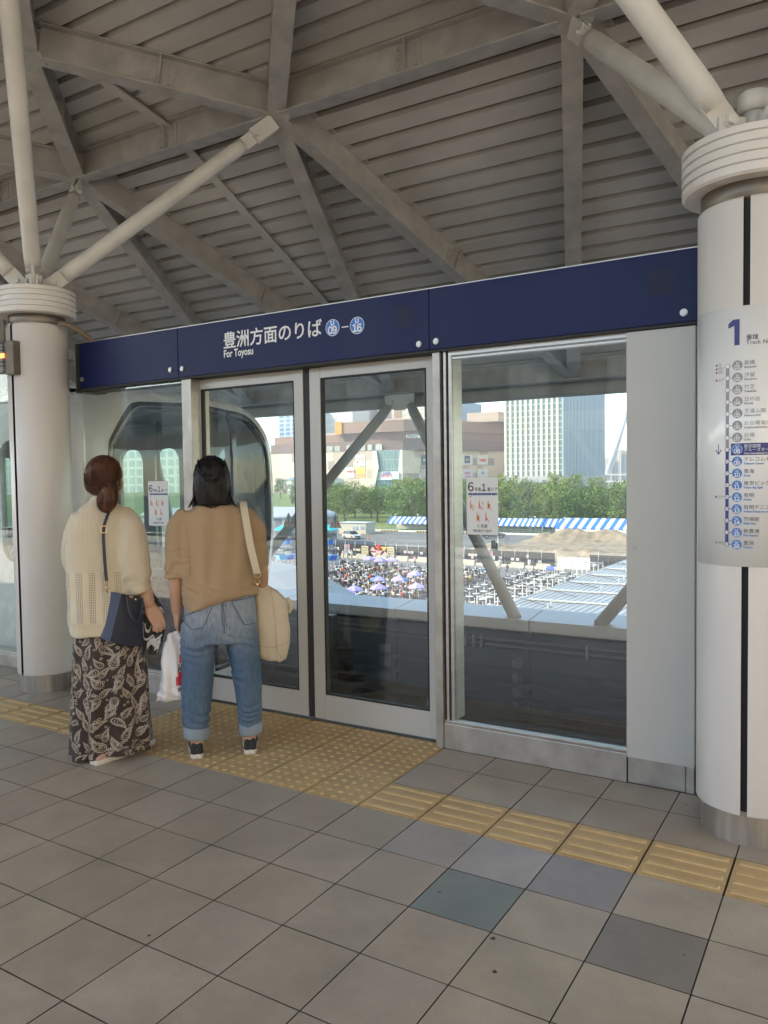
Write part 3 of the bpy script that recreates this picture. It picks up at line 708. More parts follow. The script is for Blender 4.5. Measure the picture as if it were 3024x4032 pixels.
g2 = thing('guide_rail', 'low steel guide rail running beside the track', 'rail', (-2, 3.9, -.8))
MB().box(-25, 16, 3.86, 3.90, -.86, -.70).box(-25, 16, 3.80, 3.94, -.698, -.685).box(-25, 16, 3.80, 3.94, -.875, -.862).build('rail', M_RAIL, g2)
x = -9.2
while x < 1: MB().box(x, x+.08, 3.90, 4.1, -1.118, -.72).build('rail_post', M_RAIL, g2); x += 1.2
pc = thing('cable_pipe', 'thin pale cable pipes clipped low on the parapet', 'pipe', (-2, 4.36, -.2))
for z in (-.18, -.24): MB().tube((-25, 4.375, z), (16, 4.375, z), .018, .018, 8).build('pipe', mat('pipe_grey', (.13, .13, .13), .5), pc)
for x in (-2.45, -2.36, -2.28, -1.2, -.4): MB().box(x, x+.02, 4.34, 4.398, -.27, -.15).build('clip', M_STEEL, pc)
st = thing('trackside_cabinet', 'narrow dark trackside cabinet behind the right door leaf', 'cabinet', (-3.9, 4.05, -1.1))
MB().bevbox(-4.03, -3.86, 3.98, 4.12, -1.1, -.02, .01).build('cabinet_body', mat('cabinet_dark', (.05, .05, .052), .5), st)
MB().box(-4.0, -3.88, 3.975, 3.98, -.9, -.1).build('cabinet_door', mat('cabinet_door_dark', (.06, .06, .06), .45), st)
# far edge of the platform behind the viewer (it shows only in the glass)
pb = thing('parapet_wall', 'low parapet on the far side of the station behind the viewer', 'wall', (-2, -10.3, -1))
MB().box(-28, 14, -10.6, -10.3, -1.3, .05).build('wall_panel', M_DARK, pb)
bk = thing('sky_blocker', 'long grey building shape added behind the viewer to block low sky from the glass', 'building', (0, -42, -10))  # unseen block added to keep low sky out of the pane reflections
MB().box(-160, 100, -62, -42, -10.5, 9.5).build('wall', mat('sky_blocker_wall', (.42, .41, .39), .7, var=.2, scale=.05), bk); b = MB()
for i in range(42): b.box(-158+6.2*i, -154.5+6.2*i, -42.02, -41.9, -8, 8.3)
b.build('window_band', mat('sky_blocker_glass', (.10, .12, .13), .3), bk)
eb = thing('bounce_wall', 'tall sand coloured wall added out of view to bounce warm light into the station', 'building', (10, -12, -10))  # unseen wall added to bounce warm sunlight in under the roof
MB().box(9.5, 20, -34, 2.5, -10.5, 17).build('wall', mat('bounce_wall_sand', (.70, .62, .51), .8, var=.06, scale=.3), eb)
fp = thing('brace_frame', 'steel frame of diagonal braces along the far side of the station', 'frame', (-2, -10.4, 0))
MB().box(-28, 14, -10.55, -10.3, 2.32, 2.7).build('edge_beam', M_BEAM, fp)
for k in range(-4, 4):
    for s in (-1, 1): MB().tube((XA+4.55*k+s*.1, -10.4, 2.4), (XA+4.55*k+s*2.17, -10.4, -1.2), .062, .062, 14).build('brace', M_BEAM, fp)
struct(MB().box(-60, 20, -10.3, -6.75, -1.3, -.02).build('bounce_apron', mat('bounce_apron_pale', (.5, .48, .44), .8, var=.1)))  # pale slab added over the far guideway to bounce sunlight onto the ceiling
# ------------------------------------------------------------------ train
def holed(outer, holes, fn, t=.03, m=0, mb=None):
    """a plate with openings: 2-D outline and holes, filled, thickness t, mapped by fn(a,b,d)"""
    cu = bpy.data.curves.new('plate', 'CURVE'); cu.dimensions = '2D'; cu.fill_mode = 'BOTH'; cu.extrude = t/2
    for poly in [outer]+holes:
        s = cu.splines.new('POLY'); s.points.add(len(poly)-1); s.use_cyclic_u = True
        for p, q in zip(s.points, poly): p.co = (q[0], q[1], 0, 1)
    o = bpy.data.objects.new('plate', cu); COL.objects.link(o); dg = bpy.context.evaluated_depsgraph_get(); dg.update()
    me = bpy.data.meshes.new_from_object(o.evaluated_get(dg))
    mb = mb or MB(); mb.add([fn(v.co.x, v.co.y, v.co.z) for v in me.vertices], [list(p.vertices) for p in me.polygons], m)
    bpy.data.meshes.remove(me); bpy.data.objects.remove(o); bpy.data.curves.remove(cu)
    return mb
M_TRAIN = mat('train_white', (.86, .86, .84), .25, var=.03, coat=.3)
M_TBLK = mat('train_black', (.012, .012, .013), .12, coat=.3)
M_TIN = mat('train_interior', (.50, .51, .48), .5)
M_TNAVY = mat('train_navy', (.016, .03, .14), .25, coat=.3)
M_TGL = glass_mat('tinted_glass', (.78, .84, .81), .05)
tr = thing('train', 'white driverless train with a big black framed windscreen stopped behind the glass', 'train', (-10, 2.4, -1))
def xf(z):      # how far the nose leans back
    return -4.25 - .30*max(0, (.95-z)/1.7)**1.4 - .18*max(0, (z-1.75)/.55)**2
outl = catmull([(1.10, -.95), (1.10, .3), (1.10, 1.75), (1.20, 2.08), (1.50, 2.21), (1.95, 2.27), (2.45, 2.29), (2.95, 2.285), (3.29, 2.255), (3.47, 2.18), (3.57, 2.05), (3.63, 1.85), (3.655, 1.5), (3.655, .8), (3.65, 0), (3.62, -.95), (2.4, -.97)], 5)
opn = catmull([(1.50, -.30), (1.46, .5), (1.452, 1.15), (1.455, 1.70), (1.49, 1.82), (1.63, 1.995), (1.75, 2.10), (1.85, 2.135), (2.25, 2.155), (2.55, 2.17), (2.93, 2.14), (3.14, 2.12), (3.27, 2.07), (3.38, 1.95), (3.455, 1.80), (3.49, 1.64), (3.505, 1.39), (3.50, .9), (3.45, .3), (3.30, -.38), (2.4, -.42)], 5)
CTR = (2.5, .85)
def polar(P, n=120):
    th = [(math.atan2(b-CTR[1], a-CTR[0]), math.hypot(a-CTR[0], b-CTR[1])) for a, b in P]; th.sort()
    A = np.array([t[0] for t in th]); R = np.array([t[1] for t in th])
    q = np.linspace(-math.pi, math.pi, n, endpoint=False); r = np.interp(q, A, R, period=2*math.pi)
    return [(CTR[0]+rr*math.cos(t), CTR[1]+rr*math.sin(t)) for t, rr in zip(q, r)]
OU, OP = polar(outl), polar(opn)
def shr(P, k): return [(CTR[0]+(a-CTR[0])*k, CTR[1]+(b-CTR[1])*k) for a, b in P]
def lerp2(P, Q, t): return [(a+(c-a)*t, b+(d-b)*t) for (a, b), (c, d) in zip(P, Q)]
b = MB()
b.loft([[(xf(z)-.62, y, z) for y, z in OU], [(xf(z)-.30, y, z) for y, z in OU], [(xf(z)-.15, y, z) for y, z in lerp2(OU, OP, .14)], [(xf(z)-.06, y, z) for y, z in lerp2(OU, OP, .45)], [(xf(z)-.012, y, z) for y, z in lerp2(OU, OP, .7)], [(xf(z), y, z) for y, z in OP]], 0, False, False)
b.build('front_body', M_TRAIN, tr)
IN = lerp2(OP, shr(OP, .5), .095)
b = MB()
b.loft([[(xf(z)-.001, y, z) for y, z in OP], [(xf(z)+.006, y, z) for y, z in lerp2(OP, IN, .15)], [(xf(z)+.004, y, z) for y, z in IN], [(xf(z)-.05, y, z) for y, z in IN]], 0, False, False)
fr = b.build('windscreen_frame', M_TBLK, tr)
ZS = .62
low = [(y, z) for y, z in IN if z <= ZS]; low.sort(key=lambda p: math.atan2(p[1]-ZS-.001, p[0]-2.5))
lo = [p for p in IN if p[1] < ZS]
lo = sorted(lo, key=lambda p: math.atan2(p[1]-(-.05), p[0]-2.5))
b = MB(); cl = [p for p in IN if p[1] < ZS]
k0 = next(i for i in range(len(IN)) if IN[i-1][1] >= ZS and IN[i][1] < ZS); seq = [IN[(k0+i) % len(IN)] for i in range(len(IN))]; seq = [p for p in seq if p[1] < ZS]
# lower mask in horizontal slices so it follows the lean of the nose
left = sorted([p for p in seq if p[0] < 2.5], key=lambda p: p[1]); right = sorted([p for p in seq if p[0] >= 2.5], key=lambda p: p[1])
zz = np.linspace(min(p[1] for p in seq)+.005, ZS, 9)
rows_ = []
for z in zz:
    ya = float(np.interp(z, [p[1] for p in left], [p[0] for p in left])); yb = float(np.interp(z, [p[1] for p in right], [p[0] for p in right]))
    rows_.append([(xf(z)-.004, ya+(yb-ya)*i/6, z) for i in range(7)])
b.loft(rows_, 0, False, False, True, False)
lm = b.build('lower_mask', mat('train_maroon_black', (.030, .016, .018), .14, coat=.4), tr)
b = MB()
for dy, s_ in ((3.18, 'ゆりかもめ'),):
    b.text(s_, lambda a, c, d: (xf(.70)+.007+.0*a, 2.86+a, .70+c), .105, 0, off=.001)
    b.text('YURIKAMOME', lambda a, c, d: (xf(.64)+.007, 3.0+a, .635+c), .045, 0)
b.build('lettering', M_STK, lm)
up = [p for p in IN if p[1] >= ZS]; kk = next(i for i in range(len(IN)) if IN[i-1][1] < ZS and IN[i][1] >= ZS)
up = [IN[(kk+i) % len(IN)] for i in range(len(up))]
b = MB(); poly = [(xf(z)-.006, y, z) for y, z in up]
zz = np.linspace(ZS, 2.14, 10); L_ = sorted([p for p in up if p[0] < 2.4], key=lambda p: p[1]); R_ = sorted([p for p in up if p[0] >= 2.4], key=lambda p: p[1])
rows_ = []
for z in zz:
    ya = float(np.interp(z, [p[1] for p in L_], [p[0] for p in L_])); yb = float(np.interp(z, [p[1] for p in R_], [p[0] for p in R_]))
    rows_.append([(xf(z)-.006, ya+(yb-ya)*i/6, z) for i in range(7)])
b.loft(rows_, 0, False, False, True, False)
b.build('windscreen', M_TGL, tr)
MB().loft([[(xf(z)-.012, 2.925, z), (xf(z)+.012, 2.925, z), (xf(z)+.012, 2.985, z), (xf(z)-.012, 2.985, z)] for z in np.linspace(ZS-.1, 2.13, 8)], 0, smooth=False).build('windscreen_pillar', M_TBLK, fr)
b = MB(); b.tube((xf(.6)+.03, 2.1, .66), (xf(.95)+.035, 2.75, .98), .012, .008, 8); b.tube((xf(.6)+.03, 2.2, .62), (xf(.9)+.035, 2.95, .90), .010, .007, 8); b.build('wiper', M_TBLK, tr)
# side walls with window openings
wins = [(-4.86, .27, .80, 1.80, .13), (-5.90, .20, .62, 1.83, .15), (-6.50, .20, .62, 1.83, .15)]
x = -7.75
while x > -26: wins += [(x, .55, .80, 1.80, .13), (x-1.35, .55, .80, 1.80, .13), (x-2.55, .20, .62, 1.83, .15), (x-3.15, .20, .62, 1.83, .15)]; x -= 4.5
for yw, nm in ((1.10, -1), (3.655, 1)):
    holes = [rrect(c-w, c+w, z0, z1, r, 4) for c, w, z0, z1, r in wins]
    m = holed([(-30, -.95), (-4.87, -.95), (-4.87, 2.0), (-4.9, 2.1), (-30, 2.1)], holes, lambda a, c, d: (a, yw+d, c), .05)
    o = m.build('side_wall', M_TRAIN, tr)
    for c, w, z0, z1, r in wins:
        g = MB(); P = rrect(c-w-.002, c+w+.002, z0-.002, z1+.002, r, 4)
        g.prism(P, lambda a, e, d: (a, yw+d, e), -.006, .006); g.build('window', M_TGL, o)
    for i, (c, w, z0, z1, r) in enumerate(wins):
        if w < .25 and (i % 2 == 1 if i < 3 else wins[i-1][1] > .3):      # paired door leaves with navy surrounds
            xa, xb = c-.30-.52, c-.30+.52
            q = holed(rrect(xa, xb, .0, 1.98, .16, 4), [rrect(cc-w-.015, cc+w+.015, z0-.015, z1+.015, r, 4) for cc in (c, c-.60)], lambda a, e, d: (a, yw+nm*.030+d, e), .012)
            q.box(c-.302, c-.298, yw+nm*.037-.002, yw+nm*.037+.002, 0, 1.95, 1)
            q.build('door', [M_TNAVY, M_TBLK], o)
b = MB()
sw = catmull([(-5.25, .85), (-5.6, .4), (-5.75, -.1), (-5.8, -.6), (-8.5, -.6), (-8.3, .2), (-7.2, .75), (-6.3, .95)], 6)
b.prism([p for p in sw], lambda a, e, d: (a, 1.07+d, e), -.004, .004)
b.build('livery_swoosh', M_TNAVY, tr)
b = MB(); ribbon(b, [(-5.62+.10*math.cos(t*.35), .34+.09*math.sin(t*.35)) for t in range(0, 12)], .035, lambda a, e: (a, 1.064, e)); b.add([(-5.60+.02*math.cos(t*.7), 1.064, .35+.02*math.sin(t*.7)) for t in range(9)], [tuple(range(9))]); b.build('livery_mark', M_STK, tr)
b = MB(); ROOF = [(1.10, 2.05), (1.22, 2.19), (1.5, 2.26), (2.4, 2.29), (3.3, 2.26), (3.53, 2.19), (3.655, 2.05)]
b.loft([[(xx, y, z) for y, z in ROOF] for xx in (-30, -4.85)], 0, False, False, True, False); b.build('train_roof', M_TRAIN, tr)
b = MB().box(-30, -4.75, 1.14, 3.62, -.05, 0, 1).box(-30, -4.55, 1.14, 3.62, 2.08, 2.12).box(-12.0, -11.95, 1.14, 3.62, 0, 2.08)
b.box(-4.86, -4.80, 1.14, 3.6, 0, .60)
b.build('cabin_lining', [M_TIN, mat('train_floor', (.10, .10, .11), .5)], tr)
b = MB().box(-30, -5.2, 2.0, 2.05, 2.03, 2.075).box(-30, -5.2, 2.75, 2.80, 2.03, 2.075); b.build('ceiling_rail', mat('rail_grey', (.2, .2, .2), .4), tr)
for y0, y1, bk in ((1.16, 1.62, 1.16), (3.14, 3.60, 3.52)):
    for x0, x1 in ((-5.5, -4.95), (-9.9, -7.2), (-11.9, -11.0)):
        MB().bevbox(x0, x1, y0, y1, .20, .45, .04).bevbox(x0, x1, bk, bk+.09, .45, .85, .03).build('seat', mat('seat_blue', (.05, .08, .17), .8) if 'seat_blue' not in bpy.data.materials else bpy.data.materials['seat_blue'], tr)
for x_, y_ in ((-5.35, 1.75), (-5.35, 3.0), (-7.0, 1.75), (-7.0, 3.0), (-8.5, 2.4)): MB().tube((x_, y_, 0), (x_, y_, 2.08), .017, .017, 8).build('grab_pole', M_STEEL, tr)
MB().box(-29.8, -4.75, 1.35, 3.4, -.98, -.06).build('underframe', M_TBLK, tr)

# the left neighbour sees a station name board between roof and train
nb = thing('name_board', 'pale station name board high behind the signal lamp at the far left', 'sign', (-9.5, 4.2, 2.3))
MB().bevbox(-11.4, -8.0, 4.15, 4.22, 2.05, 2.75, .01).build('board', mat('board_cream', (.75, .70, .60), .5), nb)
c = MB(); c.text('Telecom Center', lambda a, b_, d: (-10.3+a, 4.145, 2.42+b_), .17, 0); c.build('lettering', mat('pale_grey_ink', (.45, .43, .40), .6), nb)
# ------------------------------------------------------------------ the square below the station and the city behind it
ZG = -10.5
RX = lambda k: random.Random(k)
def cpos(P):
    d = Vector(P)-CAMP; c = (d.dot(CX), d.dot(CD), d.dot(CF))
    return (829.5+1692.5*c[0]/c[2], 1106+1692.5*c[1]/c[2]) if c[2] > .1 else (-9e9, 0)     # photo pixels at 1659 wide
def lawn_z(x, y):
    t = min(1, max(0, (y-158)/(380-158))); s = t*t*(3-2*t)
    return ZG-.03+3.3*s
M_ASPH = mat('square_asphalt', (.150, .150, .152), .8, var=.22, scale=.25, detail=8, bump=.1, bscale=3)
M_LOT = mat('lot_asphalt', (.165, .158, .147), .85, var=.2, scale=.12, detail=9)
M_GRASS = mat('lawn_grass', (.17, .21, .045), .9, col2=(.10, .15, .03), scale=.12, detail=8)
struct(MB().add([(-1400, -300, ZG-.05), (500, -300, ZG-.05), (500, 1600, ZG-.05), (-1400, 1600, ZG-.05)], [(0, 1, 2, 3)]).build('ground', mat('city_ground', (.16, .155, .145), .9, var=.2, scale=.05, detail=6)))
struct(MB().add([(-130, 10, ZG), (30, 10, ZG), (30, 94.2, ZG), (-130, 97.5, ZG)], [(0, 1, 2, 3)]).build('plaza', M_ASPH))
struct(MB().add([(-210, 95.6, ZG), (30, 95.6, ZG), (30, 148.4, ZG), (-210, 148.4, ZG)], [(0, 1, 2, 3)]).build('car_park', M_LOT))
b = MB(); nx, ny = 30, 26
for j in range(ny+1):
    for i in range(nx+1):
        x = -560+640*i/nx; y = 149+331*j/ny; b.v.append((x, y, lawn_z(x, y)+.035+.25*noise.noise(Vector((x*.03, y*.03, 0)))*(1 if y > 175 else 0)))
for j in range(ny):
    for i in range(nx): a = j*(nx+1)+i; b.f.append((a, a+1, a+nx+2, a+nx+1)); b.m.append(0); b.sm.append(True)
struct(b.build('park_lawn', M_GRASS))
# spoil heaps and graded soil at the right
M_DIRT = mat('excavated_soil', (.37, .285, .19), .95, col2=(.20, .165, .12), scale=.8, detail=10, bump=.8, bscale=4)
def dirt_h(x, y):
    h = .05
    f = lambda cx, cy, rx, ry, H: H*math.exp(-((x-cx)/rx)**2-((y-cy)/ry)**2)
    h += max(f(-44, 137, 5, 4, 2.2), f(-38, 138, 8, 3.5, 1.9), f(-29, 138, 8, 3.5, 1.9), f(-20, 138, 9, 4, 2.0), f(-48, 136, 3.5, 3, 1.6), f(-52, 118, 3.5, 3, 1.1), f(-34, 110, 7, 3, 1.1), f(-30, 104, 6, 3, .9))
    h += (.10+.42*min(1, h))*noise.noise(Vector((x*.45, y*.45, 1)))+.16*noise.noise(Vector((x*1.5, y*1.5, 4)))+.10*min(1, h)*math.sin(x*3.2+2*noise.noise(Vector((x*.3, y*.3, 9))))
    e = min(1, max(0, (x+58-.10*(y-100))/5))*min(1, max(0, (y-97)/3))*min(1, max(0, (146-y)/4))
    return h*e-.12*(1-e)
b = MB(); nx, ny = 110, 100
for j in range(ny+1):
    for i in range(nx+1):
        x = -60+60*i/nx; y = 96+51*j/ny; b.v.append((x, y, ZG+.02+dirt_h(x, y)))
for j in range(ny):
    for i in range(nx): a = j*(nx+1)+i; b.f.append((a, a+1, a+nx+2, a+nx+1)); b.m.append(0); b.sm.append(True)
struct(b.build('soil_mounds', M_DIRT))

# --- low metal roof of a stall building at the lower right
M_TIN = mat('zinc_roof', (.32, .335, .35), .5, .15, var=.10, scale=.5)
sr = thing('stall_building', 'long flat roofed building with a ribbed blue grey metal roof below the parapet', 'building', (-13, 62, ZG))
ZR = ZG+3.0
x0, x1 = -20.3, 4.0; prof = []; x = x0
while x < x1:
    for dx, h in ((0, 0), (.16, 0), (.20, .055), (.30, .055), (.34, 0), (.50, 0)): prof.append((x+dx, h))
    x += .5
y = 40.2; k = 0; b = MB()
while y < 92:
    b.loft([[(a, yy, ZR+h+dz) for a, h in prof] for yy, dz in ((y+.01, .02), (y+5.24, .0))], 0, False, False, False, False); y += 5.25; k += 1
b.build('roof', M_TIN, sr)
MB().box(x0+.1, x1, 40.4, 92, ZG, ZR-.14).build('wall', mat('stall_wall', (.3, .3, .3), .7), sr)
M_PIPE = mat('scaffold_pipe', (.56, .55, .50), .45, .3)
for k in range(11):
    y = 40.2+5.25*k
    if y > 92: break
    MB().box(x0+.2+.3*(k % 3), x0+4.6, y-.16, y+.16, ZR+.07, ZR+.15).tube((x0+4.4, y, ZR+.11), (x1, y, ZR+.11), .06, .06, 6).build('roof_rail', M_PIPE, sr)
for k in range(46):
    q = RX(k*3+1); px_, py_ = x0+1.5+q.random()*17, 41+q.random()*49
    MB().box(px_-.05, px_+.05, py_-.05, py_+.05, ZR, ZR+.34).build('roof_stub', M_PIPE, sr)
for k in range(9): 
    y = 45+5.25*k; MB().tube((x0+.3, y, ZR+.2), (x0+3.6, y-2.4, ZR+.12), .022, .022, 6).build('stay', M_RUB, sr)
MB().box(-4.2, -3.9, 36, 46, ZG, ZR+1.2).build('glass_screen', mat('teal_glass', (.22, .32, .30), .15), sr)
# scaffold frames along its edge
sc0 = thing('scaffold_frame', 'pale pipe scaffold frame at the edge of the metal roof', 'scaffold', (-21.6, 56, ZG), 'scaffold frames along the metal roof')
b = MB()
for xx in (-.8, .8):
    for yy in (-1.6, 0, 1.6): b.tube((xx, yy, 0), (xx, yy, 3.4), .04, .04, 6)
for z in (1.1, 2.2, 3.3):
    for xx in (-.8, .8): b.tube((xx, -1.6, z), (xx, 1.6, z), .035, .035, 6)
    for yy in (-1.6, 0, 1.6): b.tube((-.8, yy, z), (.8, yy, z), .035, .035, 6)
b.tube((.8, -1.6, 0), (.8, 1.6, 2.2), .03, .03, 6); b.tube((.8, 1.6, 1.1), (.8, -1.6, 3.3), .03, .03, 6)
sc0.location = (0, 0, 0); b.build('pipes', M_PIPE, sc0); MB().box(-.8, .8, -1.6, 1.6, 2.2, 2.26).build('deck', mat('scaffold_deck', (.35, .33, .30), .7), sc0)
sc0.location = (-21.7, 55.6, ZG)
for k, (xx, yy) in enumerate(((-21.9, 50.4), (-21.7, 61.5), (-21.6, 72.8))): dup(sc0, (xx, yy, ZG))
# --- perimeter fence with posts, posters and concrete blocks
def fence_y(x): return 94.6+(-28-x)*.062
M_FEN = mat('black_fence_panel', (.022, .022, .024), .6, var=.3, scale=.6)
fn = thing('hoarding', 'long black site hoarding with steel posts and small posters behind the tables', 'fence', (-50, 96, ZG))
for a, e in ((-76, -32.6), (-28.2, -22)):
    x = a
    while x < e-.2:
        xe = min(x+2.4, e); b = MB(); b.add([(x+.02, fence_y(x), ZG+.05), (xe-.02, fence_y(xe), ZG+.05), (xe-.02, fence_y(xe), ZG+2.0), (x+.02, fence_y(x), ZG+2.0), (x+.02, fence_y(x)+.05, ZG+.05), (xe-.02, fence_y(xe)+.05, ZG+.05), (xe-.02, fence_y(xe)+.05, ZG+2.0), (x+.02, fence_y(x)+.05, ZG+2.0)], [(0, 1, 2, 3), (5, 4, 7, 6), (3, 2, 6, 7), (0, 4, 5, 1), (0, 3, 7, 4), (1, 5, 6, 2)])
        b.build('panel', M_FEN, fn); x = xe
for k in range(26):
    x = -74.5+1.9*k
    if -32.4 < x < -28.3 or x > -22: continue
    b = MB().tube((x, fence_y(x)-.12, ZG), (x, fence_y(x)-.12, ZG+2.55), .035, .035, 6).box(x-.12, x+.12, fence_y(x)-.17, fence_y(x)-.1, ZG+.55, ZG+.62)
    b.build('fence_post', mat('galvanised', (.42, .42, .41), .4, .5) if 'galvanised' not in bpy.data.materials else bpy.data.materials['galvanised'], fn)
PC = [((.75, .72, .70), (.65, .12, .12)), ((.70, .30, .40), (.25, .08, .25)), ((.72, .70, .66), (.05, .05, .06)), ((.70, .68, .62), (.75, .30, .06))]
for k, (x, z, w, h, ci) in enumerate(((-66.9, 1.55, .42, .62, 2), (-66.35, 1.6, .40, .66, 1), (-66.9, .9, .42, .6, 0), (-66.3, .85, .40, .55, 2), (-65.2, 1.15, .40, .30, 3), (-64.75, 1.15, .40, .30, 3), (-64.3, 1.14, .40, .30, 3), (-68.6, 1.2, .8, .34, 3), (-55.95, 1.18, .42, .34, 0), (-55.35, 1.17, .42, .34, 0), (-54.75, 1.16, .42, .34, 0), (-53.15, 1.12, .44, .32, 2), (-52.05, 1.1, .40, .34, 0),
        (-46.95, 1.75, .40, .55, 2), (-46.4, 1.72, .40, .6, 1), (-46.95, 1.1, .40, .6, 1), (-46.4, 1.05, .38, .55, 2), (-45.3, 1.25, .36, .30, 3), (-44.85, 1.24, .36, .3, 0), (-44.35, 1.24, .36, .3, 3), (-44.85, .9, .36, .3, 0), (-41.95, 1.55, .40, .66, 1), (-41.6, 1.0, .38, .5, 2), (-40.6, 1.05, .42, .30, 2), (-38.8, .95, .42, .34, 0), (-38.05, .95, .42, .34, 0), (-36.6, 1.4, .3, .45, 2), (-34.9, .8, .42, .30, 2), (-27.6, .75, .4, .34, 0))):
    y = fence_y(x)-.02; p0, p1 = PC[ci]
    b = MB().box(x-w/2, x+w/2, y-.015, y+.015, ZG+z-h/2, ZG+z+h/2)
    q = RX(k)
    for r in range(3): b.box(x-w*.36, x+w*q.uniform(.05, .36), y-.02, y-.0155, ZG+z-h*.32+h*.24*r, ZG+z-h*.32+h*.24*r+h*.11, 1)
    b.build('poster', [mat('poster_paper_%d' % k, p0, .7), mat('poster_print_%d' % k, p1, .7)], fn)
M_CONC = mat('pale_concrete', (.46, .42, .34), .85, var=.15, scale=2)
cb = thing('concrete_block', 'pale concrete block standing in the row before the black hoarding', 'barrier', (0, 0, 0), 'concrete blocks along the hoarding')
b = MB(); b.prism([(-.28, 0), (.28, 0), (.28, .12), (.16, .72), (-.16, .72), (-.28, .12)], lambda a, c, d: (d, a, c), -.92, .92); face_mesh(b.build('block', M_CONC, cb)); 
cbl = thing('concrete_block', 'low pale concrete block between two taller ones before the black hoarding', 'barrier', (0, 0, 0), 'low concrete blocks along the hoarding')
b = MB(); b.prism([(-.26, 0), (.26, 0), (.26, .1), (.16, .36), (-.16, .36), (-.26, .1)], lambda a, c, d: (d, a, c), -.78, .78); face_mesh(b.build('block', M_CONC, cbl))
x = -70.0; k = 0; first = True
while x < -31.8:
    yb = fence_y(x)-1.5
    if first: cb.location = (x, yb, ZG); cbl.location = (x+1.8, yb+.1, ZG); first = False
    else: dup(cb, (x, yb, ZG), RX(x).uniform(-.03, .03)); dup(cbl, (x+1.8, yb+.1, ZG))
    x += 3.62
gt = thing('folding_gate', 'pale accordion style folding gate of tall white panels', 'gate', (-30.2, 94.3, ZG))
for k in range(10):
    x = -32.4+.43*k
    MB().add([(x, 94.6+.1*(k % 2), ZG+.05), (x+.42, 94.6+.1*((k+1) % 2), ZG+.05), (x+.42, 94.6+.1*((k+1) % 2), ZG+1.58), (x, 94.6+.1*(k % 2), ZG+1.58), (x, 94.63+.1*(k % 2), ZG+.05), (x+.42, 94.63+.1*((k+1) % 2), ZG+.05), (x+.42, 94.63+.1*((k+1) % 2), ZG+1.58), (x, 94.63+.1*(k % 2), ZG+1.58)],
             [(0, 1, 2, 3), (5, 4, 7, 6), (3, 2, 6, 7), (0, 3, 7, 4), (1, 5, 6, 2), (0, 4, 5, 1)]).build('gate_panel', mat('gate_white', (.68, .66, .60), .6) if 'gate_white' not in bpy.data.materials else bpy.data.materials['gate_white'], gt)
# menu boards with the triangular backdrop between them
M_CREAM = mat('board_yellow', (.68, .58, .36), .7); 
for x, lab in ((-62.5, 'cream menu board left of the triangle backdrop'), (-58.0, 'cream menu board right of the triangle backdrop')):
    t = thing('menu_board', lab, 'sign', (x, 95.6, ZG))
    MB().box(x-.58, x+.58, 95.6, 95.68, ZG+.25, ZG+1.9).build('board', M_CREAM, t)
    b = MB()
    for r in range(6): b.box(x-.5, x+.5, 95.585, 95.598, ZG+.45+.24*r, ZG+.55+.24*r); 
    b.build('menu_lines', mat('menu_ink', (.12, .10, .08), .7) if 'menu_ink' not in bpy.data.materials else bpy.data.materials['menu_ink'], t)
t = thing('photo_backdrop', 'photo backdrop of pink and yellow triangles with a red star shape on top', 'backdrop', (-60.2, 95.9, ZG))
MB().box(-61.85, -58.65, 95.9, 96.0, ZG, ZG+1.95).build('board', mat('backdrop_dark', (.06, .05, .05), .7), t)
for k, (cx, cz, s, up, col) in enumerate(((-61.3, 1.45, .62, 1, (.68, .36, .32)), (-60.2, .95, .70, -1, (.72, .38, .36)), (-59.3, 1.55, .62, -1, (.70, .48, .12)), (-59.1, .85, .6, 1, (.72, .45, .45)), (-61.0, .65, .6, -1, (.66, .50, .48)), (-60.2, 1.6, .62, -1, (.62, .10, .08)))):
    MB().prism([(cx-s, cz-up*s*.5), (cx+s, cz-up*s*.5), (cx, cz+up*s*.6)], lambda a, c, d: (a, 95.895-d-.006*k, ZG+c), 0, .02).build('triangle', mat('tri_%d' % k, col, .7), t)
MB().prism([(-60.55, 1.3), (-60.35, 1.75), (-60.45, 2.0), (-60.2, 2.3), (-59.98, 2.0), (-60.08, 1.75), (-59.9, 1.3), (-60.2, 1.6)], lambda a, c, d: (a, 95.82-d, ZG+c), 0, .05).build('red_emblem', mat('emblem_red', (.70, .06, .05), .6), t)
# --- tables, chairs
M_TTOP = mat('white_table', (.68, .67, .65), .5); M_CHAIR = mat('dark_chair', (.055, .052, .055), .55)
tb0 = thing('standing_table', 'round white table with a parasol post, empty, in rows on the square', 'table', (0, 0, 0), 'round white tables on the square')
MB().lathe((0, 0), [(0, .70), (.37, .70), (.385, .715), (.37, .73), (0, .73)], 20).build('tabletop', M_TTOP, tb0)
MB().lathe((0, 0), [(.24, 0), (.24, .03), (.05, .05), (.04, .70)], 10).tube((0, 0, .73), (0, 0, 1.12), .035, .035, 6).build('post', M_TTOP, tb0)
def chair_mesh():
    b = MB(); b.box(-.22, .22, -.21, .21, .41, .45)
    for sx in (-1, 1):
        for sy in (-1, 1): b.box(sx*.20-.015, sx*.20+.015, sy*.19-.015, sy*.19+.015, 0, .41)
    b.add([(-.21, .20, .45), (.21, .20, .45), (.20, .28, .86), (-.20, .28, .86), (-.21, .225, .45), (.21, .225, .45), (.20, .305, .86), (-.20, .305, .86)], [(0, 1, 2, 3), (5, 4, 7, 6), (3, 2, 6, 7), (0, 3, 7, 4), (1, 5, 6, 2)])
    b.box(-.24, -.20, -.20, .22, .62, .65).box(.20, .24, -.20, .22, .62, .65)
    return b
CH = chair_mesh()
ch0 = CH.build('plastic_chair', M_CHAIR); tag(ch0, 'dark plastic armchair drawn up to a round white table', 'chair', 'dark chairs round the tables')
TAB = []
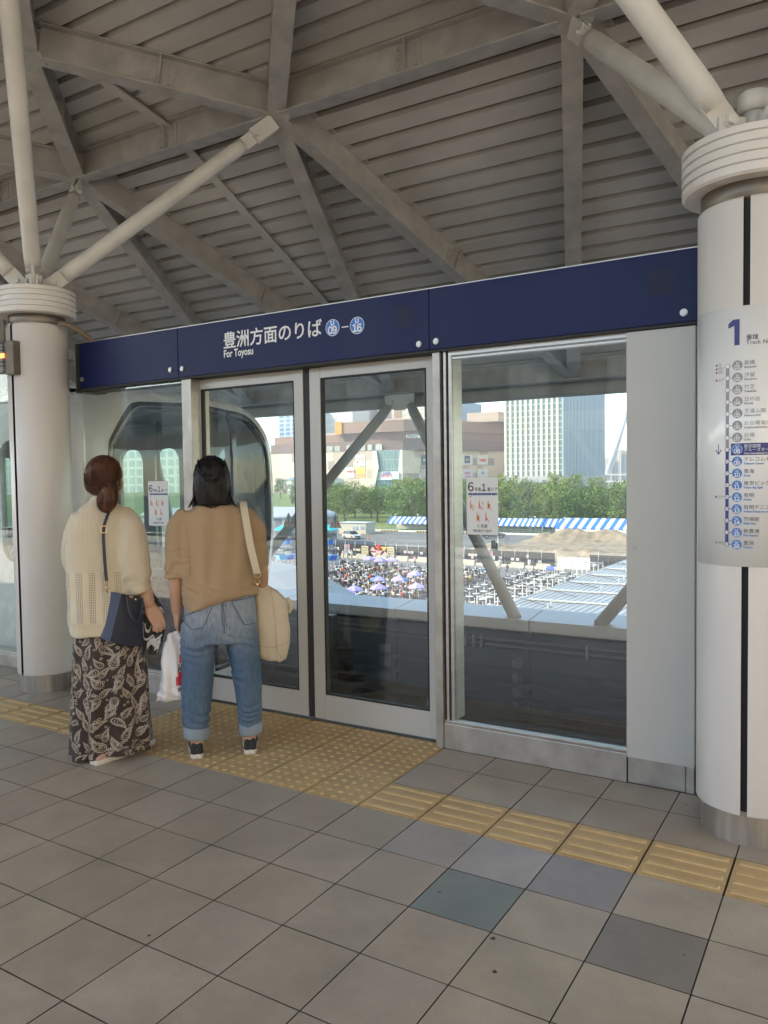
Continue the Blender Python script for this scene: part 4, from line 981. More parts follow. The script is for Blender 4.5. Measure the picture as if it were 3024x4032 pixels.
cols = [-22.9-1.93*k for k in range(6)] + [-37.0-1.93*k for k in range(5)] + [-47.4-1.93*k for k in range(7)]
for ci, x in enumerate(cols):
    for r in range(24):
        y = 47.2+1.88*r+(.9 if ci % 2 else 0)
        if y > 86.5 or (x > -24 and y < 66) or (x > -26 and y < 60): continue
        q = RX(ci*100+r); X, Y = x+q.uniform(-.12, .12), y+q.uniform(-.12, .12)
        px_, py_ = cpos((X, Y, ZG+.72))
        if not (596 < px_ < 1356) or 655 < px_ < 668 or 948 < px_ < 966: continue
        if x > -30 and y < 52: continue
        if x < -50 and y < 72: continue       # the lattice towers stand here
        if x < -36 and q.random() < .12: continue
        TAB.append((X, Y, py_, x < -36 or (x < -30 and y > 82)))
TAB.sort(key=lambda t: t[1])
TAB = TAB[:298]
chs = []
for k, (X, Y, _, busy) in enumerate(TAB):
    if k == 0: tb0.location = (X, Y, ZG)
    else: dup(tb0, (X, Y, ZG), 0, 'round white table with a parasol post among seated people' if busy else None)
    q = RX(k*7+3); a0 = q.uniform(0, 6.28)
    for m in range(2 if not busy else 3):
        a = a0+m*(2.6 if not busy else 2.1)+q.uniform(-.3, .3); chs.append((X+.62*math.cos(a), Y+.62*math.sin(a), a-math.pi/2+q.uniform(-.3, .3), busy, k, m))
for o in [o for o in COL.objects if o.name.startswith('standing_table') and o.get('label', '').endswith('seated people')]: o['group'] = 'round white tables among the crowd'
seated = [c for c in chs if c[3] and RX(c[4]*11+c[5]).random() < .80]
# the nearest chairs are objects of their own, the rest read as one mass
chs.sort(key=lambda c: (c[0]-CAMP.x)**2+(c[1]-CAMP.y)**2)
rest = MB()
for k, (X, Y, a, busy, _, _) in enumerate(chs):
    if k == 0: ch0.location = (X, Y, ZG); ch0.rotation_euler = (0, 0, a)
    elif k < 300: dup(ch0, (X, Y, ZG), a)
    else:
        ca, sa = math.cos(a), math.sin(a); rest.add([(X+v[0]*ca-v[1]*sa, Y+v[0]*sa+v[1]*ca, ZG+v[2]) for v in CH.v], CH.f)
if rest.v: o = rest.build('distant_chairs', M_CHAIR); tag(o, 'mass of dark chairs among the farther tables', 'chairs', None, 'stuff')
def fuse(mb, voxel, smooth=2, fac=.5):
    """join overlapping closed shapes into one continuous surface"""
    me = mb.mesh('fused', [])
    o = bpy.data.objects.new('fused', me); COL.objects.link(o)
    r = o.modifiers.new('r', 'REMESH'); r.mode = 'VOXEL'; r.voxel_size = voxel; r.use_smooth_shade = True
    if smooth: s = o.modifiers.new('s', 'SMOOTH'); s.iterations = smooth; s.factor = fac
    dg = bpy.context.evaluated_depsgraph_get(); dg.update()
    out = bpy.data.meshes.new_from_object(o.evaluated_get(dg))
    bpy.data.objects.remove(o); bpy.data.meshes.remove(me)
    return out
def link(name, me, mats, parent=None, label=None):
    for m in (mats if isinstance(mats, (list, tuple)) else [mats]): me.materials.append(m)
    o = bpy.data.objects.new(name, me); COL.objects.link(o)
    if parent is not None: o.parent = parent
    if label: o['label'] = label
    return o
def set_mats(me, fn):
    idx = [fn(p.center) for p in me.polygons]; me.polygons.foreach_set('material_index', idx); me.polygons.foreach_set('use_smooth', [True]*len(idx)); me.update()
M_SKIN2 = mat('far_skin', (.50, .32, .23), .6); M_HAIR2 = mat('far_hair', (.025, .018, .015), .5); M_TRO = mat('far_trousers', (.04, .042, .055), .8)
def small_person(pose, shirt, hat=None, skirt=None):
    b = MB()
    if pose == 'sit':
        b.path([(0, -.02, .46), (0, -.03, .62), (0, -.02, .80), (0, 0, .93), (0, .01, .99)], [.16, .15, .155, .13, .06], 14)
        for s in (-1, 1):
            b.path([(s*.09, -.02, .50), (s*.10, .20, .51), (s*.10, .40, .48)], [.085, .075, .06], 10); b.path([(s*.10, .40, .49), (s*.10, .42, .25), (s*.10, .40, .05)], [.06, .052, .04], 10); b.ell((s*.10, .46, .04), .045, .11, .04, 10, 6)
            b.path([(s*.15, 0, .91), (s*.20, .05, .72), (s*.13, .28, .70)], [.058, .048, .038], 10); b.ell((s*.12, .32, .70), .035, .05, .03, 8, 6)
        hz = 1.13; top = .62
    else:
        b.path([(0, 0, .82), (0, 0, .98), (0, 0, 1.18), (0, 0, 1.31), (0, .01, 1.38)], [.15, .135, .155, .13, .06], 14)
        for s in (-1, 1):
            b.path([(s*.085, 0, .86), (s*.09, .01, .48), (s*.09, 0, .06)], [.09, .065, .045], 10); b.ell((s*.09, .05, .04), .045, .12, .04, 10, 6)
            b.path([(s*.16, 0, 1.30), (s*.20, .0, 1.06), (s*.17, .12, .86)], [.055, .045, .036], 10); b.ell((s*.165, .15, .80), .03, .03, .055, 8, 6)
        hz = 1.51; top = .92
    b.path([(0, .01, hz-.16), (0, .015, hz-.08)], [.055, .05], 10); b.ell((0, .02, hz), .085, .105, .12, 14, 10); b.ell((0, -.015, hz+.015), .098, .11, .125, 14, 10); b.ell((0, -.06, hz-.09), .08, .05, .10, 10, 8)
    me = fuse(b, .024, 2)
    def pick(c):
        if c.z > hz-.13 and (c.y < .045 or c.z > hz+.07): return 1
        if c.z > hz-.15: return 0
        if abs(c.x) > .10 and c.y > .10 and c.z > top-.12 and c.z < top+.2: return 0
        if c.z > top - (0 if pose == 'stand' else .08) and not (pose == 'sit' and c.y > .14 and c.z < .6): return 2
        if c.z > top-.06 and c.y < .12: return 2
        return 3
    set_mats(me, pick)
    return me, [M_SKIN2, M_HAIR2 if hat is None else hat, shirt, M_TRO if skirt is None else skirt]
SH = {'white': (.60, .59, .57), 'pink': (.70, .33, .38), 'red': (.62, .07, .07), 'black': (.03, .03, .034), 'cream': (.60, .52, .38), 'green': (.07, .50, .14), 'yellow': (.58, .44, .06), 'grey': (.25, .25, .27), 'blue': (.10, .16, .36)}
SM = {k: mat('shirt_'+k, c, .85) for k, c in SH.items()}
PP = {}
def crowd_person(pose, colr, loc, rz, label, group):
    k = (pose, colr)
    if k not in PP:
        me, ms = small_person(pose, SM[colr], None, SM['cream'] if (pose == 'stand' and colr == 'white') else None)
        for m in ms: me.materials.append(m)
        o = bpy.data.objects.new('person', me); COL.objects.link(o); PP[k] = o
    else:
        o = PP[k].copy(); COL.objects.link(o)
    o.location = loc; o.rotation_euler = (0, 0, rz); s = RX(loc[0]).uniform(.93, 1.05); o.scale = (s, s, s)
    tag(o, label, 'person', group); return o
pal = ['white']*8+['black']*3+['pink']*4+['cream']*3+['grey']*2+['red', 'red', 'blue', 'yellow']
for k, c in enumerate(seated[:275]):
    colr = RX(k*5+2).choice(pal)
    crowd_person('sit', colr, (c[0], c[1], ZG), c[2], 'person in a %s top seated at a crowded white table on the square' % colr, 'seated people in %s tops' % colr)
one = [('stand', 'white', -62.9, 92.6, 'person in white standing left of the menu board near the hoarding'), ('stand', 'white', -64.1, 92.2, 'person in white standing farthest left along the concrete blocks'), ('stand', 'black', -65.0, 92.6, 'person in black standing at the left end of the concrete blocks'),
       ('stand', 'white', -54.9, 90.0, 'person in white standing right of the three far parasols'), ('stand', 'yellow', -44.9, 90.3, 'person in a yellow top standing before the concrete blocks'), ('stand', 'pink', -44.1, 90.3, 'person in a pink top standing beside the one in yellow'),
       ('stand', 'white', -38.4, 90.0, 'person in white walking past the concrete blocks alone'), ('sit', 'black', -36.7, 88.4, 'person in black seated alone near the rope barrier'), ('stand', 'black', -34.2, 90.9, 'person in black standing at the rope barrier with a raised arm'), ('stand', 'white', -34.9, 91.3, 'person in white bending beside the hoarding at the rope barrier'),
       ('stand', 'red', -37.2, 66.0, 'person in red standing by the blue and lavender parasols'), ('sit', 'green', -36.6, 57.2, 'person in a bright green top seated among the parasols'), ('sit', 'red', -27.2, 65.4, 'person in red sitting alone at the edge of the empty tables'), ('stand', 'cream', -26.6, 57.0, 'person in a cream top standing before the metal roof'),
       ('stand', 'pink', -50.0, 88.5, 'person in a pink top standing right of the crowded tables'), ('stand', 'cream', -33.0, 50.6, 'person in cream standing lowest of all, just above the parapet')]
for p, c, x, y, lab in one: crowd_person(p, c, (x, y, ZG), RX(x).uniform(0, 6.28), lab, None)
# --- parasols
M_LAV = mat('lavender_canvas', (.36, .30, .58), .8); M_LAV2 = mat('pale_lavender_canvas', (.44, .38, .63), .8); M_PBL = mat('blue_canvas', (.06, .20, .62), .8)
def parasol(loc, rz, label, blue=(), mark=False, group=None, r=.84):
    t = thing('parasol', label, 'parasol', (0, 0, 0), group)
    b = MB(); n = 8
    for i in range(n):
        a0, a1 = 2*math.pi*i/n, 2*math.pi*(i+1)/n; rows_ = []
        for f, z in ((0.02, 2.30), (.35, 2.20), (.7, 2.07), (1.0, 1.92)):
            row = []
            for q in range(5):
                u = q/4; a = a0+(a1-a0)*u; sag = 1-.05*f*math.sin(math.pi*u); row.append((r*f*sag*math.cos(a), r*f*sag*math.sin(a), z-.05*f*math.sin(math.pi*u)*.6))
            rows_.append(row)
        rows_.append([(x_, y_, z_-.10) for x_, y_, z_ in rows_[-1]])
        b.loft(rows_, 2 if i in blue else (0 if i % 2 else 1), False, False, False, False)
    b.build('canopy', [M_LAV, M_LAV2, M_PBL], t)
    if mark: MB().add([(r*.62*math.cos(a), r*.62*math.sin(a), z) for a, z in ((-.16, 2.08), (.16, 2.08), (.16, 2.16), (-.16, 2.16))], [(0, 1, 2, 3)]).build('printed_mark', mat('violet_print', (.10, .04, .25), .8) if 'violet_print' not in bpy.data.materials else bpy.data.materials['violet_print'], t)
    MB().tube((0, 0, 0), (0, 0, 2.32), .025, .025, 8).build('pole', M_STEEL, t)
    t.location = loc; t.rotation_euler = (0, 0, rz)
L_ = [((-38.8, 68.4), (0, 1), 'lavender parasol with a blue right side, highest of the mixed colour pair at the right'), ((-38.1, 64.0), (0, 7), 'lavender parasol with a blue edge above the middle of the crowd'), ((-40.0, 63.1), (3, 4), 'lavender parasol with a blue left side at the crowd centre'),
      ((-36.85, 58.1), (), 'plain lavender parasol alone between the blue sided ones and the sticker'), ((-34.0, 60.2), (), 'plain lavender parasol partly behind the round no touch sticker'), ((-38.3, 56.2), (), 'plain lavender parasol right of the one with a dark printed mark'), ((-37.8, 54.15), (), 'lavender parasol with a dark violet print, second from the left post'), ((-39.2, 53.9), (), 'lavender parasol at the far left against the door post'),
      ((-34.9, 51.0), (), 'lavender parasol just above the lowest one at the parapet'), ((-33.35, 49.4), (), 'lowest lavender parasol, just above the parapet coping'), ((-51.6, 79.7), (), 'leftmost of three far lavender parasols before the menu boards'), ((-49.3, 78.6), (), 'middle of three far lavender parasols before the backdrop'), ((-48.4, 79.8), (), 'rightmost of three far lavender parasols before the backdrop'),
      ((-33.9, 76.6), (0, 1, 2, 3, 4), 'mostly blue parasol at the left edge of the fixed pane')]
for k, ((x, y), bl, lab) in enumerate(L_): parasol((x, y, ZG), .3*k, lab, bl, k in (6, 9))
# --- attraction towers of flared rods with ring signs and blue boxes
M_LAT = mat('lattice_metal', (.50, .50, .51), .4, .5); M_RING = mat('ring_sign', (.13, .13, .145), .6); M_CYAN = mat('cyan_panel', (.03, .42, .78), .35); M_DBL = mat('blue_panel', (.05, .12, .55), .35)
def tower(cx, cy, label):
    t = thing('lattice_tower', label, 'tower', (cx, cy, ZG))
    b = MB()
    for i in range(14):
        a = 2*math.pi*i/14
        b.tube((cx+.45*math.cos(a), cy+.45*math.sin(a), ZG+.8), (cx+1.25*math.cos(a+.25), cy+1.25*math.sin(a+.25), ZG+2.55), .028, .028, 5)
        b.tube((cx+.9*math.cos(a), cy+.9*math.sin(a), ZG+3.9), (cx+.45*math.cos(a+.3), cy+.45*math.sin(a+.3), ZG+4.4), .025, .025, 5)
        b.tube((cx+.35*math.cos(a), cy+.35*math.sin(a), ZG+4.9), (cx+1.15*math.cos(a+.2), cy+1.15*math.sin(a+.2), ZG+5.5), .025, .025, 5)
    b.build('flared_rods', M_LAT, t)
    b = MB()
    for i in range(4):
        a = math.pi/4+math.pi/2*i; b.tube((cx+.5*math.cos(a), cy+.5*math.sin(a), ZG), (cx+.4*math.cos(a), cy+.4*math.sin(a), ZG+6.4), .04, .04, 6)
    for z in np.arange(.0, 6.2, .6):
        for i in range(4):
            a, a2 = math.pi/4+math.pi/2*i, math.pi/4+math.pi/2*(i+1); b.tube((cx+.47*math.cos(a), cy+.47*math.sin(a), ZG+z), (cx+.47*math.cos(a2), cy+.47*math.sin(a2), ZG+z+.6), .022, .022, 5); b.tube((cx+.47*math.cos(a), cy+.47*math.sin(a), ZG+z), (cx+.47*math.cos(a2), cy+.47*math.sin(a2), ZG+z), .022, .022, 5)
    b.build('mast', M_LAT, t)
    for z, r in ((3.62, 1.15), (5.35, 1.05), (1.0, .62)):
        MB().lathe((cx, cy), [(r*.93, ZG+z), (r, ZG+z), (r, ZG+z+.26), (r*.93, ZG+z+.26), (r*.93, ZG+z)], 28).build('ring_sign', M_RING, t)
        c = MB(); f = lambda a, bb, d: (cx+(r+.012)*math.cos(a/r-1.9), cy+(r+.012)*math.sin(a/r-1.9), ZG+z+.07+bb)
        if r > .7: c.text('ATTRACTION'[:8], f, .19, 0, off=.004); c.build('ring_letters', M_WHITE, t)
    for z, r, h in ((2.62, 1.30, .52), (4.38, .80, .52)):
        b = MB(); n = 8
        for i in range(n):
            a0, a1 = 2*math.pi*i/n, 2*math.pi*(i+1)/n
            P_ = lambda a, zz, rr: (cx+rr*math.cos(a), cy+rr*math.sin(a), ZG+zz)
            b.add([P_(a0, z, r*.86), P_(a1, z, r*.86), P_(a1, z+h, r), P_(a0, z+h, r)], [(0, 1, 2, 3)], i % 3)
        b.build('panel_band', [M_CYAN, M_DBL, mat('pale_blue_panel', (.30, .55, .80), .35) if 'pale_blue_panel' not in bpy.data.materials else bpy.data.materials['pale_blue_panel']], t)
    b = MB().lathe((cx, cy), [(.3, ZG+6.7), (1.3, ZG+6.15), (1.34, ZG+6.05)], 10, smooth=False); b.build('awning', mat('teal_canvas', (.05, .45, .48), .7) if 'teal_canvas' not in bpy.data.materials else bpy.data.materials['teal_canvas'], t)
tower(-52.0, 71.4, 'flared lattice tower with ring signs and blue panels right of the door gap')
tower(-57.1, 70.0, 'flared lattice tower with bright blue panels beside the train nose')
tw = thing('speaker_tower', 'dark lattice tower hung with black speaker boxes', 'tower', (-69.6, 88, ZG))
b = MB()
for sx in (-.5, .5):
    for sy in (-.5, .5): b.tube((-71+sx, 88+sy, ZG), (-71+sx, 88+sy, ZG+6.2), .04, .04, 6)
for z in np.arange(0, 6, .8):
    for s in (-.5, .5): b.tube((-71.5, 88+s, ZG+z), (-70.5, 88+s, ZG+z+.8), .03, .03, 5); b.tube((-71+s, 87.5, ZG+z), (-71+s, 88.5, ZG+z+.8), .03, .03, 5)
b.build('truss', M_LAT, tw); MB().bevbox(-70.3, -68.9, 87.7, 88.6, ZG+.4, ZG+4.3, .1).build('speaker_stack', mat('speaker_black', (.02, .02, .022), .6), tw)
# --- marquee roofs
M_TENT = mat('grey_tent_fabric', (.25, .275, .29), .6, var=.06, scale=.4)
t = thing('marquee', 'big pale grey curved marquee roof low behind the right door leaf', 'tent', (-40.5, 44.5, ZG))
b = MB(); b.lathe((-41.5, 44.6), [(9.3, ZG+.8), (9.3, ZG+1.8), (8.9, ZG+2.7), (7, ZG+3.9), (4.5, ZG+4.9), (2, ZG+5.5), (0, ZG+5.75)], 20, smooth=False); b.build('canvas_roof', M_TENT, t)
MB().lathe((-41.5, 44.6), [(9.2, ZG), (9.2, ZG+.8)], 20).build('side_wall', mat('tent_wall', (.5, .5, .5), .7), t)
t = thing('stage_building', 'wide low building with a pale rounded roof and lettering on its curved end', 'building', (-92, 114, ZG))
b = MB(); P_ = rrect(-124, -80, 103, 119, 7.9, 6); b.prism(P_, lambda a, c, d: (a, c, ZG+d), 0, 5.0, 0); b.prism(P_, lambda a, c, d: (a, c, ZG+d), 5.05, 5.2, 1)
b.loft([[(CX_+(a-CX_)*k, 113+(c-113)*k, ZG+z) for a, c in P_] for CX_, k, z in ((-99, 1.02, 5.25), (-99, .98, 5.9), (-99, .85, 6.5), (-99, .6, 6.75))], 1)
b.build('hall', [mat('stage_wall', (.30, .27, .28), .6), mat('stage_roof_white', (.38, .40, .44), .5)], t)
c = MB(); c.text('SMILE', lambda a, b_, d: (-93+a*1.0, 102.9, ZG+2.6+b_), 1.9, 0, off=.03); c.build('wall_letters', M_WHITE, t)
# --- prefab hut, cars, cones, tents
t = thing('site_hut', 'cream prefabricated site hut with one window behind the white car', 'hut', (-94, 141, ZG))
MB().box(-97.3, -90.3, 139.2, 143, ZG, ZG+2.35).build('hut_wall', mat('hut_cream', (.55, .50, .40), .7), t); MB().box(-97.5, -90.1, 139.0, 143.2, ZG+2.36, ZG+2.5).build('hut_roof', mat('hut_roof_grey', (.5, .52, .55), .5), t)
w = MB().box(-93.6, -92.3, 139.12, 139.19, ZG+.9, ZG+1.7).build('window', mat('window_glaze', (.32, .38, .46), .15), t); MB().box(-93.0, -92.9, 139.08, 139.115, ZG+.9, ZG+1.7).build('window_bar', M_WHITE, w)
MB().box(-91.6, -90.7, 139.12, 139.19, ZG+1.0, ZG+1.7).build('window', bpy.data.materials['window_glaze'], t)
def car(loc, rz, label, col):
    t = thing('parked_car', label, 'car', (0, 0, 0)); L = 2.3
    low = [(-2.28, .42), (-2.30, .75), (-2.22, .98), (-1.9, 1.02), (.95, 1.02), (1.95, .90), (2.25, .78), (2.30, .50), (2.2, .30), (-2.15, .30)]
    b = MB(); b.loft([[(a, y*.9*k, z) for a, z in low] for y, k in ((-1, 1.0),)] + [[(a, .9*.97 if 0 else y, z) for a, z in low] for y in (-.55, .55)] + [[(a, .9, z) for a, z in low]], 0, True, True, False, True)
    body = face_mesh(b.build('body', mat('car_paint', col, .25, coat=.5), t))
    cab = [(-2.05, 1.0), (-1.75, 1.48), (-1.4, 1.58), (.15, 1.60), (.55, 1.50), (1.25, 1.0)]
    g = MB(); g.loft([[(a*(1-.0), y*(1-.22*max(0, (z-1)/.6)), z) for a, z in cab] for y in (-.84, .84)], 0, True, True, False, True); face_mesh(g.build('window', mat('car_glass', (.02, .025, .03), .08) if 'car_glass' not in bpy.data.materials else bpy.data.materials['car_glass'], t))
    r = MB(); r.bevbox(-1.75, .35, -.66, .66, 1.56, 1.63, .03)
    for xx in (-1.0, .05):
        for s in (-1, 1): r.obox((xx, s*.755, 1.28), (.045, 0, 0), (0, .012, 0), (0, -s*.07, .30))
    r.build('roof_panel', bpy.data.materials[body.data.materials[0].name], t)
    for xx in (-1.38, 1.40):
        for s in (-1, 1):
            w = MB().tube((xx, s*.72, .34), (xx, s*.92, .34), .34, .34, 18).build('wheel', mat('tyre', (.02, .02, .02), .8) if 'tyre' not in bpy.data.materials else bpy.data.materials['tyre'], t); MB().tube((xx, s*.915, .34), (xx, s*.93, .34), .21, .21, 12).build('rim', M_STEEL, w)
    for s in (-1, 1): MB().box(2.2, 2.30, s*.72-.16, s*.72+.16, .68, .84).build('headlight', mat('lamp_glass', (.6, .62, .65), .1) if 'lamp_glass' not in bpy.data.materials else bpy.data.materials['lamp_glass'], t); MB().box(-2.31, -2.2, s*.75-.1, s*.75+.1, .75, .98).build('tail_light', mat('tail_red', (.4, .02, .02), .2) if 'tail_red' not in bpy.data.materials else bpy.data.materials['tail_red'], t)
    MB().box(2.25, 2.31, -.5, .5, .45, .68).build('grille', M_RUB, t)
    t.location = loc; t.rotation_euler = (0, 0, rz)
car((-86.0, 127.3, ZG), -.42, 'white estate car parked in front of the cream site hut', (.60, .59, .56))
car((-92.0, 125.2, ZG), -.4, 'black car half hidden left of the white estate car', (.02, .02, .022))
car((-60.5, 139, ZG), .5, 'dark grey car parked behind the left end of the soil heap', (.12, .11, .11))
for x, y, lab in ((-82.8, 128.5, 'orange traffic cone on the asphalt right of the white car'), (-90.0, 137.6, 'orange traffic cone beside the site hut')):
    t = thing('traffic_cone', lab, 'cone', (x, y, ZG)); MB().lathe((x, y), [(.16, ZG+.03), (.03, ZG+.7), (0, ZG+.7)], 10).build('cone_body', mat('cone_orange', (.75, .14, .03), .5) if 'cone_orange' not in bpy.data.materials else bpy.data.materials['cone_orange'], t); MB().box(x-.2, x+.2, y-.2, y+.2, ZG, ZG+.03).build('cone_base', bpy.data.materials['cone_orange'], t)
M_TB = mat('tent_blue', (.04, .16, .66), .7); M_TWH = mat('tent_white', (.62, .62, .60), .7); M_CURT = mat('tent_curtain', (.50, .47, .41), .8)
def tent(x0, x1, y0, y1, ze, zr, label, n, wall=None, yb=None):
    t = thing('striped_tent', label, 'tent', ((x0+x1)/2, y0, ZG), 'blue and white striped event tents'); del t['group']
    ym = (y0+y1)/2; b = MB()
    for i in range(n):
        a, c = x0+(x1-x0)*i/n, x0+(x1-x0)*(i+1)/n
        sh = .55*(x1-x0)/n if wall else 0
        b.add([(a, y0, ZG+ze-.28), (c, y0, ZG+ze-.28), (c, y0, ZG+ze), (a, y0, ZG+ze), (a+sh, ym, ZG+zr), (c+sh, ym, ZG+zr), (a, y1, ZG+ze), (c, y1, ZG+ze)], [(0, 1, 2, 3), (3, 2, 5, 4), (4, 5, 7, 6)], i % 2)
    b.build('canopy', [M_TB, M_TWH], t)
    k = max(2, round((x1-x0)/3.6))
    for i in range(k+1):
        a = x0+(x1-x0)*i/k; MB().tube((a, y0+.05, ZG), (a, y0+.05, ZG+ze), .035, .035, 6).build('leg', M_STEEL, t)
    MB().box(x0, x1, y1-.1, y1-.06, ZG, ZG+ze).build('curtain', M_CURT, t)
    if wall:
        for i in range(k):
            a = x0+(x1-x0)*i/k; MB().box(a+.06, a+(x1-x0)/k-.06, y0+.02, y0+.06, ZG, ZG+ze-.2).build('front_wall', mat('tent_front', (.66, .61, .50), .8) if 'tent_front' not in bpy.data.materials else bpy.data.materials['tent_front'], t)
tent(-93.6, -81.9, 153.5, 158, 1.72, 3.0, 'striped tent at the left end of the row, left of the post', 18)
tent(-81.6, -71.0, 153.3, 157.6, 1.72, 3.0, 'striped tent second in the row, behind the diagonal brace', 17)
tent(-70.8, -60.6, 152.6, 157, 1.75, 3.05, 'striped tent in mid row, partly behind the seat sticker', 16)
tent(-60.5, -55.4, 152.3, 156.8, 1.78, 3.08, 'short striped tent right of the seat sticker', 9)
tent(-55.1, -50.9, 152, 156.6, 1.8, 3.12, 'short striped tent next to the big walled one', 7)
tent(-51.2, -28.0, 148.4, 154.5, 1.72, 3.5, 'long nearer striped tent with cream front walls at the right end', 26, True)
t = thing('park_railing', 'thin pale green railing in front of the striped tents', 'railing', (-75, 151, ZG))
b = MB()
for i in range(36): b.box(-98+1.3*i-.02, -98+1.3*i+.02, 151.2, 151.24, ZG, ZG+1.0)
b.box(-98, -52, 151.2, 151.24, ZG+.95, ZG+1.0).box(-98, -52, 151.2, 151.24, ZG+.5, ZG+.54); b.build('rails', mat('green_rail', (.36, .48, .42), .5), t)
struct(MB().box(-210, 20, 148.5, 149.2, ZG-.02, ZG+.38).build('kerb_wall', mat('white_kerb', (.66, .64, .56), .7)))
for k, (x, w_) in enumerate(((-89.6, 4.5), (-80.3, 4.9), (-69.5, 4))):
    t = thing('striped_barrier', ('low black and yellow striped barrier left of the other two', 'low black and yellow striped barrier in the middle of three', 'low black and yellow striped barrier half hidden by the brace')[k], 'barrier', (x, 147.6, ZG)); b = MB()
    n = 14
    for i in range(n): a = x-w_/2+w_*i/n; b.add([(a, 147.6, ZG+.05), (a+w_/n, 147.6, ZG+.05), (a+w_/n+.12, 147.6, ZG+.34), (a+.12, 147.6, ZG+.34), (a, 147.8, ZG+.05), (a+w_/n, 147.8, ZG+.05), (a+w_/n+.12, 147.8, ZG+.34), (a+.12, 147.8, ZG+.34)], [(0, 1, 2, 3), (5, 4, 7, 6), (3, 2, 6, 7)], i % 2)
    b.build('bar', [mat('hazard_yellow', (.55, .40, .12), .6), M_RUB], t)
for k, (x, y) in enumerate(((-90.3, 151.8), (-84.5, 152), (-66.4, 150.6), (-65.6, 152.4), (-56.0, 150), (-48.9, 147.5))):
    t = thing('lamp_post', 'slim grey lamp post standing before the striped tents', 'lamp post', (x, y, ZG), 'lamp posts before the striped tents'); MB().tube((x, y, ZG), (x, y, ZG+3.6), .05, .04, 6).build('pole', M_LAT, t); MB().ell((x, y, ZG+3.7), .18, .18, .14, 8, 6).build('lamp_head', M_WHITE, t)
t = thing('loudspeaker', 'black loudspeaker cluster on a pole above the hoarding', 'loudspeaker', (-42.2, 97.2, ZG))
MB().bevbox(-42.65, -42.2, 97, 97.5, ZG+1.9, ZG+3.2, .06).bevbox(-42.2, -41.8, 97, 97.5, ZG+1.8, ZG+2.9, .06).build('speaker_box', M_RUB, t); MB().tube((-41.7, 97.2, ZG), (-41.7, 97.2, ZG+3.9), .05, .05, 6).build('pole', M_LAT, t)
t = thing('blue_bin', 'bright blue flat crate on legs before the white gate', 'crate', (-32, 91, ZG)); MB().bevbox(-32.55, -31.45, 90.6, 91.2, ZG+.3, ZG+.72, .03).build('tub', mat('crate_blue', (.03, .14, .62), .5), t); MB().box(-32.45, -31.55, 90.7, 91.1, ZG, ZG+.3).build('stand', M_STEEL, t)
t = thing('rope_barrier', 'line of short white posts joined by rope near the gate', 'barrier', (-32, 90, ZG))
for k in range(8):
    x = -35.6+1.15*k; MB().tube((x, 89.6, ZG), (x, 89.6, ZG+.85), .04, .04, 6).build('barrier_post', M_TTOP, t)
    if k < 7: MB().path([(x, 89.6, ZG+.8), (x+.4, 89.6, ZG+.66), (x+.75, 89.6, ZG+.66), (x+1.15, 89.6, ZG+.8)], .018, 5).build('rope', M_TTOP, t)
# --- trees
M_LEAF = [mat('leaf_dark', (.075, .125, .03), .6, var=.4, scale=.7), mat('leaf_mid', (.13, .195, .045), .6, var=.4, scale=.7), mat('leaf_light', (.19, .25, .06), .6, var=.35, scale=.7), mat('leaf_yellow', (.26, .285, .07), .6, var=.3, scale=.7), mat('leaf_olive', (.10, .105, .035), .6, var=.35, scale=.7)]
for m_ in M_LEAF:
    b_ = m_.node_tree.nodes['Principled BSDF']; b_.inputs['Specular IOR Level'].default_value = .2
M_BARK = mat('tree_bark', (.16, .12, .085), .9, var=.3, scale=3)
def tree_mesh(seed, H, R, kind):
    q = RX(seed); tr_ = MB(); tr_.path([(0, 0, 0), (q.uniform(-.1, .1), 0, H*.2), (q.uniform(-.25, .25), q.uniform(-.2, .2), H*.5), (0, 0, H*.8)], [.26, .20, .14, .05], 7)
    cl = []
    if kind == 'column':
        for k in range(22): z = H*(.12+.84*k/21); rr = R*(.55+.6*math.sin(math.pi*min(1, .2+.8*(1-k/21)))) * (1 if k < 18 else .6); a = q.uniform(0, 6.28); cl.append((rr*.45*math.cos(a), rr*.45*math.sin(a), z, rr*.75, H*.07))
    else:
        n = q.randint(20, 26)
        for k in range(n):
            t_ = (k+.5)/n; z = H*(.28+.62*t_); rad_ = R*math.sqrt(max(.05, 1-((t_-.38)/.68)**2)); a = k*2.4+q.uniform(-.4, .4); f = q.uniform(.35, .85)
            p = (rad_*f*math.cos(a), rad_*f*math.sin(a), z); s_ = R*q.uniform(.26, .44); cl.append((*p, s_, s_*.72))
            tr_.path([(0, 0, max(H*.2, z-H*.22)), (p[0]*.5, p[1]*.5, z-H*.08), p], [.08, .055, .03], 5)
    cr = MB()
    for (x, y, z, s_, h_) in cl:
        for k in range(105 if kind != 'column' else 80):
            d = Vector((q.gauss(0, 1), q.gauss(0, 1), q.gauss(0, 1))).normalized()*(q.random()**.33)
            c = Vector((x+d.x*s_, y+d.y*s_, z+d.z*h_)); w = q.uniform(.12, .28)
            u = Vector((q.gauss(0, 1), q.gauss(0, 1), q.gauss(0, .6))).normalized(); v_ = u.cross(Vector((q.gauss(0, 1), q.gauss(0, 1), q.gauss(0, 1)))).normalized()
            cr.add([c+u*w, c+v_*w*.7, c-u*w, c-v_*w*.7+Vector((0, 0, -.05))], [(0, 1, 2, 3)], min(2, int(q.random()*3)))
    return tr_, cr
TR = []
KL = {'round': 'broad leafy tree', 'tall': 'tall loose crowned tree', 'column': 'slim upright pale green tree'}
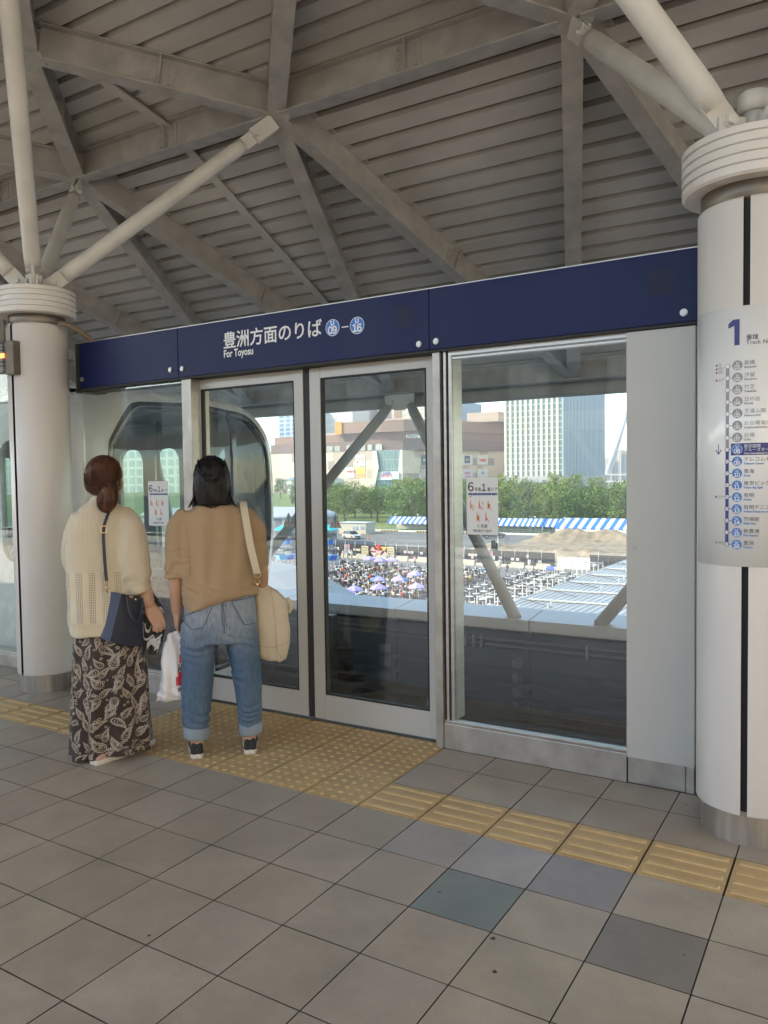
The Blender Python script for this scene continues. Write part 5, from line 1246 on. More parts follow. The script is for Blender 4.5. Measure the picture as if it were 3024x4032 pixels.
for k, (kind, H, R) in enumerate((('round', 10.5, 5.2), ('round', 9.0, 5.8), ('tall', 12.0, 4.4), ('tall', 11.0, 4.8), ('column', 8.5, 1.9), ('round', 8.0, 4.6))):
    t_, c_ = tree_mesh(40+k, H, R, kind)
    t0 = thing('park_tree', KL[kind]+' in the belt of trees beyond the striped tents', 'tree', (0, 0, 0), KL[kind]+'s in the park belt')
    t_.build('trunk', M_BARK, t0); 
    ms = [[M_LEAF[1], M_LEAF[1], M_LEAF[2]], [M_LEAF[0], M_LEAF[0], M_LEAF[1]], [M_LEAF[2], M_LEAF[2], M_LEAF[3]], [M_LEAF[0], M_LEAF[1], M_LEAF[2]], [M_LEAF[1], M_LEAF[2], M_LEAF[3]], [M_LEAF[4], M_LEAF[4], M_LEAF[0]]][k]
    c_.build('crown', ms, t0); TR.append([t0, False, kind])
def put_tree(i, x, y, sc, rz):
    t0, used, kind = TR[i]; z = lawn_z(x, y)-.1 if y > 150 else ZG
    if not used: t0.location = (x, y, z); t0.rotation_euler = (0, 0, rz); t0.scale = (sc,)*3; TR[i][1] = True
    else: dup(t0, (x, y, z), rz, None, sc)
spots = []
q = RX(5)
for (y0, n, xa, xb) in ((166, 15, -100, -30), (178, 17, -128, -34), (194, 18, -142, -40), (214, 18, -154, -44), (238, 17, -170, -52)):
    for k in range(n): spots.append((xa+(xb-xa)*(k+.5)/n+q.uniform(-2, 2), y0+q.uniform(-4, 4), q.choice([0, 0, 1, 2, 2, 3, 3, 5]), q.uniform(.70, 1.16)))
for x, y, i, s_ in spots:
    px_, py_ = cpos((x, y, lawn_z(x, y)+8))
    if px_ < 690: continue
    if y < 172 and px_ < 790: continue
    put_tree(i, x, y, s_*.97, q.uniform(0, 6.28))
for x, y, s_ in ((-206, 262, .95), (-202, 268, 1.0), (-198, 258, .8), (-122, 253, 1.15), (-118.5, 251, 1.2), (-176, 300, 1.1), (-164, 298, 1.15), (-103, 262, 1.05), (-112, 268, 1.0), (-92, 258, .95), (-76, 262, .9), (-70, 266, .95)): put_tree(4, x, y, s_, x)
for x, y in ((-215, 300), (-224, 306), (-240, 310), (-256, 316)): put_tree(3, x, y, 1.0, x)
# --- shopping mall: panelled lower block, glazed corner, brown upper block
def facade(mb, o, ux, w, h, rows_, seed, pal, wmin, wmax, z0):
    """a wall of random vertical panels in storeys; o = lower left corner, ux = unit vector along the wall"""
    q = RX(seed); cols_ = []; hh = h/rows_; nrm = Vector((ux[1], -ux[0], 0))
    for r in range(rows_):
        s = 0
        while s < w-.01:
            e = min(w, s+q.uniform(wmin, wmax)); p = q.random(); c = pal[0] if p < .62 else (pal[1] if p < .82 else pal[2])
            off = nrm*(.06 if c == pal[0] else 0)
            A = Vector((o[0]+ux[0]*s, o[1]+ux[1]*s, z0+hh*r))+off; B = Vector((o[0]+ux[0]*e, o[1]+ux[1]*e, z0+hh*r))+off
            mb.add([A, B, B+Vector((0, 0, hh)), A+Vector((0, 0, hh))], [(0, 1, 2, 3)]); k = q.uniform(.95, 1.04); cols_.append(tuple(v*k for v in c)); s = e
    return cols_
M_PAN = attr_mat('facade_panel', rough=.6, var=.05, scale=.05)
PALE = ((.64, .525, .42), (.48, .375, .31), (.34, .28, .245))
ml = thing('shopping_mall', 'big shopping mall with pale panelled walls, glazed corner and brown upper storeys', 'building', (-235, 420, -7))
Y0 = 397.0; zB = -9.5; zW = 18.2
b = MB(); cc = facade(b, (-330, Y0), (1, 0), 80-.5, zW-zB, 5, 3, PALE, 3.5, 8, zB)
o = b.build('wall', M_PAN, ml, 'sunlit pale panelled wall'); paint_faces(o, cc)
b = MB(); cc = facade(b, (-231.5, Y0+3), (.40, .9165), 92, zW-zB, 6, 9, PALE, 3, 7, zB)
o = b.build('wall', M_PAN, ml, 'shaded pale panelled wall with shop signs'); paint_faces(o, cc)
# angled glass corner, wider at mid height
M_GLZ = mat('curtain_glass', (.10, .22, .25), .12, spec=.6); M_MUL = mat('mullion_grey', (.30, .34, .36), .5)
b = MB(); n = 8
for r in range(5):
    za, zb_ = zB+(zW-zB)*r/5, zB+(zW-zB)*(r+1)/5
    for i in range(n):
        xa, xb = -250.4+19.0*i/n, -250.4+19.0*(i+1)/n
        b.add([(xa+.12, Y0+1.2+.25*i, za+.1), (xb-.12, Y0+1.2+.25*(i+1), za+.1), (xb-.12, Y0+1.2+.25*(i+1), zb_-.1), (xa+.12, Y0+1.2+.25*i, zb_-.1)], [(0, 1, 2, 3)])
b.build('corner_glazing', M_GLZ, ml)
b = MB()
for i in range(n+1): x = -250.4+19.0*i/n; b.box(x-.13, x+.13, Y0+1.0+.25*i, Y0+1.18+.25*i, zB, zW)
for r in range(6): z = zB+(zW-zB)*r/5; b.obox((-240.9, Y0+2.2, z), (9.5, 1.0, 0), (-.02, .15, 0), (0, 0, .2))
b.build('glazing_bars', M_MUL, ml)
for s_, P_ in (('left', [(-250.5, zW), (-247.5, zW), (-246.0, 8.3), (-250.5, zB)]), ('right', [(-232.8, zW), (-231.0, zW), (-231.0, zB), (-232.8, zB), (-234.0, 5)])):
    MB().prism(P_, lambda a, c, d: (a, Y0-.2+d+(0 if s_ == 'left' else 2.6), c), 0, .5).build('corner_fin', mat('fin_'+s_, (.60, .545, .47), .6), ml)
M_BRN = mat('brown_cladding', (.27, .165, .125), .7, var=.05, scale=.06); M_BRD = mat('brown_cladding_dark', (.20, .13, .11), .7, var=.06, scale=.06)
def curved(z0, z1, off, m, nm, x_left=-330, notch=None, lab=None):
    P_ = [(x_left, Y0+off), (-262, Y0+off), (-246, Y0+off+.6), (-232, Y0+off+3.5), (-224.5, Y0+off+9), (-221, Y0+off+18), (-205, Y0+off+56), (-193, Y0+off+92), (-200, Y0+off+120), (x_left, Y0+off+120)]
    b = MB(); b.prism(P_, lambda a, c, d: (a, c, d), z0, z1); return face_mesh(b.build(nm, m, ml, lab))
curved(zW+.02, 24.3, 1.5, M_BRD, 'storey_band'); curved(24.32, 29.4, 5.5, M_BRN, 'storey_band'); curved(29.42, 36.4, 2.5, M_BRN, 'storey_band', -278)
b = MB()
for i in range(40):
    x = -276+1.35*i; y = Y0+1.8+max(0, (x+246))*.17
    b.box(x-.06, x+.06, y, y+.15, 24.3, 29.6)
b.box(-276, -224, Y0+1.85, Y0+1.95, 27, 27.12); b.build('roof_screen', M_RUB, ml)
q = RX(8)
for x, w_ in ((-285, 4.5), (-279, 4), (-270, 5), (-266.5, 1), (-261, 4.5), (-254.5, 5.5), (-251.2, 6.6)):
    f = MB().box(x, x+w_, Y0+1.36, Y0+1.48, zW+.4, zW+3.9).build('window', mat('warm_glass', (.55, .52, .42), .3) if 'warm_glass' not in bpy.data.materials else bpy.data.materials['warm_glass'], ml)
    b = MB()
    for k in range(5): b.box(x+w_*k/4-.1, x+w_*k/4+.1, Y0+1.2, Y0+1.35, zW+.4, zW+3.9)
    b.build('window_bar', M_MUL, f)
MB().box(-278.6, -273.7, Y0+1.6, Y0+2.4, 29.2, 36.9).build('orange_panel', mat('orange_cladding', (.78, .26, .03), .5), ml)
MB().box(-330, -279, Y0+6, Y0+50, 24.4, 26.0).box(-300, -281, Y0+14, Y0+40, 26, 31).build('roof_terrace', mat('terrace', (.45, .38, .33), .7), ml)
MB().box(-268, -226, Y0+30, Y0+80, 36.42, 39.5).box(-215, -193.5, Y0+58, Y0+96, 36.42, 42.5).build('plant_room', mat('plant_room', (.42, .33, .27), .7), ml)
# signs on the pale walls
def board(x, z, w_, h_, col, items, ycol=None, shade=False):
    if shade:      # along the receding wall
        u = Vector((.40, .9165, 0)); nn = Vector((.9165, -.40, 0)); o_ = Vector((-231.5, Y0+3, 0))+u*x+nn*.35
        f = lambda a, b_, d=0: tuple(o_+u*a+nn*d+Vector((0, 0, z+b_)))
    else: f = lambda a, b_, d=0: (x+a, Y0-.30-d, z+b_)
    c = MB(); c.prism([(0, 0), (w_, 0), (w_, h_), (0, h_)], f, -.2, 0, 0); ms = [mat('shop_board', col, .6)]
    for k, it in enumerate(items):
        ms.append(mat('shop_print', it[-1], .6))
        if it[0] == 'rect': a0, b0, a1, b1 = it[1:5]; c.add([f(a0*w_, b0*h_, .03+.01*k), f(a1*w_, b0*h_, .03+.01*k), f(a1*w_, b1*h_, .03+.01*k), f(a0*w_, b1*h_, .03+.01*k)], [(0, 1, 2, 3)], k+1)
        if it[0] == 'text': c.text(it[1], lambda a, b_, d: f(it[2]*w_+a, it[3]*h_+b_, .05+.01*k), it[4]*h_, k+1, off=it[5]*h_ if len(it) > 6 else .02*h_, align='CENTER')
    return face_mesh(c.build('shop_sign', ms, ml)) if 0 else c.build('shop_sign', ms, ml)
W_ = (.78, .77, .73); R_ = (.62, .04, .04); K_ = (.05, .05, .055)
board(-262.4, 8.8+.3, 6.8, 6.9, W_, [('rect', .10, .30, .46, .72, R_), ('rect', .54, .30, .90, .72, R_), ('text', 'ユニ', .28, .52, .17, W_), ('text', 'クロ', .28, .33, .17, W_), ('text', 'UNI', .72, .53, .16, W_), ('text', 'QLO', .72, .34, .16, W_)])
board(-270.2, 4.0-2.9+1.2, 6.7, 6.2, W_, [('text', 'WEGO', .60, .50, .30, (.45, .08, .06))])
board(-262.2, 2.2, 6.7, 6.3, (.75, .52, .12), [('rect', 0, .1, 1, .35, (.70, .34, .20)), ('rect', 0, .75, 1, 1, (.72, .62, .20))])
c = MB(); f = lambda a, b_, d: (-241.3+a, Y0+2.0-.9, 2.4+b_); c.text('SUPER', lambda a, b_, d: f(a, b_+1.5, d), 2.0, 0, off=.05, align='CENTER'); c.text('SPORTS', f, 2.2, 1, off=.05, align='CENTER'); c.build('shop_sign', [mat('sp_navy', (.05, .06, .28), .6), mat('sp_red', (.55, .05, .10), .6)], ml)
MB().box(-249, -233, Y0+1.15+.1, Y0+1.2+.2, .6, 5.6).build('glass_poster', mat('poster_pale', (.55, .60, .62), .4), ml)
c = MB(); c.text('AMERICAN', lambda a, b_, d: (-248.8+a, Y0+.9, -6.6+b_+1.5), 1.7, 0, off=.04); c.text('OUTFITTERS', lambda a, b_, d: (-246+a, Y0+.9, -6.3+b_), 1.2, 0, off=.03); c.build('shop_sign', [M_WHITE], ml)
SB = (.30, .30, .31)
board(14, 9.2, 8.5, 6.2, (.11, .14, .14), [('text', 'COACH', .5, .42, .24, W_)], shade=True)
board(33, 9.4, 9.0, 6.2, (.66, .66, .66), [('text', '●', .5, .38, .5, K_)], shade=True)
board(46, 9.5, 9.0, 6.2, (.66, .66, .66), [('rect', .25, .15, .75, .9, (.05, .06, .22)), ('text', 'GU', .5, .40, .32, (.65, .5, .2))], shade=True)
board(59, 9.5, 9.0, 6.2, (.66, .66, .66), [('text', 'H&M', .5, .32, .42, R_)], shade=True)
board(14, .6, 8.5, 6.2, (.50, .42, .43), [('text', '▲', .5, .42, .25, (.25, .2, .22))], shade=True)
board(33, .8, 9.0, 6.0, (.66, .66, .66), [('text', 'ABC-MART', .5, .48, .21, (.05, .09, .35))], shade=True)
board(46, .8, 9.0, 6.0, (.60, .58, .66), [('text', 'sports', .5, .5, .28, (.55, .08, .2)), ('text', 'LABO', .5, .12, .26, (.6, .2, .35))], shade=True)
board(59, .8, 9.0, 6.0, (.66, .66, .66), [('text', '≡', .5, .35, .6, (.05, .14, .5))], shade=True)
def rw(s, h): u = Vector((.395, .919, 0)); p = Vector((-221.0, Y0+2.5+16.2, 0))+u*s; return p
u_ = Vector((.388, .9217, 0)); n_ = Vector((.9217, -.388, 0))
for body, s0, z_, sz in (('Diver', .3, 33.6, 3.2), ('City', .3, 30.6, 3.2), ('ROUND1', -12, 24.9-5, 2.8)):
    c = MB(); base = Vector((-223.2, Y0+13.6, 0)) if sz > 3 else Vector((-224.5, Y0+13, 0))
    if sz > 3: c.text(body, lambda a, b_, d: tuple(base+u_*(s0+a*1.7)+n_*1.9+Vector((0, 0, z_+b_))), sz, 0, off=.06)
    else: c.text(body, lambda a, b_, d: tuple(Vector((-230.5, Y0+5.4, 0))+Vector((.74, .67, 0))*(a*1.0)+Vector((.67, -.74, 0))*1.6+Vector((0, 0, 25.3+b_))), sz, 0, off=.1)
    c.build('roof_lettering', M_WHITE, ml)
# --- towers behind and beside the mall
def slab_tower(name, label, x0, x1, y0, y1, z1, wallc, glassc, bay, floor, fin=0, side=None, zb_=-9):
    t = thing(name, label, 'building', ((x0+x1)/2, y0, zb_))
    MB().box(x0, x1, y0, y1, zb_, z1).build('core', mat('core_wall', wallc, .6, var=.04, scale=.02), t)
    n = max(1, round((x1-x0)/bay)); m = int((z1-zb_)/floor); g = MB(); pr = MB()
    for i in range(n):
        a = x0+(x1-x0)*i/n; e = a+(x1-x0)/n
        if fin: pr.box(a, a+(e-a)*.46, y0-.5, y0-.02, zb_, z1)
        for k in range(m): g.box(a+(e-a)*(.5 if fin else .16), e-(e-a)*(0 if fin else .16), y0-.06, y0-.012, zb_+floor*k+floor*(.13 if fin else .28), zb_+floor*(k+1)-.06)
    g.build('window_band', mat('tower_glass', glassc, .15), t)
    if fin: pr.build('pier', mat('tower_pier', wallc, .6), t)
    if side:
        n = max(1, round((y1-y0)/side[0])); s = MB()
        for i in range(n):
            a = y0+(y1-y0)*i/n; s.box(x1+.02, x1+.9, a, a+(y1-y0)/n*.5, zb_+(10 if fin else 0), z1)
        s.build('side_fin', mat('side_fin', side[1], .5), t); g2_ = MB(); mm = int((z1-zb_)/floor)
        for k in range(mm): g2_.box(x1+.012, x1+.05, y0+1, y1-1, zb_+floor*k+floor*.25, zb_+floor*(k+1)-.1)
        g2_.build('side_glazing', mat('side_glass', side[2], .15), t)
    return t
CYy = 422
ht = slab_tower('hotel_tower', 'tall hotel tower with cream piers and blue grey fins on its shaded side', -175.7, -141.6, CYy, CYy+84, 78, (.60, .55, .47), (.10, .17, .19), 3.15, 3.4, 1, (2.6, (.36, .40, .47), (.20, .24, .32)))
MB().box(-178, -139.5, CYy-4, CYy+80, -9, 1.5).build('podium', mat('podium_wall', (.36, .34, .33), .6), ht)
MB().box(-190, -150, CYy-9, CYy-4.1, -2, -.4).build('canopy', mat('canopy_grey', (.40, .42, .45), .5), ht)
slab_tower('apartment_tower', 'pale blue apartment tower with dark window bands at the far left', -405, -379.5, 500, 522, 66, (.40, .48, .60), (.16, .22, .34), 6.2, 3.5)
t = slab_tower('balcony_block', 'narrow cream block with an orange edge before the blue apartment tower', -335, -318, 430, 445, 38.5, (.66, .55, .42), (.30, .28, .30), 9, 4.2)
MB().box(-330.5, -318.2, 429.3, 429.9, 19, 22.5).build('orange_spandrel', mat('spandrel_orange', (.72, .22, .05), .6), t)
slab_tower('glass_hall', 'long pale blue glass fronted hall seen through the train windows', -760, -425, 440, 470, 46, (.55, .62, .64), (.24, .36, .38), 9, 7)
slab_tower('office_tower', 'beige office tower rising behind the left of the mall roof', -400.5, -391.3, 560, 590, 92, (.60, .47, .36), (.40, .33, .28), 9, 4)
slab_tower('office_tower', 'blue glazed office tower next to the beige one behind the mall', -391, -383, 562, 590, 92, (.30, .42, .52), (.18, .32, .42), 3, 4)
slab_tower('office_tower', 'grey beige office tower with a dark blue stripe behind the mall', -381, -362.2, 560, 590, 95, (.50, .43, .37), (.40, .36, .33), 18, 5)
slab_tower('office_tower', 'pinkish office tower behind the diagonal brace above the mall', -357, -340, 575, 600, 92, (.62, .47, .38), (.55, .42, .35), 17, 5)
slab_tower('office_tower', 'cream striped office tower directly above the mall corner', -323, -303, 560, 600, 92, (.66, .58, .44), (.40, .38, .32), 4, 4)
slab_tower('office_tower', 'slate blue office tower behind the brown mall roof right of the post', -306, -288, 600, 640, 66, (.24, .29, .38), (.18, .23, .32), 3, 4)
slab_tower('low_block', 'low pale block on the mall roof behind the brace', -384, -346, 520, 545, 62.5, (.60, .56, .52), (.5, .5, .5), 12, 6)
MB().box(-361, -358, 559, 560, 40, 95)
t = thing('roof_pavilion', 'small white pavilion with a dark pitched roof among the left trees', 'building', (-253, 336, -7.5))
MB().box(-264, -238, 332, 345, -9, -1.5).build('pavilion_wall', mat('pavilion_white', (.62, .58, .52), .6), t); b = MB(); b.loft([[(-266, 330, 1.2), (-236, 330, 1.2), (-236, 347, 1.2), (-266, 347, 1.2)], [(-256, 338, 5.2), (-250, 338, 5.2), (-250, 339, 5.2), (-256, 339, 5.2)]], 0, smooth=False); b.build('pavilion_roof', mat('pavilion_slate', (.20, .25, .28), .5), t); MB().box(-265.5, -236.5, 330.5, 346, -1.4, 1.1).build('pavilion_band', mat('pavilion_band', (.7, .68, .62), .6), t)
# far city and the leaning bridge mast
t = thing('bridge_mast', 'white leaning mast of a cable bridge beyond the hotel tower', 'bridge', (-166, 600, -9))
MB().path([(-168.5, 600, -8), (-157.5, 600, 27), (-147.5, 600, 60)], [2.6, 2.2, 1.6], 8).build('mast', mat('mast_white', (.62, .63, .66), .5), t)
for k in range(7): MB().tube((-157.5+1.7*k, 601, 27+5.4*k), (-250-9*k, 606, -3), .14, .14, 4).build('stay_cable', mat('cable_grey', (.45, .46, .48), .5) if 'cable_grey' not in bpy.data.materials else bpy.data.materials['cable_grey'], t)
MB().box(-330, -120, 596, 606, -3.8, -2.4).box(-330, -120, 596, 606, 1.5, 2.6).build('bridge_deck', mat('deck_pale', (.55, .55, .55), .6), t)
q = RX(77)
for k, (x, w_, z, c_) in enumerate(((-250, 12, 22, (.60, .50, .42)), (-238, 9, 30, (.62, .52, .42)), (-229, 10, 26, (.52, .48, .46)), (-219, 8, 33, (.58, .50, .44)), (-262, 10, 18, (.55, .52, .5)), (-208, 12, 24, (.56, .50, .46)))):
    slab_tower('distant_block', ('pale distant apartment block left of the bridge mast', 'tan distant apartment block beside the bridge mast', 'greyish distant block behind the bridge mast', 'tallest distant tan block near the bridge mast', 'lowest distant block beside the hotel tower', 'distant block at the right beyond the bridge mast')[k], x, x+w_, 880+5*k, 905+5*k, z, c_, (.36, .36, .38), 3.2, 3.2, zb_=-12)
# ------------------------------------------------------------------ the two people and what they carry
def person_frame(P):
    d = Vector((P[0]-CAMP.x, P[1]-CAMP.y)).normalized(); r = Vector((d.y, -d.x))
    return lambda u, f, z: Vector((P[0]+r.x*u+d.x*f, P[1]+r.y*u+d.y*f, z))
def ring(F, cu, cf, z, ru, rf, n=40, e=2.3, tilt=None, zf=None):
    out = []
    for i in range(n):
        a = 2*math.pi*i/n; c, s = math.cos(a), math.sin(a)
        u = cu+ru*math.copysign(abs(c)**(2/e), c); f = cf+rf*math.copysign(abs(s)**(2/e), s)
        zz = z if zf is None else z+zf(u, f)
        out.append(F(u, f, zz))
    return out
def limb(F, mb, pts, rs, n=16):
    mb.path([F(*p) for p in catmull(pts, 4, False)], [r for r in np.interp(np.linspace(0, len(rs)-1, (len(pts)-1)*4+1), range(len(rs)), rs)], n)
def hand(F, mb, wrist, knuck, tips, thumb, palm_r=.012, width_dir=(0, 1, 0), fr=.0072):
    """palm from wrist to knuckles, four bent fingers of unequal length and a thumb (all in the person's frame)"""
    w = Vector(wrist); k = Vector(knuck); wd = Vector(width_dir).normalized()
    for t in (-1.0, -.34, .34, 1.0):
        mb.path([F(*(w+wd*t*.014)), F(*(w.lerp(k, .5)+wd*t*.026)), F(*(k+wd*t*.030))], [.017, .0155, .0115], 10)
    for i, tp in enumerate(tips):
        b = k+wd*(-.031+.0207*i); mid = b.lerp(Vector(tp[1]), .52); m = Vector(tp[0])
        mb.path([F(*(b-(k-w)*.1)), F(*b), F(*m), F(*tp[1])], [.0095, fr*1.12, fr, fr*.86], 10); mb.ell(F(*tp[1]), fr*.86, fr*.86, fr*.86, 8, 6)
    mb.path([F(*p) for p in thumb], [.013, .0105, .0088, .0075], 10); mb.ell(F(*thumb[-1]), .0075, .0075, .0075, 8, 6)
def wrinkle(me, fn):
    n = len(me.vertices); co = np.zeros(n*3); me.vertices.foreach_get('co', co); no = np.zeros(n*3); me.vertices.foreach_get('normal', no)
    co = co.reshape(-1, 3); no = no.reshape(-1, 3)
    for i in range(n): co[i] += no[i]*fn(Vector(co[i]))
    me.vertices.foreach_set('co', co.ravel()); me.update()
def local(me, P):   # world mesh -> the thing's own origin
    me.transform(Matrix.Translation((-P[0], -P[1], 0)))
def bvh_of(me): return BVHTree.FromPolygons([v.co.copy() for v in me.vertices], [list(p.vertices) for p in me.polygons])
def cloth_mat(name, col, weave=900, bump=.25, var=.08, rough=.85, scale=9, sheen=.15):
    m = mat(name, col, rough, var=var, scale=scale, detail=5, bump=bump, bscale=weave, spec=.25)
    m.node_tree.nodes['Principled BSDF'].inputs['Sheen Weight'].default_value = sheen
    return m
def skin_mat(name, col):
    m = mat(name, col, .5, var=.07, scale=14, bump=.06, bscale=400, spec=.4); b = m.node_tree.nodes['Principled BSDF']
    b.inputs['Subsurface Weight'].default_value = .12; b.inputs['Subsurface Radius'].default_value = (.010, .004, .002); return m
M_SK = skin_mat('skin', (.52, .31, .215)); 
def head(F, mb, cu, cf, cz, turn=0.0, pitch=0.0):
    """skull, jaw, nose, lips, brow, ears; turn = radians to the person's right"""
    ct, s_ = math.cos(turn), math.sin(turn)
    H = lambda x, y, z: F(cu+x*ct+y*s_, cf-x*s_+y*ct, cz+z)
    def E(x, y, z, rx, ry, rz, n=20, k=12):
        o = len(mb.v); t = MB().ell((0, 0, 0), rx, ry, rz, n, k); mb.add([H(x+v[0], y+v[1], z+v[2]) for v in t.v], t.f, 0, True)
    E(0, -.012, .030, .072, .090, .086); E(0, .030, -.020, .060, .062, .085); E(0, .045, -.075, .038, .042, .034); E(0, .092, -.018, .011, .016, .020, 10, 8); E(0, .080, .006, .008, .012, .03, 10, 8)
    E(0, .080, -.052, .022, .012, .006, 10, 6); E(0, .079, -.061, .020, .012, .007, 10, 6); E(-.028, .072, .020, .022, .014, .008, 10, 6); E(.028, .072, .020, .022, .014, .008, 10, 6); E(-.036, .05, -.03, .024, .026, .028, 10, 8); E(.036, .05, -.03, .024, .026, .028, 10, 8)
    for s in (-1, 1): E(s*.074, -.004, -.014, .010, .018, .030, 12, 8)
    return H
def strands(F, mb, paths, r0, r1, n=3, m=0):
    for P in paths:
        k = len(P); mb.path([F(*p) for p in P], [r0+(r1-r0)*i/(k-1) for i in range(k)], n, m, False)
def hair_mat(name, c0, c1, rough=.38):
    m = mat(name, c0, rough, col2=c1, scale=40, detail=6, stretch=(1, 1, .12), bump=.35, bscale=260); m.node_tree.nodes['Principled BSDF'].inputs['Specular IOR Level'].default_value = .22; return m

# ================================================================== right person: short tan blouse, jeans, black hair
P2 = (-1.90, .20); F2 = person_frame(P2)
w2 = thing('person', 'person with black shoulder length hair, tan blouse and rolled up blue jeans facing the doors', 'person', (P2[0], P2[1], 0))
def add2(me, name, mats, label=None, parent=None): local(me, P2); return link(name, me, mats, parent or w2, label)
b = MB()
hH = head(F2, b, -.012, .015, 1.455, .10)
limb(F2, b, [(-.008, .0, 1.30), (-.010, .0, 1.36), (-.012, .008, 1.42)], [.060, .050, .050])
b.loft([ring(F2, 0, 0, z, ru, rf, 24) for z, ru, rf in ((.72, .12, .085), (.85, .125, .08), (1.0, .125, .078), (1.15, .14, .082), (1.25, .135, .072), (1.31, .06, .05))])
limb(F2, b, [(-.145, 0, 1.25), (-.195, -.01, 1.08), (-.207, .0, .95), (-.208, .035, .80), (-.206, .05, .735)], [.048, .042, .038, .030, .024])
hand(F2, b, (-.206, .05, .74), (-.204, .062, .675), [((-.200, .088, .655), (-.190, .078, .628)), ((-.196, .083, .640), (-.186, .066, .612)), ((-.194, .070, .636), (-.184, .054, .612)), ((-.196, .052, .640), (-.186, .040, .620))][::-1],
     [(-.203, .065, .725), (-.186, .088, .70), (-.178, .094, .672), (-.180, .09, .652)], width_dir=(.15, 1, 0))
limb(F2, b, [(.15, 0, 1.25), (.205, .0, 1.08), (.235, .02, .95), (.235, .09, .84), (.215, .17, .80)], [.048, .042, .038, .030, .024])
hand(F2, b, (.215, .17, .80), (.20, .235, .795), [((.193, .265, .785), (.196, .272, .755)), ((.186, .262, .778), (.192, .265, .748)), ((.18, .255, .774), (.188, .256, .748)), ((.175, .245, .772), (.184, .246, .752))], [(.21, .185, .812), (.19, .22, .83), (.178, .245, .825), (.17, .26, .81)], width_dir=(.9, 0, .4))
for s, x0, x1 in ((-1, -.085, -.118), (1, .085, .152)):
    limb(F2, b, [(x0+.02*s, .0, .70), (x0*.25+x1*.75+.004*s, .01, .42), (x1, -.005, .16), (x1, -.012, .05)], [.06, .050, .036, .034])
add2(fuse(b, .0048, 2), 'body', M_SK)
# eyes: not seen from behind, kept for other views
b = MB()
for s in (-1, 1): b.ell(hH(s*.028, .074, .006), .012, .009, .009, 10, 8)
b.build('eyes', mat('eye_dark', (.03, .02, .015), .2), w2)
# jeans
b = MB()
hip = lambda u, f: 0
b.loft([ring(F2, .018, .0, z, ru, rf, 40, 2.5) for z, ru, rf in ((.60, .165, .118), (.66, .181, .130), (.72, .188, .132), (.78, .184, .122), (.84, .176, .112), (.875, .170, .108))])
for prof in ([(-.088, .0, .70, .098, .118), (-.094, .0, .62, .097, .112), (-.103, .002, .52, .088, .100), (-.107, .006, .42, .084, .094), (-.114, .008, .32, .077, .085), (-.120, .004, .22, .071, .078), (-.121, .0, .135, .060, .070), (-.121, .0, .10, .060, .068)],
             [(.115, .0, .70, .092, .118), (.122, .0, .62, .091, .112), (.137, .002, .52, .081, .100), (.145, .006, .42, .076, .094), (.153, .008, .32, .070, .085), (.159, .004, .22, .064, .078), (.160, .0, .135, .057, .070), (.160, .0, .10, .057, .068)]):
    b.loft([ring(F2, u, f, z, ru, rf, 32, 2.2) for u, f, z, ru, rf in reversed(prof)])
jm = fuse(b, .0075, 3)
def jw(c):
    z = c.z; q = c-Vector((P2[0], P2[1], 0)); s = 0
    k = math.exp(-((z-.60)/.07)**2)*1.2+math.exp(-((z-.42)/.07)**2)*1.0+math.exp(-((z-.20)/.07)**2)*1.5+.25
    s += .0048*k*math.sin(z*95+14*noise.noise(q*6)+q.x*25)*(.4+noise.noise(q*11))
    s += .004*noise.noise(Vector((q.x*13, q.y*13, z*7)))
    return s
wrinkle(jm, jw)
M_JEAN = bpy.data.materials.new('denim'); M_JEAN.use_nodes = True
t_ = M_JEAN.node_tree; bs = t_.nodes['Principled BSDF']; bs.inputs['Roughness'].default_value = .85; bs.inputs['Specular IOR Level'].default_value = .2
tc = N(t_, 'ShaderNodeTexCoord'); sp = N(t_, 'ShaderNodeSeparateXYZ'); t_.links.new(tc.outputs['Object'], sp.inputs[0])
mp = N(t_, 'ShaderNodeMapping'); mp.inputs['Scale'].default_value = (1, 1, .16); t_.links.new(tc.outputs['Object'], mp.inputs[0])
n1 = N(t_, 'ShaderNodeTexNoise'); n1.inputs['Scale'].default_value = 130; n1.inputs['Detail'].default_value = 4; t_.links.new(mp.outputs[0], n1.inputs[0])
n2 = N(t_, 'ShaderNodeTexNoise'); n2.inputs['Scale'].default_value = 9; n2.inputs['Detail'].default_value = 5; t_.links.new(tc.outputs['Object'], n2.inputs[0])
cr = N(t_, 'ShaderNodeValToRGB'); e_ = cr.color_ramp.elements; e_[0].position = 0; e_[0].color = (.10, .15, .215, 1); e_[1].position = 1; e_[1].color = (.25, .285, .325, 1)
for p_, c_ in ((.45, (.085, .135, .205, 1)), (.62, (.115, .165, .235, 1)), (.80, (.25, .285, .325, 1))): ne = e_.new(p_); ne.color = c_
ad = N(t_, 'ShaderNodeMath', operation='MULTIPLY_ADD'); ad.inputs[1].default_value = .30; t_.links.new(n2.outputs['Fac'], ad.inputs[0])
zs = N(t_, 'ShaderNodeMapRange'); zs.inputs[1].default_value = .1; zs.inputs[2].default_value = .9; zs.inputs[3].default_value = -.15; zs.inputs[4].default_value = .85; t_.links.new(sp.outputs['Z'], zs.inputs[0]); t_.links.new(zs.outputs[0], ad.inputs[2]); t_.links.new(ad.outputs[0], cr.inputs[0])
mr = N(t_, 'ShaderNodeMapRange'); mr.inputs[1].default_value = .3; mr.inputs[2].default_value = .7; mr.inputs[3].default_value = .80; mr.inputs[4].default_value = 1.22; t_.links.new(n1.outputs['Fac'], mr.inputs[0])
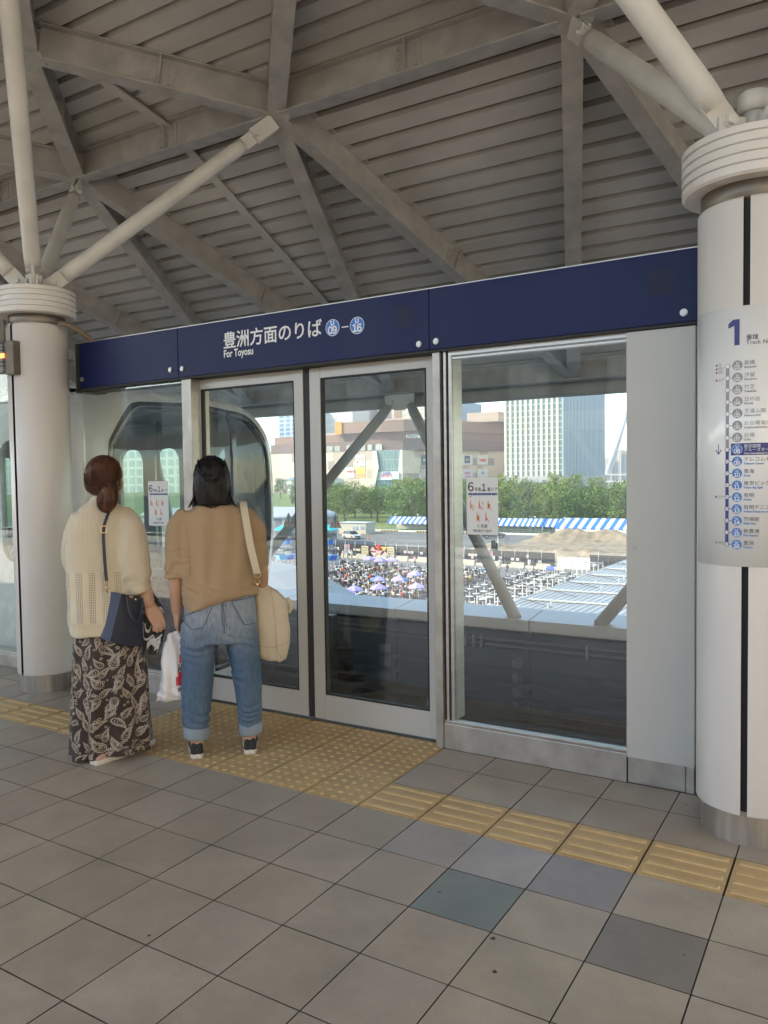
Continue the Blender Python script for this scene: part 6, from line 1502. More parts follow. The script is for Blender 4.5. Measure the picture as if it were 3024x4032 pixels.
vm = N(t_, 'ShaderNodeVectorMath', operation='SCALE'); t_.links.new(cr.outputs[0], vm.inputs[0]); t_.links.new(mr.outputs[0], vm.inputs['Scale']); t_.links.new(vm.outputs[0], bs.inputs['Base Color'])
bp = N(t_, 'ShaderNodeBump'); bp.inputs['Strength'].default_value = .35; bp.inputs['Distance'].default_value = .003; t_.links.new(n1.outputs['Fac'], bp.inputs['Height']); t_.links.new(bp.outputs[0], bs.inputs['Normal'])
jb = bvh_of(jm)
def back_hit(bv, F, lift=.0016):     # project a stroke forward onto the back of a garment
    o0 = F(0, 0, 0); fd = (F(0, 1, 0)-o0).normalized()
    def g(u, z):
        h = bv.ray_cast(F(u, -.6, z), fd)
        return None if h[0] is None else tuple(h[0]-fd*lift)
    return g
g = back_hit(jb, F2)
M_STITCH = mat('denim_seam', (.075, .10, .15), .9)
def dense(P, k=8):
    out = []
    for a, c in zip(P, P[1:]): out += [(a[0]+(c[0]-a[0])*i/k, a[1]+(c[1]-a[1])*i/k) for i in range(k)]
    return out+[P[-1]]
b = MB()
for P in ([(-.165, .752), (-.163, .715), (-.125, .688), (-.071, .697), (-.021, .812)], [(-.165, .752), (-.021, .815)], [(.075, .822), (.136, .700), (.193, .698)], [(.075, .824), (.190, .836)], [(.028, .858), (.034, .76), (.034, .665)], [(-.155, .838), (-.05, .846), (.028, .838), (.10, .850), (.186, .858)]):
    D = dense(P, 14); ribbon(b, D, .0042, g)
    ribbon(b, [(a-.007, c) for a, c in D], .0018, g)
for sx in (0,): ribbon(b, dense([(.020, .858), (.024, .70)], 14), .0026, g); ribbon(b, dense([(.040, .858), (.045, .70)], 14), .0026, g)
jo = add2(jm, 'jeans', M_JEAN)
b.build('seams', M_STITCH, w2)
# turned-up cuffs
for cu, ru in ((-.121, .0635), (.160, .0595)):
    b = MB(); rg = []
    for z, k in ((.088, .90), (.086, 1.0), (.092, 1.05), (.12, 1.06), (.142, 1.05), (.147, 1.0), (.144, .92)): rg.append(ring(F2, cu, 0, z+.012, ru*k, (ru+.008)*k, 32, 2.2, zf=lambda u, f: .10*(u-cu)*(-1 if cu < 0 else .5)))
    b.loft(rg, 0, False, False); b.build('cuff', cloth_mat('pale_denim', (.26, .315, .365), 500) if 'pale_denim' not in bpy.data.materials else bpy.data.materials['pale_denim'], w2)
# shoes
M_SHOE = mat('black_canvas_shoe', (.022, .022, .023), .75, bump=.2, bscale=500); M_SOLE = mat('white_sole', (.66, .63, .57), .6, var=.08, scale=20)
def shoe(F, cu, cf, mu, ms, par, yaw=0.0, L=.235, nm='shoe', hk=1.0):
    ct, st_ = math.cos(yaw), math.sin(yaw); G = lambda x, y, z: F(cu+x*ct+y*st_, cf-x*st_+y*ct, z)
    sole = [(0, 0), (.020, -.004), (.034, .018), (.034, .07), (.040, .14), (.043, .18), (.030, .222), (0, L)]
    full = sole+[(-a*.92, c) for a, c in reversed(sole[1:-1])]; full = catmull(full, 4)
    so_ = MB(); so_.loft([[G(a*k, (c-.1)*k+.1, z) for a, c in full] for z, k in ((.0, .97), (.004, 1.0), (.024, 1.01), (.028, .985))], 0)
    up = MB(); hs = lambda c: .078*hk-.0*(c)+(-.022*max(0, (c-.05)/.19))-.030*max(0, (c-.13)/.1)
    rg = []
    for t, k in ((0, 1.0), (.35, .97), (.7, .86), (.92, .66), (1.0, .60)): rg.append([G(a*k, (c-.09)*k+.09 - .0, .026+(max(.030, hs(c))-.026+.010*(1 if c < .03 else 0))*t) for a, c in full])
    up.loft(rg, 0, False, False)
    s = up.build(nm, mu, par); so_.build('sole', ms, s)
    return G
for cu, yw in ((-.119, -.06), (.146, .05)):
    G = shoe(F2, cu+(.0 if cu < 0 else .006), -.062, M_SHOE, M_SOLE, w2, yw)
# blouse
hem = lambda u: float(np.interp(u, [-.26, -.17, -.145, -.10, -.05, 0, .06, .19, .26], [.80, .765, .757, .782, .818, .842, .853, .842, .84]))
b = MB(); rg = []
for t, ru, rf, cu in ((0.0, .192, .140, .02), (.12, .193, .138, .02), (.35, .192, .128, .018), (.6, .196, .118, .012), (.78, .199, .108, .006), (.88, .180, .094, .002), (.95, .135, .078, -.002), (1.0, .078, .062, -.006)):
    base = ring(F2, cu, 0, 0, ru, rf, 48, 2.5); o0 = F2(0, 0, 0); rd = (F2(1, 0, 0)-o0).normalized(); row = []
    for p in base:
        u = (p-o0).dot(rd); h = hem(u); zt_ = 1.325; row.append(Vector((p.x, p.y, h+(zt_-h)*t)))
    rg.append(row)
b.loft(rg)
limb(F2, b, [(-.13, .0, 1.272), (-.185, .0, 1.20), (-.196, -.002, 1.09), (-.194, .0, 1.0), (-.192, .002, .945)], [.05, .063, .062, .064, .066], 20)
limb(F2, b, [(.14, .0, 1.275), (.195, .0, 1.19), (.212, .01, 1.08), (.216, .03, .99), (.212, .06, .925)], [.05, .063, .060, .060, .062], 20)
bm_ = fuse(b, .0075, 3)
def bw(c):
    q = c-Vector((P2[0], P2[1], 0)); o0 = F2(0, 0, 0); u = (c-o0).dot((F2(1, 0, 0)-o0)); z = c.z
    low_ = max(0, (1.12-z)/.3)
    s = (.0035+.0095*low_)*math.sin(u*58+4.5*noise.noise(q*3.2))*(.7+noise.noise(q*4+Vector((3, 1, 0))))+.004*math.sin((z-.6*abs(u))*75+5*noise.noise(q*6))*max(0, noise.noise(q*3+Vector((7, 2, 0)))+.15)
    s += .0045*noise.noise(Vector((u*16, q.y*10, z*5)))+.0022*math.sin(z*150+q.x*60)*math.exp(-((z-.90)/.05)**2)
    if u < -.13: s += .005*math.sin(z*110+9*noise.noise(q*9))*math.exp(-((z-1.0)/.08)**2)
    return s
wrinkle(bm_, bw)
M_TAN = cloth_mat('tan_cotton', (.38, .262, .152), 700, .18, .05, .8, 5)
bbv = bvh_of(bm_); gb = back_hit(bbv, F2, .0012)
bo = add2(bm_, 'blouse', M_TAN)
b = MB()
ribbon(b, dense([(-.150, 1.245), (-.138, 1.15), (-.134, 1.08), (-.130, .96)], 14), .0030, gb); ribbon(b, dense([(-.250, .972), (-.195, .962), (-.135, .948)], 14), .0022, gb); ribbon(b, dense([(-.13, 1.085), (-.18, 1.098), (-.235, 1.085)], 12), .0028, gb)
ribbon(b, dense([(-.085, 1.313), (0, 1.300), (.085, 1.316)], 12), .0035, gb)
b.build('blouse_seam', mat('tan_seam', (.29, .19, .105), .9), bo)
bo_ch = bo.children[0]; bo_ch.location = (0, 0, 0)
# hair: a shell plus many strands, half tied back
M_BLKH = hair_mat('black_hair', (.020, .016, .015), (.006, .005, .005))
b = MB(); hu, hf, hz = -.012, .008, 1.478
b.add([], []); e = MB().ell((0, 0, 0), .090, .104, .098, 28, 18); b.add([F2(hu+v[0], hf+v[1], hz+v[2]) for v in e.v], e.f, 0, True)
b.loft([ring(F2, hu-.001, cf, z, ru, rf, 28, 2.1) for z, ru, rf, cf in ((1.318, .078, .030, -.052), (1.36, .088, .046, -.045), (1.40, .089, .060, -.036), (1.44, .088, .074, -.025), (1.49, .087, .080, -.012), (1.53, .07, .068, -.006))])
hm = fuse(b, .006, 3); wrinkle(hm, lambda c: .0035*noise.noise(Vector((c.x*60, c.y*60, c.z*9)))+.002*math.sin(c.z*40+c.x*90))
ho = add2(hm, 'hair', M_BLKH)
b = MB(); q = RX(21); paths = []
for k in range(520):
    a = q.uniform(-math.pi*.92, -math.pi*.08) if q.random() < .75 else q.uniform(-math.pi, math.pi*.0)
    a = q.uniform(math.pi*1.02, math.pi*1.98)           # around the back
    cu_, sf = math.cos(a), math.sin(a); top = q.uniform(.0, .9); P = []
    bot = 1.308+.012*cu_+q.uniform(-.028, .03); fl = q.uniform(-.010, .018)
    for i in range(7):
        t = i/6
        if t < .5:
            th = rad(12)+t*2*rad(78); P.append((hu+.0915*math.sin(th)*cu_, hf+.1055*math.sin(th)*sf, hz+.0995*math.cos(th)))
        else:
            s = (t-.5)*2; P.append((hu+(.0915-.004*s+fl*s)*cu_+q.uniform(-.003, .003), hf+(.1055-.020*s-.012*math.sin(s*3))*sf, hz+(bot-hz)*s))
    paths.append(P)
strands(F2, b, paths, .0016, .0007)
for k in range(34):                                      # loose ends at the lower left and right
    s = -1 if k < 22 else 1; a = q.uniform(0, 1)
    P = [(hu+s*.085, -.02-.03*a, 1.40+q.uniform(-.03, .03)), (hu+s*(.092+.006*a), -.03-.03*a, 1.355), (hu+s*(.100+.022*a), -.035-.03*a, 1.325-.012*a)]; P.append((P[-1][0]+s*q.uniform(.0, .012), P[-1][1], P[-1][2]-q.uniform(.004, .018))); strands(F2, b, [P], .0015, .0006)
for k in range(90):                                      # the tied-back upper part crossing over
    s = q.choice((-1, 1)); z0 = q.uniform(1.49, 1.56); P = [(hu+s*.088*math.cos((z0-1.478)*9), -.01, z0), (hu+s*.066, -.072, z0-.04), (hu+s*.03, -.099, 1.452+q.uniform(-.012, .012)), (hu+s*.004, -.105, 1.442+q.uniform(-.01, .01))]; strands(F2, b, [P], .0017, .0009)
b.build('hair_strands', M_BLKH, ho).location = (0, 0, 0)

# canvas shoulder bag on her right side
tote = thing('shoulder_bag', 'cream canvas shoulder bag hanging at the right side of the person in tan', 'bag', (P2[0], P2[1], 0))
M_CANV = cloth_mat('cream_canvas', (.62, .53, .385), 600, .2, .05, .8, 6)
b = MB(); rg = []
for z, ul, ur, fd in ((.468, .262, .350, .030), (.474, .235, .362, .045), (.50, .208, .370, .055), (.56, .199, .380, .065), (.64, .194, .385, .07), (.72, .191, .380, .066), (.79, .191, .366, .056), (.84, .192, .325, .042), (.88, .194, .268, .028), (.905, .197, .225, .016)):
    rg.append(ring(F2, (ul+ur)/2, .06, z+0, (ur-ul)/2, fd, 36, 2.6, zf=lambda u, f, z=z: -.10*(u-.27)*(.5 if z < .5 else 0)))
b.loft(rg); tm = fuse(b, .006, 2)
def tw_(c):
    o0 = F2(0, 0, 0); u = (c-o0).dot(F2(1, 0, 0)-o0); q_ = c-o0
    cr_ = .010*math.exp(-((u-.285-(.86-c.z)*.10)/.012)**2)*(.3+max(0, (.88-c.z)/.4)); return cr_*.6+.006*noise.noise(q_*9)+.004*noise.noise(Vector((u*30, 0, c.z*8)))
wrinkle(tm, tw_); tb_ = bvh_of(tm); gt_ = back_hit(tb_, F2, .001)
local(tm, P2); to = link('bag_body', tm, M_CANV, tote)
b = MB()
ribbon(b, dense([(.212, .560), (.29, .548), (.374, .575)], 14), .003, gt_); ribbon(b, dense([(.285, .86), (.300, .70), (.306, .555)], 14), .0025, gt_); ribbon(b, dense([(.306, .555), (.330, .478)], 8), .0025, gt_)
b.build('bag_seam', mat('canvas_seam', (.40, .33, .22), .9), to).location = (0, 0, 0)
b = MB(); b.path([F2(.37, .06, .80), F2(.392, .06, .775), F2(.394, .06, .745), F2(.378, .06, .72)], .012, 8); b.build('side_loop', M_CANV, tote)
b = MB(); sp_ = [(.118, .075, 1.29), (.142, .0, 1.335), (.147, -.070, 1.306), (.158, -.118, 1.22), (.172, -.140, 1.12), (.190, -.142, 1.03), (.205, -.134, .965)]
sp2 = catmull(sp_, 5, False); wv = (F2(1, 0, 0)-F2(0, 0, 0))*.0185; dv = (F2(0, 1, 0)-F2(0, 0, 0))*.0018
b.loft([[F2(*p)-wv-dv, F2(*p)+wv-dv, F2(*p)+wv+dv, F2(*p)-wv+dv] for p in sp2], 0, smooth=False); b.build('strap', M_CANV, tote)
M_GOLD = mat('pale_gold', (.55, .42, .22), .25, 1.0); b = MB()
for cz, r in ((.953, .014), (.915, .013)):
    b.path([F2(.207+r*1.25*math.cos(t*.449), -.118-(.0 if cz > .93 else -.02), cz+r*.7*math.sin(t*.449)) for t in range(15)], .0024, 6, caps=False)
b.tube(F2(.207, -.116, .945), F2(.208, -.10, .922), .003, .003, 6); b.path([F2(.207, -.10, .905), F2(.208, -.03, .900), F2(.21, .04, .893)], .006, 6); b.build('strap_hardware', M_GOLD, tote)

# ================================================================== left person: knitted cream top, paisley skirt, auburn ponytail
P1 = (-2.42, -.10); F1 = person_frame(P1)
w1 = thing('person', 'person with an auburn ponytail, cream knitted top and long paisley skirt', 'person', (P1[0], P1[1], 0))
def add1(me, name, mats, parent=None): local(me, P1); return link(name, me, mats, parent or w1)
b = MB()
HX = head(F1, b, .030, .015, 1.468, .80)
limb(F1, b, [(.010, -.005, 1.30), (.018, .0, 1.36), (.026, .005, 1.42)], [.062, .052, .050])
b.loft([ring(F1, .02, 0, z, ru, rf, 24) for z, ru, rf in ((.60, .12, .09), (.85, .13, .09), (1.05, .13, .085), (1.2, .13, .08), (1.28, .11, .07), (1.32, .05, .05))])
limb(F1, b, [(.13, -.02, 1.26), (.178, -.06, 1.08), (.192, -.085, .93), (.212, -.095, .84), (.228, -.10, .79)], [.05, .044, .042, .036, .028])
hand(F1, b, (.226, -.10, .795), (.258, -.108, .722), [((.245, -.125, .690), (.240, -.121, .664)), ((.263, -.128, .684), (.259, -.124, .655)), ((.280, -.126, .686), (.278, -.122, .658)), ((.296, -.120, .692), (.296, -.117, .668))],
     [(.232, -.095, .775), (.222, -.085, .735), (.224, -.080, .70), (.231, -.082, .676)], width_dir=(1, -.05, .12), fr=.0086)
limb(F1, b, [(-.10, .02, 1.25), (-.13, .08, 1.06), (-.10, .14, .92), (-.04, .19, .88)], [.048, .042, .036, .026])
hand(F1, b, (-.04, .19, .88), (.02, .215, .87), [((.05, .225, .862), (.06, .215, .835)), ((.048, .23, .852), (.055, .22, .825)), ((.044, .232, .842), (.05, .224, .818)), ((.036, .232, .834), (.04, .226, .812))], [(-.02, .19, .895), (.01, .19, .905), (.035, .195, .90), (.05, .20, .89)], width_dir=(0, .2, -1))
for x in (-.06, .10): limb(F1, b, [(x, .0, .60), (x, .01, .35), (x, 0, .10), (x, 0, .05)], [.075, .055, .036, .034])
add1(fuse(b, .0048, 2), 'body', M_SK)
b = MB()
for s in (-1, 1): b.ell(HX(s*.028, .074, .006), .012, .009, .009, 10, 8)
b.build('eyes', bpy.data.materials['eye_dark'], w1)
# skirt with soft folds and a printed paisley pattern
SC_U = .022
def sk(a, z):
    t = (.67-z)/.66; ru = .176+.024*t; rf = .128+.035*t
    fold = (.004+.012*t)*(math.sin(9*a+.6)+.6*math.sin(14*a+2+2.5*t))
    c, s = math.cos(a), math.sin(a); ru += fold; rf += fold
    return F1(SC_U+ru*math.copysign(abs(c)**.87, c), -.0+rf*math.copysign(abs(s)**.87, s), z)
def hemz(a): return .030+.028*math.cos(a)*0+.02*math.sin(3*a+1)*.5+.018*math.cos(a-.2)+(-.035 if 0 else 0)
b = MB(); nz_ = 26; na = 120
rg = []
for i in range(nz_+1):
    t = i/nz_; row = []
    for j in range(na): a = 2*math.pi*j/na; z = .672+(hemz(a)-.672)*t; row.append(sk(a, z))
    rg.append(row)
b.loft(rg, 0, False, False)
M_SKIRT = cloth_mat('dark_brown_crepe', (.048, .033, .029), 500, .15, .35, .8, 12)
sko = b.build('skirt', M_SKIRT, w1)
M_PAIS = mat('paisley_print', (.43, .37, .30), .85, var=.12, scale=60); M_PAIS2 = mat('paisley_print_dull', (.26, .215, .175), .85, var=.15, scale=60)
pz = MB(); q = RX(91); RR = .185
def on_skirt(s0, z0, rot, sc, lift):
    cr_, sr = math.cos(rot)*sc, math.sin(rot)*sc
    def g(a, b_):
        x, y = a*cr_-b_*sr, a*sr+b_*cr_; z = z0+y; ang = (s0+x)/RR
        if z > .668 or z < hemz(ang)+.003: return None
        p = sk(ang, z); e = sk(ang+.02, z); n = (e-p).cross(Vector((0, 0, 1))).normalized(); return tuple(p+n*lift)
    return g
def drop(k=1.0, n=30):       # a curled teardrop outline
    P = []
    for i in range(n):
        t = 2*math.pi*i/n; r = 1.0; x = .62*math.sin(t)*math.sin(t/2)**1.2; y = math.cos(t); P.append((k*x+.34*(max(0, y))**2.2*k, k*y))
    return P
def safe_ribbon(P, w, g, m, closed):
    n = len(P); seg = []
    for p in P+([P[0]] if closed else []):
        if g(*p) is None:
            if len(seg) > 2: ribbon(pz, seg, w, g, m)
            seg = []
        else: seg.append(p)
    if len(seg) > 2: ribbon(pz, seg, w, g, m)
rows_n = 12
for r in range(rows_n):
    for c in range(15):
        s0 = (c+.5*(r % 2))*2*math.pi*RR/15+q.uniform(-.012, .012); z0 = .035+.054*r+q.uniform(-.010, .010); rot = q.uniform(-1.1, 1.1)+(math.pi if q.random() < .45 else 0); sc = q.uniform(.026, .042)
        g = on_skirt(s0, z0, rot, sc, .0013); g2 = on_skirt(s0, z0, rot, sc, .0010)
        safe_ribbon(drop(1), .11, g, 0, True); safe_ribbon(drop(.72), .07, g, 0, True); safe_ribbon(drop(.42), .12, g2, 1, True)
        if q.random() < .7:
            inner = [(.05+.22*math.cos(t*.7)*(.2+t/14), -.25+.26*math.sin(t*.7)*(.2+t/14)) for t in range(12)]; safe_ribbon(inner, .10, g, 1 if q.random() < .3 else 0, False)
        for i in range(0, 30, 2):      # scalloped fringe
            P = drop(1.20)[i]; safe_ribbon([(P[0]+.07*math.cos(t*.8), P[1]+.07*math.sin(t*.8)) for t in range(8)], .045, g2, 1, False)
        for k in range(2):
            a = q.uniform(0, 6.28); d = q.uniform(1.2, 1.6); cx_, cy_ = d*math.cos(a), d*math.sin(a)
            if q.random() < .5: safe_ribbon([(cx_+.22*math.cos(t*.63)*(1 if t % 2 else .5), cy_+.22*math.sin(t*.63)*(1 if t % 2 else .5)) for t in range(10)], .09, g2, 0, True)
            else:
                for sgn in (-1, 1): safe_ribbon([(cx_+.3*t, cy_+sgn*.16*math.sin(t*3.1)) for t in np.linspace(0, 1, 7)], .07, g2, 0, False)
pz.build('paisley_pattern', [M_PAIS, M_PAIS2], sko).location = (0, 0, 0)
# pale slip-on shoes
M_PSH = mat('pale_pink_shoe', (.50, .30, .26), .7, var=.1, scale=30); M_PSOLE = mat('cream_sole', (.68, .63, .54), .6, var=.06, scale=20)
shoe(F1, -.075, -.150, M_PSH, M_PSOLE, w1, .95, .225, hk=.6); shoe(F1, .06, -.045, M_PSH, M_PSOLE, w1, .85, .225, hk=.6)
# knitted top
b = MB(); rg = []
for z, ul, ur, rf in ((.648, -.170, .188, .142), (.66, -.176, .192, .146), (.70, -.178, .194, .148), (.72, -.184, .198, .150), (.80, -.180, .196, .146), (.95, -.179, .194, .138), (1.08, -.176, .190, .128), (1.18, -.168, .184, .116), (1.26, -.140, .165, .098), (1.31, -.105, .125, .082), (1.335, -.075, .085, .068), (1.355, -.050, .066, .060), (1.372, -.040, .062, .056)):
    rg.append(ring(F1, (ul+ur)/2, 0, z, (ur-ul)/2, rf, 48, 2.4))
b.loft(rg)
limb(F1, b, [(.10, -.005, 1.285), (.140, -.045, 1.20), (.150, -.085, 1.09), (.158, -.100, .99), (.172, -.105, .92), (.186, -.102, .870)], [.055, .074, .080, .080, .070, .052], 24)
limb(F1, b, [(-.09, .0, 1.27), (-.125, .03, 1.17), (-.135, .07, 1.05), (-.115, .12, .95), (-.09, .15, .90)], [.055, .066, .068, .064, .050], 20)
km = fuse(b, .0075, 2)
def kw(c):
    o0 = F1(0, 0, 0); u = (c-o0).dot(F1(1, 0, 0)-o0); q_ = c-o0; z = c.z
    s = .006*noise.noise(q_*7)+.004*noise.noise(Vector((u*22, 0, z*6)))+.0045*math.sin(u*48+4*noise.noise(q_*3))*max(0, (1.15-z)/.4)
    if u > .09: s += .006*math.sin(z*70+8*noise.noise(q_*6))*math.exp(-((z-.93)/.08)**2)
    return s
wrinkle(km, kw)
# lace-knit shading: ribs in z, eyelet columns low on the back, zigzags elsewhere (pattern lives in the material)
M_KNIT = bpy.data.materials.new('cream_lace_knit'); M_KNIT.use_nodes = True; t_ = M_KNIT.node_tree; bs = t_.nodes['Principled BSDF']; bs.inputs['Roughness'].default_value = .9; bs.inputs['Specular IOR Level'].default_value = .2; bs.inputs['Sheen Weight'].default_value = .3
at = N(t_, 'ShaderNodeAttribute', attribute_name='knit'); sx = N(t_, 'ShaderNodeSeparateXYZ'); t_.links.new(at.outputs['Vector'], sx.inputs[0])
def MA(op, a, b_=None, c=None):
    n = N(t_, 'ShaderNodeMath', operation=op)
    for i, v in enumerate((a, b_, c)):
        if v is None: continue
        if isinstance(v, (int, float)): n.inputs[i].default_value = v
        else: t_.links.new(v, n.inputs[i])
    return n.outputs[0]
U, Z_, K = sx.outputs['X'], sx.outputs['Y'], sx.outputs['Z']
zig = MA('MULTIPLY', MA('PINGPONG', MA('MULTIPLY', U, 1.0), .012), .9)
rows_k = MA('SINE', MA('MULTIPLY', MA('ADD', Z_, zig), 2*math.pi/.0105))                # chevron courses
colk = MA('SINE', MA('MULTIPLY', U, 2*math.pi/.0078))
eye = MA('GREATER_THAN', MA('MULTIPLY', MA('ADD', rows_k, 1), MA('ADD', colk, 1)), 2.35)    # little holes
band = MA('GREATER_THAN', MA('SINE', MA('MULTIPLY', MA('ADD', U, .008), 2*math.pi/.062)), .05)   # eyelet columns
lowb = MA('MULTIPLY', MA('GREATER_THAN', Z_, .725), MA('LESS_THAN', Z_, .985))
rowe = MA('GREATER_THAN', MA('SINE', MA('MULTIPLY', Z_, 2*math.pi/.0085)), .15)
eyec = MA('MULTIPLY', MA('MULTIPLY', band, lowb), MA('MULTIPLY', rowe, MA('GREATER_THAN', MA('SINE', MA('MULTIPLY', U, 2*math.pi/.0088)), -.2)))
back = MA('LESS_THAN', U, .085)
hole = MA('ADD', MA('MULTIPLY', MA('MULTIPLY', eyec, back), .95), MA('MULTIPLY', MA('MULTIPLY', eye, MA('SUBTRACT', 1, MA('MULTIPLY', lowb, back))), .42)); hole = MA('MINIMUM', hole, 1.0)
rim_ = MA('LESS_THAN', Z_, .70); hole = MA('MULTIPLY', hole, MA('SUBTRACT', 1, rim_)); hole = MA('MULTIPLY', hole, MA('SUBTRACT', 1, MA('MULTIPLY', MA('LESS_THAN', Z_, .905), MA('GREATER_THAN', U, .125))))
mx = N(t_, 'ShaderNodeMix', data_type='RGBA'); mx.inputs['A'].default_value = (.66, .575, .425, 1); mx.inputs['B'].default_value = (.13, .11, .085, 1); t_.links.new(hole, mx.inputs['Factor']); t_.links.new(mx.outputs['Result'], bs.inputs['Base Color'])
ht_ = MA('SUBTRACT', MA('MULTIPLY', MA('ADD', rows_k, MA('MULTIPLY', colk, .4)), .5), MA('MULTIPLY', hole, 1.2)); bp = N(t_, 'ShaderNodeBump'); bp.inputs['Strength'].default_value = .55; bp.inputs['Distance'].default_value = .003; t_.links.new(ht_, bp.inputs['Height']); t_.links.new(bp.outputs[0], bs.inputs['Normal'])
o0 = F1(0, 0, 0); ud = F1(1, 0, 0)-o0; fd_ = F1(0, 1, 0)-o0
vals = []
for v in km.vertices:
    u = (v.co-o0).dot(ud); f = (v.co-o0).dot(fd_); vals += [u - .9*f*(1 if u > .06 else (-1 if u < -.06 else 0)) if 0 else u+.6*(f+.12)*(1 if u > .12 else 0), v.co.z, 0]
at_ = km.attributes.new('knit', 'FLOAT_VECTOR', 'POINT'); at_.data.foreach_set('vector', vals)
add1(km, 'knitted_top', M_KNIT)
# auburn hair: shell, ponytail, strands
M_AUB = hair_mat('auburn_hair', (.13, .056, .029), (.042, .019, .012), .42)
hu, hf, hz = .030, -.0, 1.490; TA = .80
def Hd(x, y, z): return (hu+x*math.cos(TA)+y*math.sin(TA), .012-x*math.sin(TA)+y*math.cos(TA), hz+z)
b = MB(); e = MB().ell((0, 0, 0), .0895, .1, .096, 28, 18); b.add([F1(*Hd(v[0], v[1]-.016, v[2])) for v in e.v if 1], e.f, 0, True)
e = MB().ell((0, 0, 0), .084, .060, .07, 20, 12); b.add([F1(*Hd(v[0], v[1]-.045, v[2]-.052)) for v in e.v], e.f, 0, True)
tie = (.046, -.088, 1.430)
pt = [(.046, -.062, 1.435), (.044, -.098, 1.425), (.037, -.118, 1.395), (.030, -.122, 1.352), (.026, -.116, 1.312), (.026, -.108, 1.290)]
b.path([F1(*p) for p in catmull(pt, 4, False)], list(np.interp(np.linspace(0, 5, 21), range(6), [.026, .022, .040, .046, .033, .012])), 16)
hm = fuse(b, .006, 2); 
# cut the shell away from the face so skin shows
bmh = bmesh.new(); bmh.from_mesh(hm); fo = F1(0, 0, 0); hd = (F1(*Hd(0, 1, 0))-F1(*Hd(0, 0, 0))).normalized(); ho_ = F1(*Hd(0, 0, 0))
kill = [f for f in bmh.faces if (f.calc_center_median()-ho_).dot(hd) > .035 and f.calc_center_median().z < hz+.040]
bmesh.ops.delete(bmh, geom=kill, context='FACES'); bmh.to_mesh(hm); bmh.free()
wrinkle(hm, lambda c: .003*noise.noise(Vector((c.x*55, c.y*55, c.z*14))))
hao = add1(hm, 'hair', M_AUB)
b = MB(); q = RX(33)
for k in range(900):                                     # swept back into the tie
    a = q.uniform(0, 2*math.pi); th0 = q.uniform(.05, 2.45); P = []
    st_ = Vector((.090*math.sin(th0)*math.cos(a), -.016+.101*math.sin(th0)*math.sin(a), .0975*math.cos(th0)))
    if st_.y > .03 and st_.z < .05: continue
    tl = Vector((.014, -.100, -.056)) if 0 else None
    te = Vector(tie); s0_ = Vector(Hd(*st_)); n_ = 6
    for i in range(n_):
        t = i/(n_-1); p = s0_.lerp(te, t); c0 = Vector(Hd(0, -.018, -.015)); d = p-c0; rr = .0985-.004*t+.0012*math.sin(k*1.7)+.017*max(0, min(1, (c0.z-.01-p.z)/.05)); 
        if i < n_-1: d = d.normalized()*max(d.length, rr)
        P.append(tuple(c0+d))
    strands(F1, b, [P], .0016, .0010)
for k in range(200):                                     # the tail
    a = q.uniform(0, 6.28); r_ = q.uniform(.75, 1.16); P = []; L_end = q.uniform(.75, 1.08)
    cpts = catmull(pt, 4, False); rr = np.interp(np.linspace(0, 5, 21), range(6), [.026, .022, .041, .048, .036, .016])
    for i in range(3, 21, 2):
        if i/20 > L_end: break
        P.append((cpts[i][0]+rr[i]*r_*math.cos(a), cpts[i][1]+rr[i]*r_*.8*math.sin(a), cpts[i][2]+q.uniform(-.003, .003)))
    if len(P) > 2: strands(F1, b, [P], .0017, .0008)
for k in range(26):                                      # flyaways on the crown and nape
    a = q.uniform(-2.6, .3); s0_ = Vector(Hd(.093*math.cos(a), -.016+.09*math.sin(a), q.uniform(-.04, .07))); P = [tuple(s0_), tuple(s0_+Vector((q.uniform(-.012, .004), q.uniform(-.012, 0), q.uniform(-.005, .016)))), tuple(s0_+Vector((q.uniform(-.016, .003), q.uniform(-.010, 0), q.uniform(-.03, .012))))]; strands(F1, b, [P], .0009, .0004)
b.build('hair_strands', M_AUB, hao).location = (0, 0, 0)
b = MB(); b.path([F1(tie[0]+.026*math.cos(t*.524), tie[1]-.012+.012*math.sin(t*.524), tie[2]-.004+.010*math.cos(t*.524)) for t in range(13)], .0055, 8, caps=False); b.build('hair_tie', mat('tie_black', (.015, .012, .012), .7), hao).location = (0, 0, 0)

# navy handbag with a long strap
hb = thing('handbag', 'navy leather handbag on a long shoulder strap beside the paisley skirt', 'bag', (P1[0], P1[1], 0))
M_NVB = mat('navy_leather', (.022, .026, .045), .42, var=.12, scale=20, bump=.12, bscale=300); M_NVS = mat('navy_leather_side', (.036, .046, .082), .38, var=.12, scale=14, bump=.15, bscale=120)
fr_t = [(.088, -.172, .872), (.192, -.135, .842)]; 
A0, A1, B0, B1 = (.086, -.180, .876), (.195, -.125, .838), (.024, -.185, .634), (.184, -.118, .586)      # front panel: top left/right, bottom left/right
C0, C1 = (.012, -.120, .888), (-.034, -.125, .658)                                                            # left gusset outer edge
b = MB()
def lerp3(p, q_, t): return tuple(a+(c-a)*t for a, c in zip(p, q_))
rg = []
for i in range(9):
    t = i/8; l = lerp3(A0, B0, t); r_ = lerp3(A1, B1, t); bul = .010*math.sin(math.pi*t); row = []
    for j in range(9):
        s = j/8; p = lerp3(l, r_, s); row.append(F1(p[0], p[1]-bul*math.sin(math.pi*s), p[2]+.010*math.sin(math.pi*s)*(-1 if i == 8 else 0)))
    g_ = lerp3(C0, C1, t); mid = lerp3(g_, l, .5); back = [F1(r_[0], r_[1]+.10, r_[2]), F1(l[0]*.5+g_[0]*.5, g_[1]+.055, g_[2]), F1(*g_), F1(mid[0]-.004, mid[1]-.004, mid[2])]
    rg.append(row+back)
b.loft(rg, 0, True, True, smooth=False)
